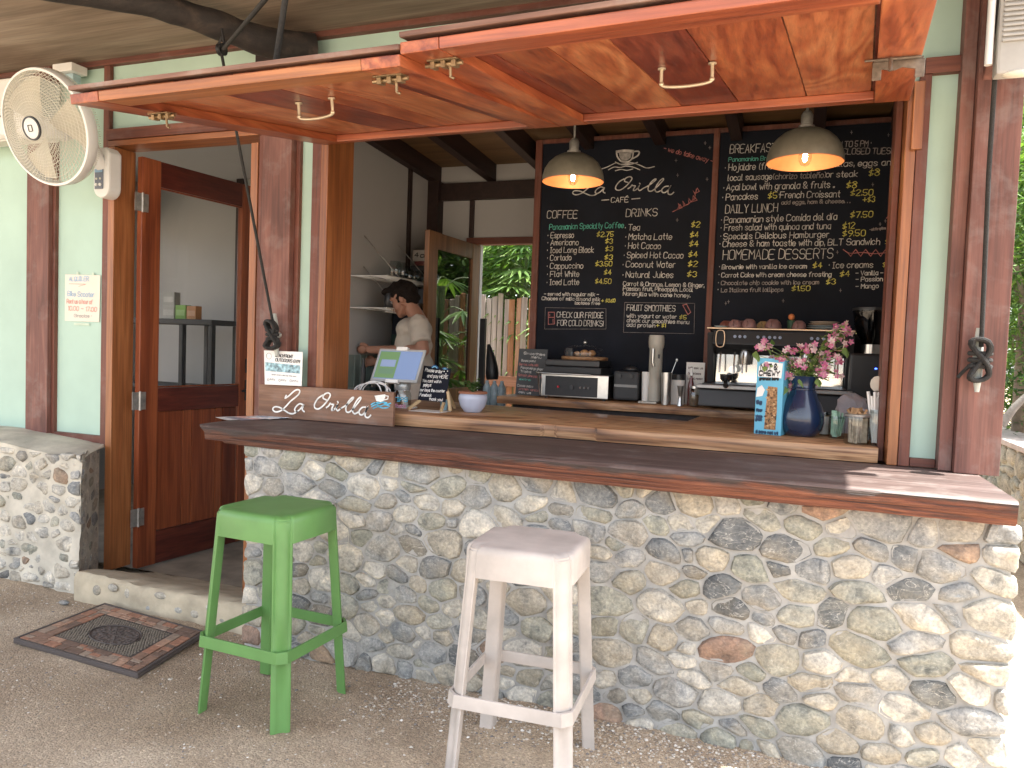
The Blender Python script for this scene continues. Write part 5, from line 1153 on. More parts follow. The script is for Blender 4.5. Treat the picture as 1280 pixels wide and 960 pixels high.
# crumpled paper bags behind the jars
c = PZ(1072,545,IZ); c.y += .14; pb = PY(1065,505,c.y); mb = MB(); mb.ball((pb.x,c.y,pb.z-.005), (.075,.05,.055), 14, 9); mb.v = [(x+.018*fbm(x*30,z*30,y*30), y, z+.02*fbm(x*25,y*25,z*30)) for x, y, z in mb.v]
mb.box((pb.x-.06,c.y-.04,IZ),(pb.x+.07,c.y+.04,pb.z-.02)); solo('paper_bags', mb, plain('lilac_white_paper',(0.50,0.47,0.52),.8), 'crumpled pale paper bags standing behind the jars', 'paper bags')
# ------------------------------------------------------------------ appliances on the back counter
BZ = BCZ + 0.0005
def pxbox(px0, px1, y, yb, z0, z1):               # box between two sight lines, front at y
    return (PY(px0, 480, y).x, y, z0), (PY(px1, 480, y).x, yb, z1)
def ZY(px, py, y): return PY(px, py, y).z
# small allergen board
yy = 1.42; a = PY(644,488,yy); b_ = PY(680,488,yy); zt_ = ZY(660,436,yy+.04)
t_ = thing('small_menu_board', 'small black framed specials board leaning left of the grill', 'chalkboard', ((a.x+b_.x)/2, yy, BZ))
q0, q1, q2, q3 = Vector((a.x,yy,BZ+.002)), Vector((b_.x,yy,BZ+.002)), Vector((b_.x,yy+.05,zt_)), Vector((a.x,yy+.05,zt_)); bk = Vector((0,.012,0))
obj('board', MB().hexa([q0,q1,q1+bk,q0+bk,q3,q2,q2+bk,q3+bk]), plain('charcoal_board',(0.055,0.06,0.065),.6), t_, bevel=.001)
FQ = lambda u, v_: q0.lerp(q1, u).lerp(q3.lerp(q2, u), v_) + Vector((0,-.0015,0))
lettering([(.18,.88,.92,.86,.05,'Smoothies','w'),(.45,.80,.8,.80,.05,'menu','w'),(.12,.72,.62,.72,.045,'Banana peanut','w'),(.05,.64,.72,.63,.045,'Berries, oats, milk','p'),(.12,.57,.9,.55,.045,'Papaya mango ginger','w'),(.12,.49,.5,.48,.045,'Tropical','w'),(.05,.41,.95,.38,.045,'Spinach pineapple mint','p'),(.1,.32,.5,.31,.04,'extra:','t'),(.05,.18,.6,.17,.045,'Cacao maca','w'),(.12,.11,.8,.09,.045,'protein vanilla','p'),(.12,.04,.55,.03,.045,'ask us','w')], FQ, CH, t_, .011, rt2)
# contact grill
y0, y1 = 1.28, 1.58
A = PY(676,490,y0).x; Bx = PY(760,490,y0).x; zt1 = ZY(700,468,y0); Hh2 = ZY(700,456,y0)
t_ = thing('contact_grill', 'steel panini grill with black lid below the glass cake cover', 'grill', ((A+Bx)/2, 1.43, BZ))
obj('body', MB().box((A,y0,BZ+.012),(Bx,y1,zt1+.006)), M['steel'], t_, bevel=.006)
obj('control_panel', MB().box((A+.03,y0-.004,BZ+.02),(Bx-.07,y0-.001,zt1-.012)), M['blackm'], t_, bevel=.001)
obj('plate', MB().box((A+.02,y0-.005,zt1+.008),(Bx-.05,y1,Hh2-.01)), M['blackm'], t_, bevel=.006)
obj('lid', MB().box((A+.025,y0-.012,Hh2-.008),(Bx-.06,y1,Hh2+.035)), M['black'], t_, bevel=.008)
mb = MB(); mb.tube(smooth_path([Vector((A-.012,y0+.02,BZ+.02)),Vector((A-.012,y0-.03,zt1)),Vector((A+.02,y0-.06,zt1+.006)),Vector((Bx-.1,y0-.06,zt1+.006))],4), .006, 8); obj('handle', mb, M['steel'], t_, smooth=True)
for i, (u, c_) in enumerate(((.27,(0.5,0.02,0.03)),(.47,(0.03,0.03,0.035)),(.60,(0.10,0.10,0.10)),(.66,(0.10,0.10,0.10)),(.72,(0.10,0.10,0.10)))):
    p = Vector((A+(Bx-A)*u, y0-.006, (BZ+zt1)/2)); mb = MB(); mb.tube([p+Vector((0,.003,0)), p+Vector((0,-.012,0))], .014 if i == 1 else .007, 14); obj('knob', mb, plain('knob_%d' % i, c_, .4), t_, smooth=True)
for x in (A+.03, Bx-.03): mb = MB(); mb.lathe([(.012,0),(.012,.012)], (x,y0+.03,BZ), 10); obj('foot', mb, M['black'], t_)
# cake cover on the grill lid
cx = PY(730,455,1.42).x; zb = Hh2+.037; R1 = (PY(757,455,1.42).x-PY(702,455,1.42).x)/2
t_ = thing('cake_cover', 'clear cake dome on a wooden base resting on the grill', 'cake cover', (cx,1.43,zb))
mb = MB(); mb.lathe([(R1*1.0,0),(R1*1.03,.006),(R1*1.03,.018),(R1*.98,.022)], (cx,1.43,zb), 32); obj('base', mb, M['inner'], t_, smooth=True)
hd = ZY(730,431,1.43)-zb
mb = MB(); mb.lathe([(R1*.93,.023),(R1*.95,hd*.5),(R1*.86,hd*.78),(R1*.6,hd*.95),(.012,hd)], (cx,1.43,zb), 32); obj('dome', mb, M['glass'], t_, smooth=True)
mb = MB(); mb.ball((cx,1.43,zb+hd+.016), .014, 12, 8); obj('knob', mb, M['steel'], t_, smooth=True)
t2_ = thing('pastry_display', 'pastries and a tiny price card under the clear cake dome', 'pastries', (cx,1.43,zb+.023))
mb = MB(); mb.box((cx-R1*.75,1.36,zb+.023),(cx-R1*.45,1.363,zb+.075)); obj('card', mb, M['blackm'], t2_)
for i, (dx, r) in enumerate(((-.05,.022),(0.0,.03),(.05,.028))): mb = MB(); mb.ball((cx+dx,1.42,zb+.024+r*.75), (r,r,r*.75), 12, 8); obj('pastry', mb, plain('baked_pastry',(0.36,0.20,0.09),.7,var=.4,scale=40), t2_, smooth=True)
# black toaster
A = PY(766,495,1.32).x; Bx = PY(797,495,1.32).x; zt1 = ZY(780,464,1.32)
t_ = thing('toaster', 'black two slot toaster right of the steel grill', 'toaster', ((A+Bx)/2,1.4,BZ))
obj('body', MB().box((A,1.32,BZ+.012),(Bx,1.52,zt1)), M['blackm'], t_, bevel=.015); obj('band', MB().box((A+.006,1.316,(BZ+zt1)/2-.004),(Bx-.006,1.3195,(BZ+zt1)/2+.014)), plain('grey_band',(0.16,0.16,0.16),.4,.5), t_, bevel=.001)
for u in (.25,.72): mb = MB(); p = Vector((A+(Bx-A)*u,1.318,zt1-.03)); mb.tube([p,p+Vector((0,-.012,0))], .012, 12); obj('knob', mb, M['black'], t_, smooth=True)
mb = MB(); mb.ball(((A+Bx)/2+.01,1.42,zt1+.012), (.05,.035,.022), 12, 8); solo('oven_cloth', mb, M['black'], 'bunched black cloth lying on top of the black toaster', 'cloth', smooth=True)
# white blender cup, beige frother tower
def lathe_thing(name, label, cat, px, py, y, prof, mat, n=24, part='body'):
    c = PY(px, py, y); t_ = thing(name, label, cat, (c.x,y,BZ)); mb = MB(); mb.lathe(prof, (c.x,y,BZ), n); obj(part, mb, mat, t_, smooth=True); return t_, c
h = ZY(820,419,1.40)-BZ; r = .046
t_, c = lathe_thing('milk_frother', 'tall beige cylindrical milk frother tower in front of the menu', 'milk frother', 818, 490, 1.40, [(r*.92,.014),(r*.92,h*.80),(r*1.04,h*.82),(r*1.08,h*.87),(r*1.1,h*.90),(r*1.08,h*.97),(r*.98,h),(.001,h)], plain('warm_grey_enamel',(0.40,0.38,0.33),.4))
obj('base', MB().box((c.x-.085,1.31,BZ+.0005),(c.x+.03,1.45,BZ+.013)), plain('warm_grey_base',(0.45,0.43,0.38),.4), t_, bevel=.003)
mb = MB(); mb.tube([(c.x-.010,1.35,BZ+h*.80),(c.x-.010,1.348,BZ+h*.60),(c.x-.004,1.352,BZ+h*.54)], .009, 10); obj('spout', mb, M['steel'], t_, smooth=True)
obj('switch', MB().box((c.x+.022,1.350,BZ+h*.66),(c.x+.032,1.362,BZ+h*.72)), M['black'], t_)
h = ZY(841,466,1.30)-BZ
t_, c = lathe_thing('shaker_cup', 'tall tapered steel shaker tumbler beside the frother', 'shaker', 832, 500, 1.30, [(.026,0),(.034,h),(.032,h-.002),(.026,.02)], M['steel']); 
h = ZY(846,482,1.28)-BZ
t_, c = lathe_thing('jigger', 'small double ended steel measuring cup in front of the canister', 'jigger', 850, 502, 1.27, [(.018,0),(.012,h*.3),(.008,h*.42),(.012,h*.55),(.022,h),(.019,h-.002)], M['steel'])
h = ZY(848,468,1.42)-BZ
t_, c = lathe_thing('canister', 'white labelled canister with a dark lid behind the jigger', 'canister', 847, 495, 1.42, [(.042,0),(.042,h*.82),(.001,h*.82)], M['paper']); mb = MB(); mb.lathe([(.044,h*.82),(.044,h),(.001,h)], (c.x,1.42,BZ), 24); obj('lid', mb, M['black'], t_, smooth=True)
p = PY(835,478,1.36); p2 = PY(846,450,1.36); mb = MB(); mb.tube([Vector((p.x,1.36,BZ+.005)), p, p2], .002, 6); mb.ball(p2, (.008,.004,.011), 8, 6); solo('bar_spoon', mb, M['steel'], 'long thin steel bar spoon leaning out beside the canister', 'spoon', smooth=True)
a, b_ = pxbox(857, 880, 1.46, 1.475, BZ, ZY(868,453,1.46)); t_ = thing('price_card', 'white clipped sheet standing behind the syrup bottle', 'card', (b_[0],1.46,BZ)); obj('sheet', MB().box(a, b_), M['paper'], t_)
FPc = lambda u, v_: Vector((a[0]+(b_[0]-a[0])*u, 1.4585, BZ+(b_[2]-BZ)*v_)); lettering([(.1,.85,.9,.85,.04,'Wifi: ask us','d'),(.1,.72,.8,.72,.04,'Coffee beans','d'),(.1,.6,.9,.6,.04,'Local roast','d')], FPc, CH, t_, .02, rt2)
h = ZY(866,460,1.36)-BZ
t_, c = lathe_thing('syrup_bottle', 'small dark red syrup bottle with a pale cap', 'bottle', 863, 497, 1.36, [(.020,0),(.021,h*.45),(.018,h*.58),(.007,h*.74),(.007,h*.80)], plain('dark_red_syrup',(0.12,0.02,0.015),.2,coat=.5)); mb = MB(); mb.lathe([(.009,h*.80),(.009,h),(.001,h)], (c.x,1.36,BZ), 12); obj('cap', mb, M['paper'], t_, smooth=True)
h = ZY(870,482,1.30)-BZ
t_, c = lathe_thing('sugar_shaker', 'round glass shaker of brown sugar with a steel lid next to the coffee machine', 'sugar shaker', 868, 503, 1.30, [(.028,0),(.034,.01),(.034,h*.75),(.026,h*.86)], M['jarglass']); mb = MB(); mb.lathe([(.028,h*.86),(.028,h*.97),(.02,h),(.001,h)], (c.x,1.30,BZ), 16); obj('lid', mb, M['steel'], t_, smooth=True); mb = MB(); mb.lathe([(.026,.004),(.030,.012),(.030,h*.55),(.001,h*.57)], (c.x,1.30,BZ), 16); obj('sugar', mb, plain('brown_sugar',(0.20,0.13,0.08),.9), t_, smooth=True)
c = PY(806,492,1.35); mb = MB(); h = ZY(806,465,1.35)-BZ; mb.lathe([(.020,0),(.026,h),(.024,h-.002),(.019,.01)], (c.x-.005,1.38,BZ), 16); solo('plastic_cup', mb, M['paper'], 'white paper cup half hidden left of the frother tower', 'cup', smooth=True)

# espresso machine
y0, y1 = 1.12, 1.60
X0 = PY(881,470,y0).x; X1 = X0+0.80; zT = ZY(900,409,y0+.1); zP = ZY(900,432,y0); zm = ZY(900,442,y0); zt_ = ZY(900,482,y0); 
t_ = thing('espresso_machine', 'black two group espresso machine with steel panels behind the flowers', 'espresso machine', ((X0+X1)/2, 1.36, BZ))
obj('drip_base', MB().prism([(y0-.02,BZ+.02),(y0+.0,zt_-.02),(y1,zt_-.02),(y1,BZ+.02)], (X0-.03,X1), 0), M['black'], t_, bevel=.008)
obj('drip_tray', MB().box((X0-.04,y0-.045,zt_-.018),(X1,y0+.20,zt_+.004)), plain('satin_tray_steel',(0.34,0.34,0.34),.4,.6), t_, bevel=.004)
obj('grate', MB().box((X0-.01,y0-.03,zt_+.005),(X1-.03,y0+.18,zt_+.012)), M['black'], t_, bevel=.002)
obj('back_panel', MB().box((X0+.04,y0+.205,zt_+.006),(X1-.04,y1,zm)), plain('mirror_steel',(0.55,0.56,0.56),.08,1.0,var=.02), t_, bevel=.002)
for xx in (X0, X1-.035): obj('side_panel', MB().prism([(y0+.14,zt_+.006),(y0+.06,zm+.02),(y0+.02,zT-.035),(y1,zT-.02),(y1,zt_+.006)], (xx,xx+.035), 0), M['blackm'], t_, bevel=.005)
obj('hood', MB().prism([(y0+.03,zP-.015),(y0-.01,zP+.01),(y0+.02,zT-.016),(y1,zT-.016),(y1,zm+.002),(y0+.16,zm+.002)], (X0+.036,X1-.036), 0), M['blackm'], t_, bevel=.006)
obj('cup_shelf', MB().box((X0,y0-.0,zT-.014),(X1,y1,zT-.004)), plain('warm_steel_edge',(0.50,0.36,0.24),.3,.8), t_, bevel=.003)
for i, u in enumerate((.20,.235,.27,.36,.40,.44,.475,.51,.72,.76,.80,.84)):
    p = Vector((X0+(X1-X0)*u, y0+.002, (zP+zT)/2)); mb = MB(); mb.tube([p+Vector((0,.01,0)),p+Vector((0,-.006,0))], .009, 12); obj('button', mb, plain('lit_button',(0.20,0.24,0.34),.4), t_, smooth=True)
for u in (.10,.90):
    p = Vector((X0+(X1-X0)*u, y0-.012, (zP+zT)/2-.01)); mb = MB(); mb.tube(smooth_path([p+Vector((-.02,0,-.045)),p+Vector((-.02,-.01,.035)),p+Vector((.02,-.01,.035)),p+Vector((.02,0,-.045))],4,closed=True)+[p+Vector((-.02,0,-.045))], .004, 8); obj('lever', mb, plain('copper_ring',(0.55,0.42,0.30),.3,.8), t_, smooth=True)
for u in (.27,.70):
    gx = X0+(X1-X0)*u; mb = MB(); mb.lathe([(.032,-.05),(.036,-.01),(.036,.02),(.03,.04)], (gx,y0+.10,zm-.01), 20); obj('group_head', mb, M['steel'], t_, smooth=True)
for u, dz in ((.155,0),(.70,0)):
    gx = X0+(X1-X0)*u; zc = zt_+.055+dz; mb = MB(); mb.lathe([(.020,-.03),(.034,-.015),(.036,.012),(.033,.014)], (gx,y0-.02,zc), 20); mb.tube([(gx,y0-.03,zc-.01),(gx+.01,y0-.13,zc-.05)], [.012,.016], 10); mb.tube([(gx,y0-.02,zc-.03),(gx,y0-.02,zc-.055)], .009, 8); solo('portafilter', mb, M['steel'] if False else plain('dark_portafilter',(0.05,0.05,0.05),.25,.6), 'portafilter resting at the %s end of the espresso machine tray' % ('left' if u < .5 else 'right'), 'portafilter', smooth=True)
for u in (.10,.20,.26,.90): gx = X0+(X1-X0)*u; mb = MB(); mb.tube([(gx,y0+.06,zm+.01),(gx,y0+.03,zm-.05),(gx,y0+.02,zm-.11)], .005, 8); obj('steam_wand', mb, M['steel'], t_, smooth=True)
p = PY(916,462,y0+.04); mb = MB(); mb.tube([p+Vector((0,0,.05)),p+Vector((0,0,.02))], .002, 6); mb.tube([p+Vector((0,.004,0)),p+Vector((0,-.004,0))], .024, 20); obj('gauge', mb, M['steel'], t_, smooth=True)
p = PY(949,432,y0-.01); mb = MB(); mb.lathe([(.016,-.022),(.020,.022),(.018,.020)], (p.x,y0+.03,p.z), 14); solo('shot_glass', mb, M['jarglass'], 'small clear glass hung under the espresso machine hood', 'glass', smooth=True)
# crockery on the machine
zc = zT-.0035; mauve = plain('mauve_stoneware',(0.22,0.12,0.115),.5,var=.15)
def cup(px, y, r, h, mat, label, hang=.0):
    x = PY(px, 405, y).x; t_ = thing('cup', label, 'cup', (x,y,zc), 0, 'cups upturned on the espresso machine'); mb = MB(); mb.lathe([(r*.98,0),(r,.004),(r*.98,h*.35),(r*.80,h*.75),(r*.5,h*.96),(r*.42,h),(r*.36,h*.97)], (x,y,zc), 22); obj('bowl', mb, mat, t_, smooth=True)
    mb = MB(); mb.tube(smooth_path([(x-.008,y-r*.95,zc+h*.25),(x-.010,y-r*1.25,zc+h*.3),(x-.010,y-r*1.25,zc+h*.6),(x-.008,y-r*.75,zc+h*.72)],4), .004, 7); obj('handle', mb, mat, t_, smooth=True)
cup(908,1.30,.042,.046,plain('red_brown_stoneware',(0.20,0.07,0.05),.5),'dark red brown cup at the left end of the row on the coffee machine')
cup(919,1.18,.040,.048,mauve,'mauve cup second from the left on the coffee machine'); cup(929,1.34,.042,.050,mauve,'mauve cup standing behind between the second and third front cups'); cup(936.5,1.19,.043,.054,mauve,'mauve cup left of the tan bowl on the coffee machine')
cup(954,1.34,.040,.048,plain('tan_stoneware',(0.42,0.30,0.15),.5),'tan cup in the middle of the row on the coffee machine'); cup(966.5,1.19,.046,.055,mauve,'largest mauve cup, right of the tan one'); cup(999,1.20,.040,.050,mauve,'mauve cup left of the stacked plates')
c = PY(890,408,1.2); 
x = PY(906,408,1.17).x; mb = MB(); mb.lathe([(.026,0),(.038,.006),(.040,.009),(.02,.007)], (x-.02,1.17,zc), 20); solo('saucer', mb, plain('pale_blue_saucer',(0.42,0.50,0.52),.4), 'pale blue saucer at the left end of the coffee machine top', 'saucer', smooth=True)
for i, (col_, lab) in enumerate((((0.42,0.50,0.54),'pale blue plate, bottom of the stack on the coffee machine'),((0.34,0.44,0.50),'blue plate, second from the bottom of the stack'),((0.50,0.36,0.26),'tan plate, third from the bottom of the stack'),((0.55,0.50,0.42),'cream plate on top of the stack'))):
    x = PY(1031,405,1.25).x; mb = MB(); z = zc+.0115*i; rr = .105-.008*i; mb.lathe([(rr*.55,0),(rr*.6,.004),(rr,.012),(rr*.99,.0135),(rr*.6,.006),(.001,.006)], (x,1.25,z), 30); solo('plate', mb, plain('plate_%d' % i, col_, .4), lab, 'plate', 'plates stacked on the espresso machine', smooth=True)
x = PY(989,404,1.28).x; t_ = thing('toy_plant', 'little green pot with an orange ball on top of the coffee machine', 'ornament', (x,1.28,zc)); mb = MB(); mb.lathe([(.02,0),(.024,.05),(.02,.055)], (x,1.28,zc), 14); obj('pot', mb, plain('dark_green_pot',(0.03,0.09,0.05),.5), t_, smooth=True); mb = MB(); mb.ball((x,1.28,zc+.075), .019, 12, 8); obj('orange_ball', mb, plain('orange_ball',(0.55,0.18,0.06),.6), t_, smooth=True)
# coffee grinder at the right end
x = PY(1088,430,1.15).x; t_ = thing('coffee_grinder', 'tall black coffee grinder with clear bean hopper at the right end', 'coffee grinder', (x,1.2,BZ)); zg = ZY(1085,435,1.15); ztop = ZY(1085,388,1.15)
obj('body', MB().box((x-.10,1.16,BZ+.01),(x+.10,1.36,zg-.03)), M['black'], t_, bevel=.015); mb = MB(); mb.lathe([(.05,-.03),(.052,.02)], (x+.01,1.2,zg), 24); obj('collar', mb, M['steel'], t_, smooth=True)
mb = MB(); mb.lathe([(.05,.025),(.09,.10),(.105,.20),(.105,ztop-zg)], (x+.01,1.2,zg), 28); obj('hopper', mb, glass('smoky_hopper',(0.35,0.36,0.38)), t_, smooth=True); mb = MB(); mb.lathe([(.108,0),(.108,.015),(.001,.018)], (x+.01,1.2,ztop), 28); obj('lid', mb, M['black'], t_, smooth=True)
for dx in (-.012,.016): mb = MB(); p = PY(1098,461,1.15); mb.ball((p.x+dx,1.155,p.z), (.007,.003,.004), 8, 6); obj('display_light', mb, emit('blue_display_light',(0.05,0.12,0.9),2.0), t_)
solo('dark_tower', MB().box((x+.105,1.22,BZ+.005),(x+.13,1.45,BZ+.26)), M['blackm'], 'plain black appliance beside the grinder', 'appliance', bevel=.01)

# ------------------------------------------------------------------ wire shelves on the side wall
wire = plain('white_coated_wire',(0.50,0.50,0.48),.4)
def shelf(z, ya, yb_, label, depth=.30):
    t_ = thing('wire_shelf', label, 'shelf', (-2.93,(ya+yb_)/2,z), 0, 'wire shelves on the side wall'); xw = -2.945; mb = MB()
    for k in range(int((yb_-ya)/.022)+1): mb.tube([(xw,ya+.022*k,z),(xw+depth,ya+.022*k,z),(xw+depth,ya+.022*k,z-.025)], .0022, 4)
    o = obj('wires', mb, wire, t_); o['kind'] = 'stuff'
    for xx, dz in ((xw+.002,0),(xw+depth*.5,-.003),(xw+depth,.002),(xw+depth,-.027)): mb = MB(); mb.tube([(xx,ya,z+dz),(xx,yb_,z+dz)], .004, 6); obj('rod', mb, wire, t_)
    for y in (ya+.18, (ya+yb_)/2+.1): mb = MB(); mb.tube([(xw+.004,y,z+.30),(xw+depth-.004,y,z+.004)], .004, 6); obj('brace', mb, M['zinc'], t_)
    return xw+depth*.5
sz1 = PX(470,342,-2.66).z; sz2 = PX(450,381,-2.66).z
shelf(sz1, 1.06, 2.20, 'upper white wire shelf with empty glass jars'); shelf(sz2, 1.06, 1.95, 'lower white wire shelf with a black kettle and bowls')
for i, (y, r, h) in enumerate(((1.30,.045,.12),(1.40,.045,.12),(1.50,.04,.085),(1.58,.04,.085),(1.66,.045,.095),(1.75,.045,.09),(1.84,.04,.085))):
    mb = MB(); mb.lathe([(r*.9,0),(r,.005),(r,h*.8),(r*.85,h*.9),(r*.85,h)], (-2.72,y,sz1+.005), 16); solo('glass_jar', mb, M['jarglass'], ['tallest glass jar at the near end of the upper shelf','tall glass jar second from the near end of the upper shelf','short glass jar third from the near end of the upper shelf','short glass jar fourth from the near end of the upper shelf','short glass jar fifth from the near end of the upper shelf','short glass jar next to the black crate on the upper shelf','glass jar in front of the black crate on the upper shelf'][i], 'jar', 'glass jars on the upper shelf', smooth=True)
solo('black_crate', MB().box((-2.90,1.85,sz1+.005),(-2.70,2.15,sz1+.16)), M['blackm'], 'black plastic crate on the upper shelf behind the jars', 'crate', bevel=.006)
t_ = thing('snack_bag', 'white and dark red snack bag hanging at the end of the upper shelf', 'snack bag', (-2.60,1.99,1.80)); p = PY(528,330,1.9)
mb = MB(); w2 = .085; mb.ball((p.x,1.92,p.z-.0), (w2,.035,.11), 14, 10); obj('bag', mb, plain('dark_red_foil',(0.14,0.035,0.035),.35,var=.4,scale=20), t_, smooth=True)
obj('top_band', MB().box((p.x-w2*.95,1.884,p.z+.02),(p.x+w2*.95,1.935,p.z+.11)), plain('white_foil',(0.45,0.43,0.40),.4), t_, bevel=.008); mb = MB(); mb.ball((p.x-.005,1.884,p.z-.045), (.055,.008,.04), 14, 8); obj('picture', mb, plain('snack_print',(0.35,0.14,0.06),.6,var=.7,scale=50), t_, smooth=True)
FB2 = lambda u, v_: Vector((p.x+u, 1.882, p.z+v_)); lettering([(-.06,.055,-.03,.055,.03,'4','w'),(-.01,.05,.05,.05,.022,'Oh','w')], FB2, {'w': M['ink_black']}, t_, .008, rt2)
mb = MB(); mb.lathe([(.04,0),(.05,.01),(.046,.10),(.03,.12)], (-2.70,1.22,sz2+.005), 18); mb.tube(smooth_path([(-2.70,1.265,sz2+.10),(-2.70,1.31,sz2+.08),(-2.70,1.29,sz2+.03)],4), .006, 6); solo('kettle', mb, M['black'], 'small black kettle on the lower shelf by the window frame', 'kettle', smooth=True)
for i, (y, r, cc_) in enumerate(((1.42,.07,(0.22,0.20,0.17)),(1.58,.08,(0.20,0.17,0.15)),(1.72,.06,(0.35,0.33,0.30)))):
    mb = MB(); mb.lathe([(r*.5,0),(r*.8,.02),(r,.06),(r*.96,.06),(r*.5,.01)], (-2.72,y,sz2+.005), 20); solo('bowl', mb, plain('bowl_%d' % i, cc_, .5), ['grey bowl nearest the kettle on the lower shelf','large brown bowl in the middle of the lower shelf','small pale bowl at the far end of the lower shelf'][i], 'bowl', 'bowls on the lower shelf', smooth=True)
t_ = thing('tall_cabinet', 'tall dark navy drinks cabinet behind the barista', 'cabinet', (-2.76,1.92,0.01)); obj('body', MB().box((-2.93,1.64,.01),(-2.60,2.22,1.90)), plain('navy_cabinet',(0.012,0.018,0.035),.35), t_, bevel=.008); obj('side_strip', MB().box((-2.925,1.632,.05),(-2.87,1.6385,1.55)), plain('dark_green_strip',(0.02,0.06,0.055),.5), t_)
# side worktop under the barista's hands
t_ = thing('side_worktop', 'dark worktop along the side wall in front of the barista', 'worktop', (-2.82,1.3,0)); obj('top', MB().box((-2.946,1.03,1.10),(-2.70,1.62,1.13)), M['blackm'], t_, bevel=.004); obj('cupboard', MB().box((-2.944,1.05,.01),(-2.72,1.6,1.098)), M['dark_beam'], t_)
p = PY(437,445,1.15)
for i, (dx, h, r) in enumerate(((-.03,.24,.018),(.0,.16,.028),(.06,.10,.03))): mb = MB(); mb.lathe([(r*.8,0),(r,.01),(r,h*.7),(r*.4,h*.85),(r*.4,h)], (-2.86+dx*1.0+.03,1.14+.09*i,1.131), 14); solo('bar_bottle', mb, [M['black'],M['jarglass'],M['steel']][i], ['dark slim bottle on the side worktop by the wall','clear bottle between the dark bottle and the steel tin','short steel tin with a neck on the side worktop'][i], 'bottle', smooth=True)

# ------------------------------------------------------------------ side room seen through the entrance
yr = 1.7
xs0, xs1, zs = PY(150,402,yr).x, PY(265,402,yr).x, ZY(240,399,yr)
t_ = thing('black_shelf_unit', 'black plastic shelf unit seen through the glass of the entrance door', 'shelf unit', ((xs0+xs1)/2,1.9,0))
obj('top_shelf', MB().box((xs0,yr,zs-.045),(xs1,yr+.36,zs)), M['blackm'], t_, bevel=.006); obj('lower_shelf', MB().box((xs0,yr,zs-.62),(xs1-.16,yr+.36,zs-.58)), M['blackm'], t_, bevel=.006)
for x in (xs0+.02, PY(222,430,yr).x, xs1-.05): 
    for y in (yr+.01, yr+.31): obj('leg', MB().box((x,y,.01),(x+.045,y+.045,zs-.046)), M['blackm'], t_, bevel=.006)
bx = [((203,218),(365,382),(0.42,0.42,0.40),'small white box, top of two stacked on the black shelf unit',0),((203,218),(381,399),(0.45,0.45,0.43),'small white box, bottom of two stacked on the black shelf unit',0),((219,232),(381,398.5),(0.20,0.42,0.06),'small green box between the white and orange boxes',.0),((233,245),(382,398.5),(0.50,0.22,0.07),'small orange box at the right end of the row',.0)]
for (pa, pb, col_, lab, _) in bx:
    z0_, z1_ = ZY(220,pb[1],yr+.05), ZY(220,pb[0],yr+.05)
    if pb[1] > 390: z0_ = zs+.0005
    t_ = thing('tea_box', lab, 'box', (PY(pa[0],390,yr+.05).x,yr+.05,z0_)); x_a, x_b = PY(pa[0],390,yr+.05).x, PY(pa[1],390,yr+.05).x
    obj('carton', MB().box((x_a+.002,yr+.05,z0_),(x_b-.002,yr+.12,z1_-.001)), plain('tea_carton',col_,.5), t_, bevel=.002); obj('print', MB().box((x_a+.012,yr+.0485,z0_+(z1_-z0_)*.25),(x_b-.012,yr+.0495,z0_+(z1_-z0_)*.65)), plain('tea_print',tuple(min(.7,.15+x_*.9) for x_ in col_),.6), t_)
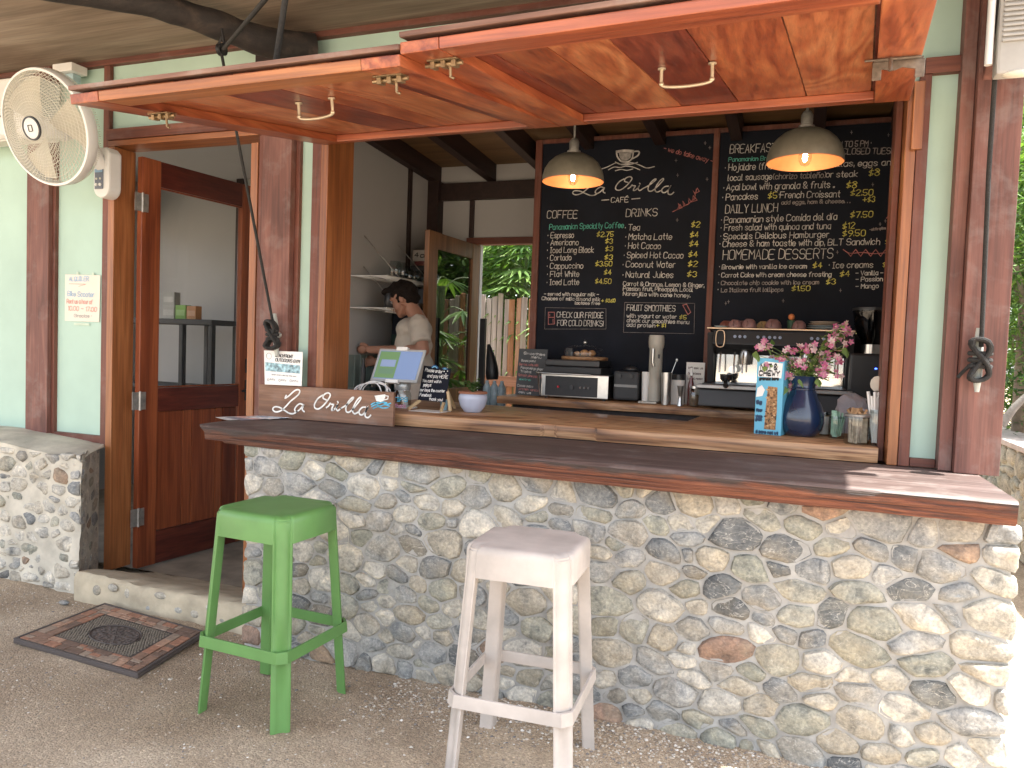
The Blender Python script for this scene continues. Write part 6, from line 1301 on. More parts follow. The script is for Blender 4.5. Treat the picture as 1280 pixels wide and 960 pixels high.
# ------------------------------------------------------------------ bar stools
def stool_parts(mat, a=0.186, bt=0.226, H=0.807):
    def sec(hw, w_=0.046, hollow=False):
        # outline of one leg at the (+,+) corner: a rounded column between thin flanges, an open channel near the foot
        f = 0.008; r = w_-f-0.002; c = (hw-f-r, hw-f-r)
        o = [(hw, hw-w_-0.005), (hw, hw-w_), (hw-f, hw-w_+0.002) if not hollow else (hw-0.004, hw-w_+0.004)]
        for j in range(1, 8):
            if hollow: a_ = math.radians(-90-90*j/8); rr = w_-0.009; o.append((hw+rr*math.cos(a_), hw+rr*math.sin(a_)))
            else: a_ = math.radians(90*j/8); o.append((c[0]+r*math.cos(a_), c[1]+r*math.sin(a_)))
        o += [(hw-w_+0.002, hw-f) if not hollow else (hw-w_+0.004, hw-0.004), (hw-w_, hw), (hw-w_-0.005, hw), (hw-w_-0.005, hw-0.011)]
        for j in range(7, 0, -1):
            a_ = math.radians(180+90*(8-j)/8); o.append((hw-w_+0.010+0.013*math.cos(a_), hw-w_+0.010+0.013*math.sin(a_)))
        o += [(hw-0.011, hw-w_-0.005)]
        return o
    parts = []
    za = H-0.105
    hwz = lambda z: a + (bt-a)*(1-z/za) if z < za else a - (z-za)*0.05
    for sx, sy in ((1,-1),(-1,-1),(1,1),(-1,1)):
        mb = MB(); S = []
        for z in (0.0, 0.12, 0.270, 0.285, 0.45, za, H-0.02): S.append([(sx*u, sy*v_, z) for u, v_ in sec(hwz(z), 0.047, z < 0.28)])
        n = len(S[0])
        for s_ in S: mb.v.extend(s_)
        mb.f = [(i*n+j, i*n+(j+1) % n, (i+1)*n+(j+1) % n, (i+1)*n+j) for i in range(len(S)-1) for j in range(n)]
        mb.f += [tuple(range(n)), tuple((len(S)-1)*n+j for j in range(n-1, -1, -1))]
        parts.append(('leg', mesh_of(mb, mat, smooth=True)))
    # seat: four flat aprons joined by recessed rounded corners, closed by a softly edged top
    def outline(hw, f, n=10):
        o = []
        for q in range(4):
            ca, sa = (1,0,-1,0)[q], (0,1,0,-1)[q]; w_ = 0.054; r = w_-0.006
            loc = [(hw, -(hw-w_-0.004)), (hw, (hw-w_-0.004)), (hw-f*0.4, hw-w_), (hw-f, hw-w_+0.003)]
            for j in range(1, n):
                a_ = math.radians(90*j/n); loc.append((hw-f-r+r*math.cos(a_), hw-f-r+r*math.sin(a_)))
            loc += [(hw-w_+0.003, hw-f), (hw-w_, hw-f*0.4)]
            o += [(x*ca-y*sa, x*sa+y*ca) for x, y in loc]
        return o
    rings = [(a+0.0035, 0.011, za), (a+0.0025, 0.011, H-0.03), (a+0.001, 0.012, H-0.018), (a-0.003, 0.013, H-0.008), (a-0.010, 0.014, H-0.002), (a-0.022, 0.012, H), (a-0.05, 0.004, H-0.001)]
    mb = MB(); n = None
    for hw, f, z in rings + [(a-0.09, 0.0, H-0.0012)]:
        o = outline(hw, f); n = len(o)
        for (x, y) in o:
            dsq = min(abs(x), abs(y))/(hw); drop = 0.012*max(0, dsq-0.72)/0.28 if z > za+0.05 and hw > a-0.04 else 0
            mb.v.append((x, y, z-drop))
    m_ = len(rings)+1; mb.f = [(i*n+j, i*n+(j+1) % n, (i+1)*n+(j+1) % n, (i+1)*n+j) for i in range(m_-1) for j in range(n)]
    mb.v.append((0, 0, H-0.0014)); c = len(mb.v)-1; mb.f += [((m_-1)*n+j, (m_-1)*n+(j+1) % n, c) for j in range(n)]
    k0 = len(mb.v); o = outline(a-0.002, 0.006); mb.v += [(x*0.985, y*0.985, za+0.002) for x, y in o]; mb.v += [(x*0.97, y*0.97, H-0.012) for x, y in o]; 
    mb.f += [(j, k0+j, k0+(j+1) % n, (j+1) % n) for j in range(n)] + [(k0+j, k0+n+j, k0+n+(j+1) % n, k0+(j+1) % n) for j in range(n)]
    parts.append(('seat', mesh_of(mb, mat, smooth=True)))
    zr = 0.285; h = hwz(zr)+0.006; ch = 0.030; mb = MB()
    def oct_(h, z): return [(h-ch,-h,z),(h,-h+ch,z),(h,h-ch,z),(h-ch,h,z),(-h+ch,h,z),(-h,h-ch,z),(-h,-h+ch,z),(-h+ch,-h,z)]
    for hh, z in ((h+0.003,zr-0.022),(h,zr+0.022),(h-0.009,zr+0.022),(h-0.007,zr-0.022)): mb.v += oct_(hh, z)
    for i in range(4):
        for j in range(8): mb.f.append((i*8+j, i*8+(j+1) % 8, ((i+1) % 4)*8+(j+1) % 8, ((i+1) % 4)*8+j))
    parts.append(('footrest', mesh_of(mb, mat, bevel=0.0015)))
    return parts
gpl = plain('green_moulded_plastic', (0.105,0.24,0.068), 0.45, var=0.10, scale=7, bmp=0.05); wpl = plain('dusty_white_plastic', (0.49,0.44,0.40), 0.55, var=0.18, scale=6, bmp=0.05)
GP = stool_parts(gpl); 
def put_stool(parts, mat, loc, rz, label):
    t_ = thing('bar_stool', label, 'stool', loc, rz, 'moulded plastic bar stools')
    for nme, me in parts:
        if me.materials[0] != mat: me = me.copy(); me.materials[0] = mat
        o = obj(nme, me, None, t_, local=True)
    return t_
put_stool(GP, gpl, (-1.945,-0.960,0.002), R_(-2.5), 'green moulded plastic bar stool nearer the doormat')
put_stool(GP, wpl, (-0.855,-0.985,0.002), R_(3.0), 'dusty white moulded plastic bar stool in front of the stone wall')

# ------------------------------------------------------------------ doormat
q = [PZ(16,802,.01), PZ(172,847,.01), PZ(257,793,.01), PZ(131,757,.01)]
t_ = thing('doormat', 'brown rubber doormat printed like brick paving round a medallion', 'doormat', ((q[0]+q[2])/2).to_tuple()[:2]+(0.0,))
def FM(u, v_, z=0.0): p = q[0].lerp(q[1], u).lerp(q[3].lerp(q[2], u), v_); return Vector((p.x, p.y, 0.022+z))
def mbox(name, u0, u1, v0, v1, z0, z1, mat, bevel=.001, **k):
    return obj(name, MB().hexa([FM(u0,v0,z0),FM(u1,v0,z0),FM(u1,v1,z0),FM(u0,v1,z0),FM(u0,v0,z1),FM(u1,v0,z1),FM(u1,v1,z1),FM(u0,v1,z1)]), mat, t_, bevel=bevel, seg=1, **k)
rub = plain('dark_rubber', (0.075,0.06,0.055), .7, var=.15); mbox('base', 0,1,0,1,-.02,0,rub,.004)
for (u0,u1,v0,v1) in ((0,1,0,.03),(0,1,.97,1),(0,.02,.03,.97),(.98,1,.03,.97)): mbox('edge', u0,u1,v0,v1,.0005,.005,rub,.002)
bc = [plain('mat_brick_%d' % i, c_, .75, var=.25, scale=40) for i, c_ in enumerate(((0.30,0.15,0.095),(0.22,0.13,0.09),(0.15,0.095,0.07),(0.36,0.22,0.15),(0.27,0.20,0.15)))]
rm = random.Random(4)
def brick_run(u0, u1, v0, v1, horiz, minw, maxw):
    s_ = u0 if horiz else v0; e = u1 if horiz else v1
    while s_ < e-0.012:
        w_ = min(rm.uniform(minw, maxw), e-s_); 
        if e-s_-w_ < minw*.6: w_ = e-s_
        two = rm.random() < .35 and w_ < maxw*.7; g = .006
        spans = [((v0 if horiz else u0),(v1 if horiz else u1))]
        if two: m0 = spans[0][0]+(spans[0][1]-spans[0][0])*rm.uniform(.35,.65); spans = [(spans[0][0],m0),(m0,spans[0][1])]
        for (c0, c1) in spans:
            if horiz: mbox('brick', s_+g/2,s_+w_-g/2,c0+g/2,c1-g/2,.0005,.005+rm.uniform(0,.001),rm.choice(bc))
            else: mbox('brick', c0+g/2,c1-g/2,s_+g/2,s_+w_-g/2,.0005,.005+rm.uniform(0,.001),rm.choice(bc))
        s_ += w_
brick_run(.025,.975,.035,.125,True,.05,.14); brick_run(.025,.975,.13,.205,True,.04,.16); brick_run(.025,.975,.80,.88,True,.05,.15); brick_run(.025,.975,.885,.965,True,.04,.13)
brick_run(.025,.10,.21,.795,False,.06,.16); brick_run(.105,.175,.21,.795,False,.05,.2); brick_run(.825,.895,.21,.795,False,.06,.2); brick_run(.90,.975,.21,.795,False,.05,.14)
mb = MB()
for i in range(30):
    for j in range(26):
        u = .19+.62*(i+.5*(j % 2))/30+rm.uniform(-.003,.003); v_ = .225+.555*j/26+.01
        if ((u-.5)/.19)**2+((v_-.5)/.19)**2 < 1.08 or u > .815: continue
        c = FM(u,v_,.0); r = .0068; mb.add([c+Vector((r*math.cos(k*1.05),r*.85*math.sin(k*1.05),.0005)) for k in range(6)]+[c+Vector((r*.6*math.cos(k*1.05),r*.5*math.sin(k*1.05),.0045)) for k in range(6)], [(k,(k+1)%6,(k+1)%6+6,k+6) for k in range(6)]+[(6,7,8,9,10,11)])
o = obj('pebble_pattern', mb, plain('mat_pebbles',(0.15,0.125,0.095),.75,var=.3,scale=50), t_); o['kind'] = 'stuff'
mb = MB(); c = FM(.5,.5); du = (FM(.69,.5)-c); dv = (FM(.5,.69)-c)
for rr, z0, z1 in ((1.0,.0005,.005),(.93,.0005,.003)): 
    pts = [c+du*rr*math.cos(k*math.pi/24)+dv*rr*math.sin(k*math.pi/24) for k in range(48)]
    if rr == 1.0: mb.tube(smooth_path([p+Vector((0,0,.004)) for p in pts],1,closed=True)+[pts[0]+Vector((0,0,.004))], .003, 6)
obj('medallion_rim', mb, rub, t_)
mb = MB(); pts = [c+du*.92*math.cos(k*math.pi/24)+dv*.92*math.sin(k*math.pi/24) for k in range(48)]; mb.add([p+Vector((0,0,.0028)) for p in pts], [tuple(range(48))])
mm_, tt_, bb_ = newmat('embossed_medallion'); v = coords(tt_, world=True); vv = N(tt_,'TexVoronoi'); vv.inputs['Scale'].default_value = 48; tt_.links.new(v, vv.inputs['Vector']); rr_ = ramp(tt_, [(0.0,(0.16,0.12,0.10)),(0.5,(0.07,0.055,0.05))], vv.outputs['Distance']); tt_.links.new(rr_.outputs[0], bb_.inputs['Base Color']); bb_.inputs['Roughness'].default_value = .7; bump(tt_, bb_, vv.outputs['Distance'], .8, .01)
obj('medallion', mb, mm_, t_)
for rr, nn in ((.78,18),(.5,12),(.25,6)):
    for k in range(nn): 
        a_ = 2*math.pi*k/nn; p = c+du*rr*math.cos(a_)+dv*rr*math.sin(a_)+Vector((0,0,.003)); d = (du*math.cos(a_)+dv*math.sin(a_)).normalized(); s2 = Vector((-d.y,d.x,0)); L = .016; mb = MB(); mb.add([p-d*L,p+s2*L*.4,p+d*L,p-s2*L*.4,p+Vector((0,0,.003))],[(0,1,4),(1,2,4),(2,3,4),(3,0,4)]); obj('petal_relief', mb, rub, t_)

# ------------------------------------------------------------------ wall fan
fc = PY(57,160,-.42); t_ = thing('wall_fan', 'large cream wall fan with round wire cage beside the door frame', 'fan', (-3.95,-.05,2.3))
fn = Vector((0.02,-1,-.30)).normalized(); R0 = .305; fx = fn.cross(Vector((0,0,1))).normalized(); fz = fx.cross(fn).normalized()
def FF3(x, z, d): return fc + fx*x + fz*z + fn*d       # d forward of the rim plane
def dome(r): return .085*(1-(r/R0)**2.2)
mb = MB()
for k in range(76):                                # swirling wires of the front grille
    a0 = 2*math.pi*k/76; pts = []
    for j in range(10):
        r = .062+(R0-.010-.062)*j/9; a_ = a0+0.95*((r-.062)/R0)**1.0; pts.append(FF3(r*math.cos(a_), r*math.sin(a_), dome(r)))
    mb.tube(pts, .0013, 4, caps=False)
for k in range(15):
    r = .075+(R0-.085)*k/14; mb.tube([FF3(r*math.cos(a_*math.pi/24), r*math.sin(a_*math.pi/24), dome(r)-.002) for a_ in range(49)], .0013 if k % 4 else .002, 4, caps=False)
o = obj('front_grille', mb, M['cream'], t_); o['kind'] = 'stuff'
mb = MB()
for k in range(60):
    a0 = 2*math.pi*k/60; pts = [FF3(r*math.cos(a0-.5*r/R0), r*math.sin(a0-.5*r/R0), -.045-.075*(1-(r/R0)**2)) for r in [(.07+(R0-.08)*j/7) for j in range(8)]]; mb.tube(pts, .0015, 4, caps=False)
o = obj('rear_grille', mb, M['cream'], t_); o['kind'] = 'stuff'
def ringlathe(prof, n=56):
    mb = MB()
    for (r, d) in prof:
        for k in range(n): a_ = 2*math.pi*k/n; mb.v.append(tuple(FF3(r*math.cos(a_), r*math.sin(a_), d)))
    m_ = len(prof); mb.f = [(i*n+k, i*n+(k+1) % n, ((i+1) % m_)*n+(k+1) % n, ((i+1) % m_)*n+k) for i in range(m_) for k in range(n)]; return mb
obj('rim', ringlathe([(R0-.008,.012),(R0+.004,.010),(R0+.008,-.002),(R0+.006,-.05),(R0+.0,-.060),(R0-.012,-.055),(R0-.008,-.04)]), M['white'], t_, smooth=True)
mb = MB()
for k in range(150): a_ = 2*math.pi*k/150; r = R0+.006; mb.tube([FF3(r*math.cos(a_), r*math.sin(a_), -.055), FF3((r-.012)*math.cos(a_), (r-.012)*math.sin(a_), -.085)], .0016, 4)
o = obj('rim_slots', mb, M['cream'], t_); o['kind'] = 'stuff'
obj('hub_badge', ringlathe([(.0005,.094),(.050,.092),(.055,.088),(.0005,.086)]), M['white'], t_, smooth=True); obj('hub_ring', ringlathe([(.055,.093),(.062,.092),(.064,.082),(.055,.082)]), plain('dark_hub_ring',(0.03,0.035,0.045),.4), t_, smooth=True)
mb = MB(); 
for s_ in ([(-.014,-.016),(-.014,.016)],[(-.014,.016),(.012,.016)],[(.012,.016),(.012,-.016)],[(-.008,-.016),(.012,-.016)]): mb.tube([FF3(*s_[0],.0965), FF3(*s_[1],.0965)], .0022, 5)
obj('badge_mark', mb, M['ink_black'], t_)
for k in range(3):
    a0 = 2*math.pi*k/3+.5; mb = MB(); vs = []
    for i in range(7):
        for j in range(6):
            r = .05+(R0-.085)*j/5; a_ = a0+(.85*i/6)*(.6+.4*r/R0)*1.35; vs.append(FF3(r*math.cos(a_), r*math.sin(a_), .01-.055*i/6*(.5+.5*r/R0)))
    mb.add(vs, [(i*6+j, i*6+j+1, (i+1)*6+j+1, (i+1)*6+j) for i in range(6) for j in range(5)]); obj('blade', mb, plain('translucent_cream_blade',(0.50,0.47,0.38),.3), t_, smooth=True)
mb = MB(); mb.tube([FF3(0,0,.03), FF3(0,0,-.05), FF3(0,0,-.10), FF3(0,0,-.24)], [.055,.055,.075,.05], 20); obj('motor', mb, M['white'], t_, smooth=True)
pA = PY(140,190,-.06); pB = PY(131,246,-.06); xc = PY(131,215,-.08).x
mb = MB(); mb.tube([FF3(0,0,-.2), FF3(0,-.04,-.26), Vector((xc,-.16,pA.z-.03)), Vector((xc,-.10,pA.z-.10))], [.04,.045,.045,.03], 14); obj('arm', mb, M['white'], t_, smooth=True)
zb0, zb1 = PY(131,247,-.10).z, PY(140,186,-.06).z
mb = MB(); mb.prism([(xc+.062*math.cos(math.pi+k*math.pi/10), zb0+.062+.062*math.sin(math.pi+k*math.pi/10)) for k in range(11)]+[(xc+.062,zb1-.03),(xc+.035,zb1),(xc-.035,zb1),(xc-.062,zb1-.03)], (-.105,-.015)); obj('base', mb, M['white'], t_, bevel=.012)
mb = MB(); zz = (zb0+zb1)/2; obj('control_panel', MB().box((xc-.045,-.112,zb0+.05),(xc+.020,-.1055,zz+.02)), plain('grey_control_panel',(0.14,0.16,0.20),.4), t_, bevel=.004)
obj('panel_screen', MB().box((xc-.043,-.1135,zz-.0),(xc+.018,-.1125,zz+.018)), plain('pale_blue_label',(0.25,0.40,0.55),.4), t_)
for dx in (-.028,.002): mb = MB(); mb.tube([(xc+dx,-.112,zb0+.075),(xc+dx,-.118,zb0+.075)], .009, 12); obj('button', mb, M['white'], t_, smooth=True)
for dx in (-.028,.002): mb = MB(); mb.tube([(xc+dx,-.112,zb0+.11),(xc+dx,-.116,zb0+.11)], .006, 10); obj('indicator', mb, M['cream'], t_, smooth=True)
# white bracket box above the fan
p = PY(84,88,-.08); t_ = thing('wall_light', 'small white box lamp on the wall just under the eave above the fan', 'wall light', p); obj('body', MB().box((p.x-.075,-.12,p.z-.02),(p.x+.085,-.01,p.z+.03)), M['white'], t_, bevel=.006); obj('lens', MB().box((p.x-.02,-.085,p.z-.07),(p.x+.055,-.03,p.z-.0205)), plain('pale_blue_lens',(0.35,0.48,0.52),.2), t_, bevel=.006)
# air conditioner at the left edge
zA, zB_ = PY(10,174,-.2).z, PY(10,96,-.2).z; t_ = thing('air_conditioner', 'white split air conditioner unit at the left edge behind the fan', 'air conditioner', (-4.9,-.1,zA)); xe = PY(38,130,-.2).x
mb = MB(); mb.prism([(-.005,zA+.02),(-.15,zA),(-.20,zA+.03),(-.215,zA+.12),(-.20,zB_-.01),(-.18,zB_),(-.005,zB_)], (xe-.80,xe), 0); obj('casing', mb, M['white'], t_, bevel=.008); obj('flap', MB().box((xe-.72,-.19,zA-.006),(xe-.08,-.10,zA+.004)), M['cream'], t_); obj('badge', MB().box((xe-.24,-.2175,zA+.13),(xe-.19,-.2145,zA+.14)), M['ink_grey'], t_)
# white ribbed unit at the upper right
p0 = PY(1246,84,-.30); yq = -.36; t_ = thing('ribbed_vent_cover', 'white ribbed plastic cover above the right-hand bracket at the photo edge', 'vent cover', PY(1265,50,yq))
def RV(px, py, d=0.0): return PY(px, py, yq+d)
zlo = RV(1262,84).z; xl = RV(1247,60).x; cvm = plain('aged_white_cover',(0.36,0.35,0.33),.5)
obj('panel', MB().box((xl,yq,zlo-.02),(xl+.20,yq+.07,zlo+.62)), cvm, t_, bevel=.01)
for k in range(30):
    z = zlo+.088+k*.0172; obj('rib', MB().box((xl+.012,yq-.010,z),(xl+.19,yq-.001,z+.009)), cvm, t_, bevel=.002)
pa = RV(1242,74,-.02); mb = MB(); mb.tube([Vector((xl-.022,yq+.02,zlo+.02)), Vector((xl-.022,yq+.02,zlo+.62))], .013, 10); obj('side_bar', mb, M['white'], t_, smooth=True)
mb = MB(); mb.ball((xl+.07,yq+.02,zlo-.018), (.050,.03,.012), 16, 8); obj('latch', mb, M['cream'], t_, smooth=True)
# taped notice on the green wall
yn = .0165; q = [PY(81,401,yn), PY(124,402.5,yn-.004), PY(125.5,344,yn-.004), PY(81.5,343,yn)]; t_ = thing('notice', 'cream handwritten notice taped to the green wall left of the door', 'notice', (q[0]+q[2])/2); 
obj('sheet', MB().hexa([q[0],q[1],q[1]+Vector((0,.001,0)),q[0]+Vector((0,.001,0)),q[3],q[2],q[2]+Vector((0,.001,0)),q[3]+Vector((0,.001,0))]), plain('cream_paper',(0.74,0.69,0.60),.8,var=.05,scale=4), t_)
FN = lambda u, v_: q[0].lerp(q[1], u).lerp(q[3].lerp(q[2], u), v_)+Vector((0,-.0018,0))
CN = {'b': plain('faded_blue_pen',(0.35,0.50,0.66),.8), 'r': plain('faded_red_pen',(0.68,0.36,0.31),.8), 'g': plain('faded_grey_pen',(0.45,0.42,0.40),.8)}
lettering([(.12,.86,.68,.87,.09,'ALQUILER','b'),(.08,.54,.84,.53,.10,'Bike Scooter','b'),(.06,.38,.80,.38,.09,'Rent us a hour of','r'),(.10,.23,.92,.22,.09,'10.00 - 17.00','r'),(.28,.09,.78,.09,.06,'Gracias ~','g')], FN, CN, t_, .016, rt2)
mb = MB(); mb.ribbon([Vector((.12,.80,0)),Vector((.6,.80,0))], .012, FN); mb.ribbon([Vector((.6,.80,0)),Vector((.4,.75,0))], .01, FN); obj('underline', mb, CN['r'], t_)
for (u, v_, w_, h_) in ((.5,-.06,.45,.05),(.36,1.03,.06,.06),(.8,1.02,.06,.06)): mb = MB(); mb.add([FN(u-w_/2,v_-h_/2),FN(u+w_/2,v_-h_/2),FN(u+w_/2,v_+h_/2),FN(u-w_/2,v_+h_/2)],[(0,1,2,3)]); obj('tape', mb, plain('tape',(0.50,0.60,0.48),.3), t_)
# ------------------------------------------------------------------ the barista, in profile, looking down
def remeshed(name, mb, mat, voxel, smooth_it=4, parent=None, disp=0.0):
    me = bpy.data.meshes.new(name); me.from_pydata([tuple(v) for v in mb.v], [], mb.f); o = bpy.data.objects.new(name, me); COL.objects.link(o)
    bm = bmesh.new(); bm.from_mesh(me); bmesh.ops.recalc_face_normals(bm, faces=bm.faces); bm.to_mesh(me); bm.free()
    m = o.modifiers.new('r', 'REMESH'); m.mode = 'VOXEL'; m.voxel_size = voxel; m.use_smooth_shade = True
    if smooth_it: s_ = o.modifiers.new('s', 'SMOOTH'); s_.iterations = smooth_it; s_.factor = .5
    dg = bpy.context.evaluated_depsgraph_get(); me2 = bpy.data.meshes.new_from_object(o.evaluated_get(dg)); bpy.data.objects.remove(o)
    if disp:
        for v in me2.vertices: v.co += v.normal*disp*noise.noise(v.co*28)
    me2.materials.clear(); me2.materials.append(mat); me2.polygons.foreach_set('use_smooth', [True]*len(me2.polygons)); me2.name = name
    return obj(name, me2, None, parent)
YP = 1.22
P = lambda px, py, dy=0.0: PY(px, py, YP+dy)
mpx = (PY(520,400,YP)-PY(500,400,YP)).length/20     # metres per photo pixel at the barista
feet = P(520,400); prs = thing('person', 'barista with dark hair in a beige t-shirt, looking down and reaching left', 'person', (feet.x, YP, 0.01))
skin = plain('warm_skin', (0.30,0.15,0.10), .6, var=.08, scale=20); shirt = plain('beige_tshirt', (0.42,0.38,0.33), .9, var=.08, scale=8, bmp=.2); hairm = plain('dark_brown_hair', (0.010,0.007,0.006), .85, spec=.15, var=.5, scale=120, bmp=.6, bscale=160)
trs = plain('dark_trousers', (0.03,0.033,0.045), .9)
hc = P(504,375); f = Vector((-.90,-.12,-.42)).normalized(); u = Vector((-.38,0,.92)); u = (u-f*u.dot(f)).normalized(); s_ = f.cross(u).normalized()
HM = Matrix((f, s_, u)).transposed()
def hp_(a, b, c): return hc + f*a + s_*b + u*c
mb = MB(); k = 1.0
mb.ball(hp_(-.012,0,.022), (.092,.074,.090), 24, 16, HM); mb.ball(hp_(.028,0,-.030), (.058,.056,.078), 20, 14, HM)      # cranium, face
mb.ball(hp_(.052,0,-.090), (.026,.030,.022), 14, 10, HM)                                                              # chin
mb.ball(hp_(.090,0,-.022), (.020,.012,.020), 12, 8, HM); mb.ball(hp_(.080,0,.000), (.014,.009,.030), 12, 8, HM)       # nose
mb.ball(hp_(.078,0,-.056), (.012,.022,.007), 12, 8, HM); mb.ball(hp_(.075,0,-.067), (.011,.019,.007), 12, 8, HM)      # lips
mb.ball(hp_(.070,0,.030), (.020,.050,.012), 14, 8, HM)                                                                # brow
for sg in (1,-1):
    mb.ball(hp_(-.012,sg*.074,-.008), (.017,.009,.028), 12, 10, HM)                                                   # ears
    mb.ball(hp_(.045,sg*.040,-.035), (.028,.020,.030), 12, 8, HM)                                                     # cheeks
    mb.tube([hp_(-.005,sg*.055,-.045), hp_(.045,sg*.025,-.088)], [.022,.020], 10)                                     # jaw
nb = P(521,396); mb.tube([hp_(-.030,0,-.03), hp_(-.035,0,-.07), nb+Vector((0,0,.0)), nb+Vector((.02,0,-.05))], [.052,.050,.055,.07], 16)
shN = P(523,404,-.13); shF = P(523,402,.15); elN = P(529,438,-.17); wrN = P(462,437,-.05); haN = P(444,436,-.02); elF = P(505,452,.14); wrF = P(470,452,.08); haF = P(458,453,.07)
chest = P(515,430); waist = P(521,470); hip = P(526,500)
def torso(mb, ex):
    mb.ball(P(518,412), (.105+ex,.175+ex,.085+ex), 20, 14); mb.ball(P(517,432), (.115+ex,.165+ex,.13+ex), 20, 14); mb.ball(P(520,462), (.115+ex,.155+ex,.15+ex), 20, 14); mb.ball(hip, (.12+ex,.16+ex,.13+ex), 20, 14)
torso(mb, -.012)
def limb(mb, pts, rs, n=14):
    mb.tube(smooth_path(pts, 4), [rs[0]+(rs[-1]-rs[0])*i/(4*(len(pts)-1)) for i in range(4*(len(pts)-1)+1)], n)
    for p, r in zip(pts, [rs[0], rs[0]+(rs[-1]-rs[0])*.5, rs[-1]] if len(pts) == 3 else rs): mb.ball(p, r, 12, 8)
limb(mb, [shN, (shN+elN)/2, elN], [.050,.042]); limb(mb, [elN, (elN+wrN)/2, wrN], [.042,.026]); limb(mb, [shF, (shF+elF)/2, elF], [.050,.042]); limb(mb, [elF, (elF+wrF)/2, wrF], [.040,.026])
def hand(mb, w_, h_, sgn):
    d = (h_-w_).normalized(); mb.ball((w_+h_)/2, (.045,.022,.032), 14, 10); dn = Vector((0,0,-1)); sd_ = d.cross(dn).normalized()
    for i, (o_, L) in enumerate(((-.030,.062),(-.010,.074),(.010,.070),(.030,.054))):
        b0 = h_ - d*.01 + Vector((0,0,1))*o_*-.9; mb.tube([b0, b0+d*L*.45+dn*.004, b0+d*L*.85+sd_*.006*sgn, b0+d*L*1.05+sd_*.018*sgn], [.0088,.0084,.008,.0075], 8); mb.ball(b0+d*L*1.05+sd_*.018*sgn, .008, 8, 6)
    b0 = w_+d*.02+Vector((0,0,.024)); mb.tube([b0, b0+d*.03+Vector((0,0,.016))+sd_*.012*sgn, b0+d*.055+Vector((0,0,.012))+sd_*.022*sgn], [.013,.011,.009], 8)
hand(mb, wrN, haN, 1); hand(mb, wrF, haF, -1)
legx = hip + Vector((.0,0,-.05))
for sg in (1,-1):
    kn = Vector((legx.x-.02, YP+sg*.10, .50)); an = Vector((legx.x+.02, YP+sg*.10, .09)); limb(mb, [legx+Vector((0,sg*.085,0)), kn+Vector((0,0,.2)), kn], [.085,.058]); limb(mb, [kn, (kn+an)/2, an], [.058,.038]); mb.ball(an+Vector((-.07,0,-.045)), (.125,.045,.035), 14, 8)
remeshed('body', mb, skin, .0055, 3, prs)
mb = MB(); torso(mb, .004); lim = lambda a, b_, t: a.lerp(b_, t)
mb.tube([shN+Vector((0,0,.01)), lim(shN,elN,.35), lim(shN,elN,.72)], [.066,.068,.070], 16); mb.tube([shF+Vector((0,0,.01)), lim(shF,elF,.35), lim(shF,elF,.7)], [.066,.068,.070], 16); mb.ball(shN, .064, 14, 10); mb.ball(shF, .064, 14, 10); mb.ball(nb+Vector((.012,0,-.035)), (.075,.08,.05), 14, 10)
remeshed('tshirt', mb, shirt, .009, 14, prs, .006)
mb = MB(); mb.ball(hip+Vector((0,0,-.06)), (.128,.168,.12), 16, 12)
for sg in (1,-1):
    kn = Vector((legx.x-.02, YP+sg*.10, .50)); an = Vector((legx.x+.02, YP+sg*.10, .12)); limb(mb, [legx+Vector((0,sg*.085,0)), kn+Vector((0,0,.2)), kn], [.098,.072]); limb(mb, [kn, (kn+an)/2, an], [.072,.055])
remeshed('trousers', mb, trs, .012, 2, prs, .006)
for sg in (1,-1): mb = MB(); mb.ball(Vector((legx.x-.05, YP+sg*.10, .045)), (.135,.052,.045), 16, 10); obj('shoe', mb, M['black'], prs, smooth=True)
mb = MB(); mb.ball(hp_(-.028,0,.042), (.096,.083,.086), 22, 14, HM); mb.ball(hp_(-.068,0,-.005), (.050,.074,.066), 18, 12, HM); mb.ball(hp_(.045,0,.098), (.055,.058,.036), 18, 12, HM); mb.ball(hp_(.090,.0,.100), (.042,.042,.028), 14, 10, HM); mb.ball(hp_(.0,0,.105), (.07,.062,.035), 16, 10, HM)
for sg in (1,-1): mb.tube([hp_(.012,sg*.070,.02), hp_(.012,sg*.071,-.02)], [.014,.008], 8)
remeshed('hair', mb, hairm, .006, 1, prs, .016)
for sg in (1,-1):
    mb = MB(); mb.ball(hp_(.072,sg*.030,.008), (.010,.014,.009), 10, 8, HM); obj('eye', mb, plain('eye_white',(0.22,0.2,0.19),.4), prs, smooth=True); mb = MB(); mb.ball(hp_(.080,sg*.030,.004), (.003,.006,.006), 8, 6, HM); obj('iris', mb, M['black'], prs, smooth=True)
    mb = MB(); mb.tube([hp_(.080,sg*.016,.030), hp_(.080,sg*.032,.034), hp_(.066,sg*.050,.030)], [.0035,.004,.0025], 6); obj('eyebrow', mb, hairm, prs)
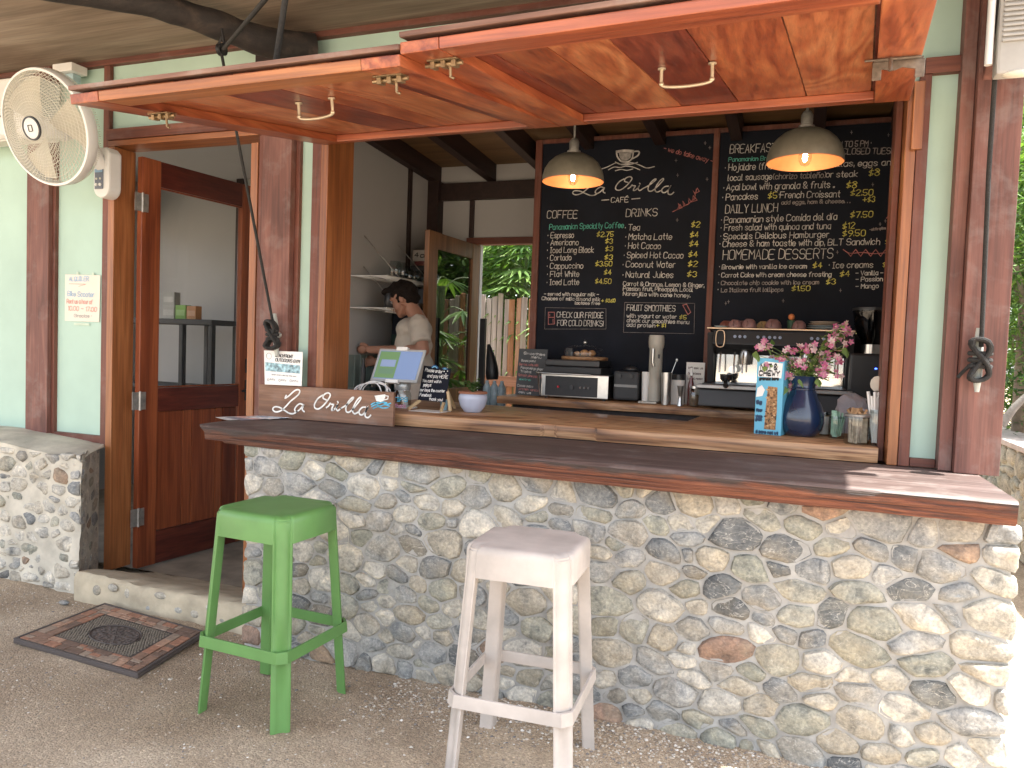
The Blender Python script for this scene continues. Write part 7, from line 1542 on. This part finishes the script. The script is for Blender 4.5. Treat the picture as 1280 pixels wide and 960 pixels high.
# ------------------------------------------------------------------ garden behind the cafe
yF = 4.2; xg0 = -4.2; zF = ZY(635,371,yF); rf_ = random.Random(12)
fen = thing('garden_fence', 'uneven weathered orange timber plank fence behind the open garden door', 'fence', (-1.8,yF,0))
fm_ = [wood('weathered_plank_%d' % i, c_, 'Z', 12, .8, .75, hue=.2, wear=.35) for i, c_ in enumerate(([(0.26,0.13,0.07),(0.40,0.21,0.12),(0.50,0.30,0.19)], [(0.30,0.24,0.20),(0.44,0.37,0.32),(0.56,0.50,0.44)], [(0.32,0.14,0.06),(0.46,0.22,0.10),(0.55,0.30,0.16)]))]
x = xg0
while x < 1.2:
    w_ = rf_.uniform(.05,.078); h_ = zF+rf_.uniform(-.05,.05); ti = rf_.uniform(-.012,.012)
    mb = MB(); mb.hexa([(x,yF,-.04),(x+w_,yF,-.04),(x+w_,yF+.022,-.04),(x,yF+.022,-.04),(x+ti,yF,h_),(x+w_+ti,yF,h_+rf_.uniform(-.02,.02)),(x+w_+ti,yF+.022,h_),(x+ti,yF+.022,h_)]); obj('plank', mb, rf_.choice([fm_[0],fm_[1],fm_[1],fm_[1],fm_[2]]), fen, bevel=.003, seg=1); x += w_+rf_.uniform(.003,.016)
zr_ = ZY(640,477,yF-.03)
for z in (zr_, .45): obj('rail', MB().box((xg0,yF-.035,z-.055),(1.2,yF-.003,z+.055)), M['fence_rail'] if 'fence_rail' in M else wood('fence_rail', [(0.26,0.12,0.07),(0.40,0.20,0.12),(0.50,0.30,0.2)], 'X', 12, .8, .7), fen, bevel=.004)
# trees and palms
def crown(mb, c, R, n, L0, L1, rng, wr=.42, droop=.5):
    cl = []
    for k in range(max(6, n//90)):
        d = Vector((rng.gauss(0,1), rng.gauss(0,1), rng.gauss(0,1))).normalized(); r = rng.uniform(.35,1.0); cl.append(Vector((c[0]+d.x*R[0]*r, c[1]+d.y*R[1]*r, c[2]+d.z*R[2]*r)))
    for k in range(n):
        q = rng.choice(cl); s = min(R)*.28; p = q+Vector((rng.gauss(0,s), rng.gauss(0,s), rng.gauss(0,s*.8))); L = rng.uniform(L0,L1)
        leaf(mb, p, (rng.uniform(-1,1), rng.uniform(-1,1), rng.uniform(-.7,.5)), L, L*wr, droop, rng)
    return cl
def tree(name, label, x, y, h, R, n, L, mat, seed, cz=None, grp='trees beyond the cafe'):
    rng = random.Random(seed); t_ = thing(name, label, 'tree', (x,y,-.05), 0, grp); cz = cz or h-R[2]*.6; mb = MB()
    cl = crown(mb, (x,y,cz), R, n, L[0], L[1], rng); o = obj('crown', mb, mat, t_); o['kind'] = 'stuff'
    mb = MB(); mb.tube(smooth_path([(x,y,-.06),(x+rng.uniform(-.1,.1),y,cz*.4),(x+rng.uniform(-.2,.2),y+.1,cz)], 4), [.13-.08*i/8 for i in range(9)], 9); obj('trunk', mb, M['bark'], t_, smooth=True)
    mb = MB()
    for q in cl[:9]: mb.tube(smooth_path([(x,y,cz*.55),(x*.5+q.x*.5,y*.5+q.y*.5,(cz*.55+q.z)/2+.1),q], 3), [.045-.035*i/6 for i in range(7)], 6)
    o = obj('limbs', mb, M['bark'], t_, smooth=True); o['kind'] = 'stuff'
def palm(label, x, y, h, seed, n=16, R=.55, mat=None):
    rng = random.Random(seed); t_ = thing('fan_palm', label, 'palm', (x,y,-.05), 0, 'fan palms behind the fence'); mb = MB(); ms = MB()
    for k in range(n):
        zz = h*rng.uniform(.45,1.0); a_ = rng.random()*6.28; st_ = Vector((x+rng.uniform(-.12,.12), y+rng.uniform(-.12,.12), zz-.25)); hub = st_+Vector((math.cos(a_)*R*.7, math.sin(a_)*R*.7, rng.uniform(.05,.3))); ms.tube(smooth_path([st_, st_.lerp(hub,.5)+Vector((0,0,.08)), hub],3), .006, 5)
        out = Vector((math.cos(a_), math.sin(a_), rng.uniform(-.3,.25))).normalized(); sd_ = out.cross(Vector((0,0,1))).normalized()
        for j in range(9):
            t = (j-4)/4*1.35; d = out*math.cos(t)+sd_*math.sin(t)+Vector((0,0,-.12)); leaf(mb, hub, d, rng.uniform(.30,.42), .055, .55, rng)
    for k in range(5): x_ = x+rng.uniform(-.12,.12); ms.tube([(x_,y+rng.uniform(-.1,.1),-.06),(x_+rng.uniform(-.08,.08),y,h-.2)], .018, 7)
    o = obj('fronds', mb, mat or M['leafb'], t_); o['kind'] = 'stuff'; o = obj('canes', ms, M['stem'], t_, smooth=True); o['kind'] = 'stuff'
palm('fan palm with bright fingered leaves showing above the fence at the doorway centre', -3.3, 4.95, 3.15, 1, 85); palm('fan palm above the right side of the fence in the doorway', -2.85, 4.8, 3.1, 2, 70); palm('fan palm at the left of the doorway opening', -3.85, 5.2, 3.0, 3, 60)
palm('fan palm hidden left of the doorway, mirrored in the garden door glass', -1.3, 3.6, 2.3, 5, 22); palm('second fan palm mirrored in the garden door glass', -0.7, 3.5, 2.0, 6, 18)
tree('broadleaf_tree', 'tall broadleaf tree behind the fan palms in the doorway', -4.6, 8.2, 5.6, (1.8,1.2,2.0), 5200, (.08,.16), M['leafb'], 11)
tree('broadleaf_tree', 'broadleaf tree further right behind the fence', 0.6, 8.8, 5.2, (1.8,1.2,1.6), 3000, (.08,.16), M['leaf'], 12)
tree('shrub', 'tall dark shrub filling the gap behind the fan palms', -3.8, 6.4, 4.6, (1.3,.6,1.6), 7000, (.08,.16), M['leaf'], 21, 3.0, 'shrubs behind the fence')
tree('shrub', 'tall pale shrub behind the right end of the fence', -0.5, 5.6, 4.2, (1.4,.6,1.6), 8000, (.08,.16), M['leafb'], 22, 2.9, 'shrubs behind the fence')
tree('broadleaf_tree', 'dense tree closing the view at the right edge beyond the low wall', 3.3, 9.0, 5.5, (1.9,1.5,2.3), 5200, (.07,.15), M['leafb'], 13)
tree('shrub', 'large leafy shrub right behind the low stone garden wall', 2.55, 6.4, 3.0, (.95,.9,1.25), 7000, (.05,.12), M['leafb'], 14, 1.5, 'shrubs at the right edge')
tree('shrub', 'tall shrub reaching above the post bracket at the right edge', 2.1, 5.2, 4.2, (.75,.8,1.4), 8500, (.05,.11), M['leafb'], 15, 2.7, 'shrubs at the right edge')
tree('broadleaf_tree', 'second dense tree filling the view above the low wall at the right edge', 2.7, 8.0, 6.6, (1.3,1.0,2.6), 8000, (.09,.17), M['leafb'], 31, 3.6)
tree('shrub', 'dark low shrub at the right edge beside the post', 2.25, 4.4, 2.0, (.5,.6,.8), 2600, (.04,.09), M['leafd'], 16, 1.35, 'shrubs at the right edge')
mb = MB(); mb.tube(smooth_path([PY(1252,532,3.3), PY(1266,512,3.3), PY(1282,496,3.3), PY(1300,482,3.3)], 4), [.032-.012*i/12 for i in range(13)], 9); solo('driftwood', mb, plain('grey_driftwood',(0.15,0.135,0.12),.85,var=.3,scale=14,bmp=.6), 'grey bent driftwood branch resting on the low garden wall', 'branch', smooth=True)
gw = thing('garden_wall', 'low mossy stone garden wall at the right edge with a sunlit top', 'stone wall', (1.80,3.6,0))
obj('core', MB().box((1.70,1.9,-.05),(1.98,6.0,.80)), M['plaster'], gw); obj('coping', MB().box((1.66,1.88,.802),(2.02,6.02,.85)), plain('pinkish_coping',(0.48,0.40,0.37),.8,var=.2), gw, bevel=.01)
rg5 = random.Random(77)
for poly in cells(110, 4.1, .80, rg5, 1.3, 3):
    me = stone_mesh(poly, .006, rg5, lambda u, v_, d: Vector((1.70-d, 6.0-u, v_)), rg5.choice([ST[2],ST[2],ST[3],ST[1]]), .022, n=9)
    if me: obj('stone', me, None, gw)
# things by the garden door
y_ = 1.95; xa = PY(600,450,y_).x; t_ = thing('folded_umbrella', 'black folded umbrella panel leaning beside the garden door', 'umbrella', (xa,y_,.01)); zz = ZY(602,398,y_)
obj('pole', MB().box((xa-.012,y_,.01),(xa+.035,y_+.03,zz)), M['black'], t_, bevel=.004); mb = MB(); mb.tube(smooth_path([(xa+.06,y_+.02,ZY(602,430,y_)),(xa+.09,y_+.02,ZY(602,455,y_)),(xa+.10,y_+.02,ZY(602,474,y_))],4), [.012,.02,.03,.04,.045,.05,.052,.05,.045], 10); obj('canopy', mb, M['black'], t_, smooth=True)
xa2 = PY(616,490,1.85).x; z0_, z1_ = ZY(616,512,1.85), ZY(616,476,1.85)
t_ = thing('water_pack', 'shrink wrapped pack of pale blue water bottles by the garden door', 'water bottles', (xa2,1.9,z0_-.0)); stand = MB().box((xa2-.10,1.82,.01),(xa2+.10,2.02,z0_-.001)); solo('stool_crate', stand, M['dark_beam'], 'dark crate holding up the pack of water bottles', 'crate')
for i in range(3): mb = MB(); r = .030; mb.lathe([(r*.9,0),(r,.01),(r,(z1_-z0_)*.75),(r*.45,(z1_-z0_)*.93),(r*.45,z1_-z0_)], (xa2-.062+.061*i,1.88,z0_), 14); obj('bottle', mb, plain('pale_blue_bottle',(0.42,0.55,0.62),.25,var=.2,scale=30), t_, smooth=True)
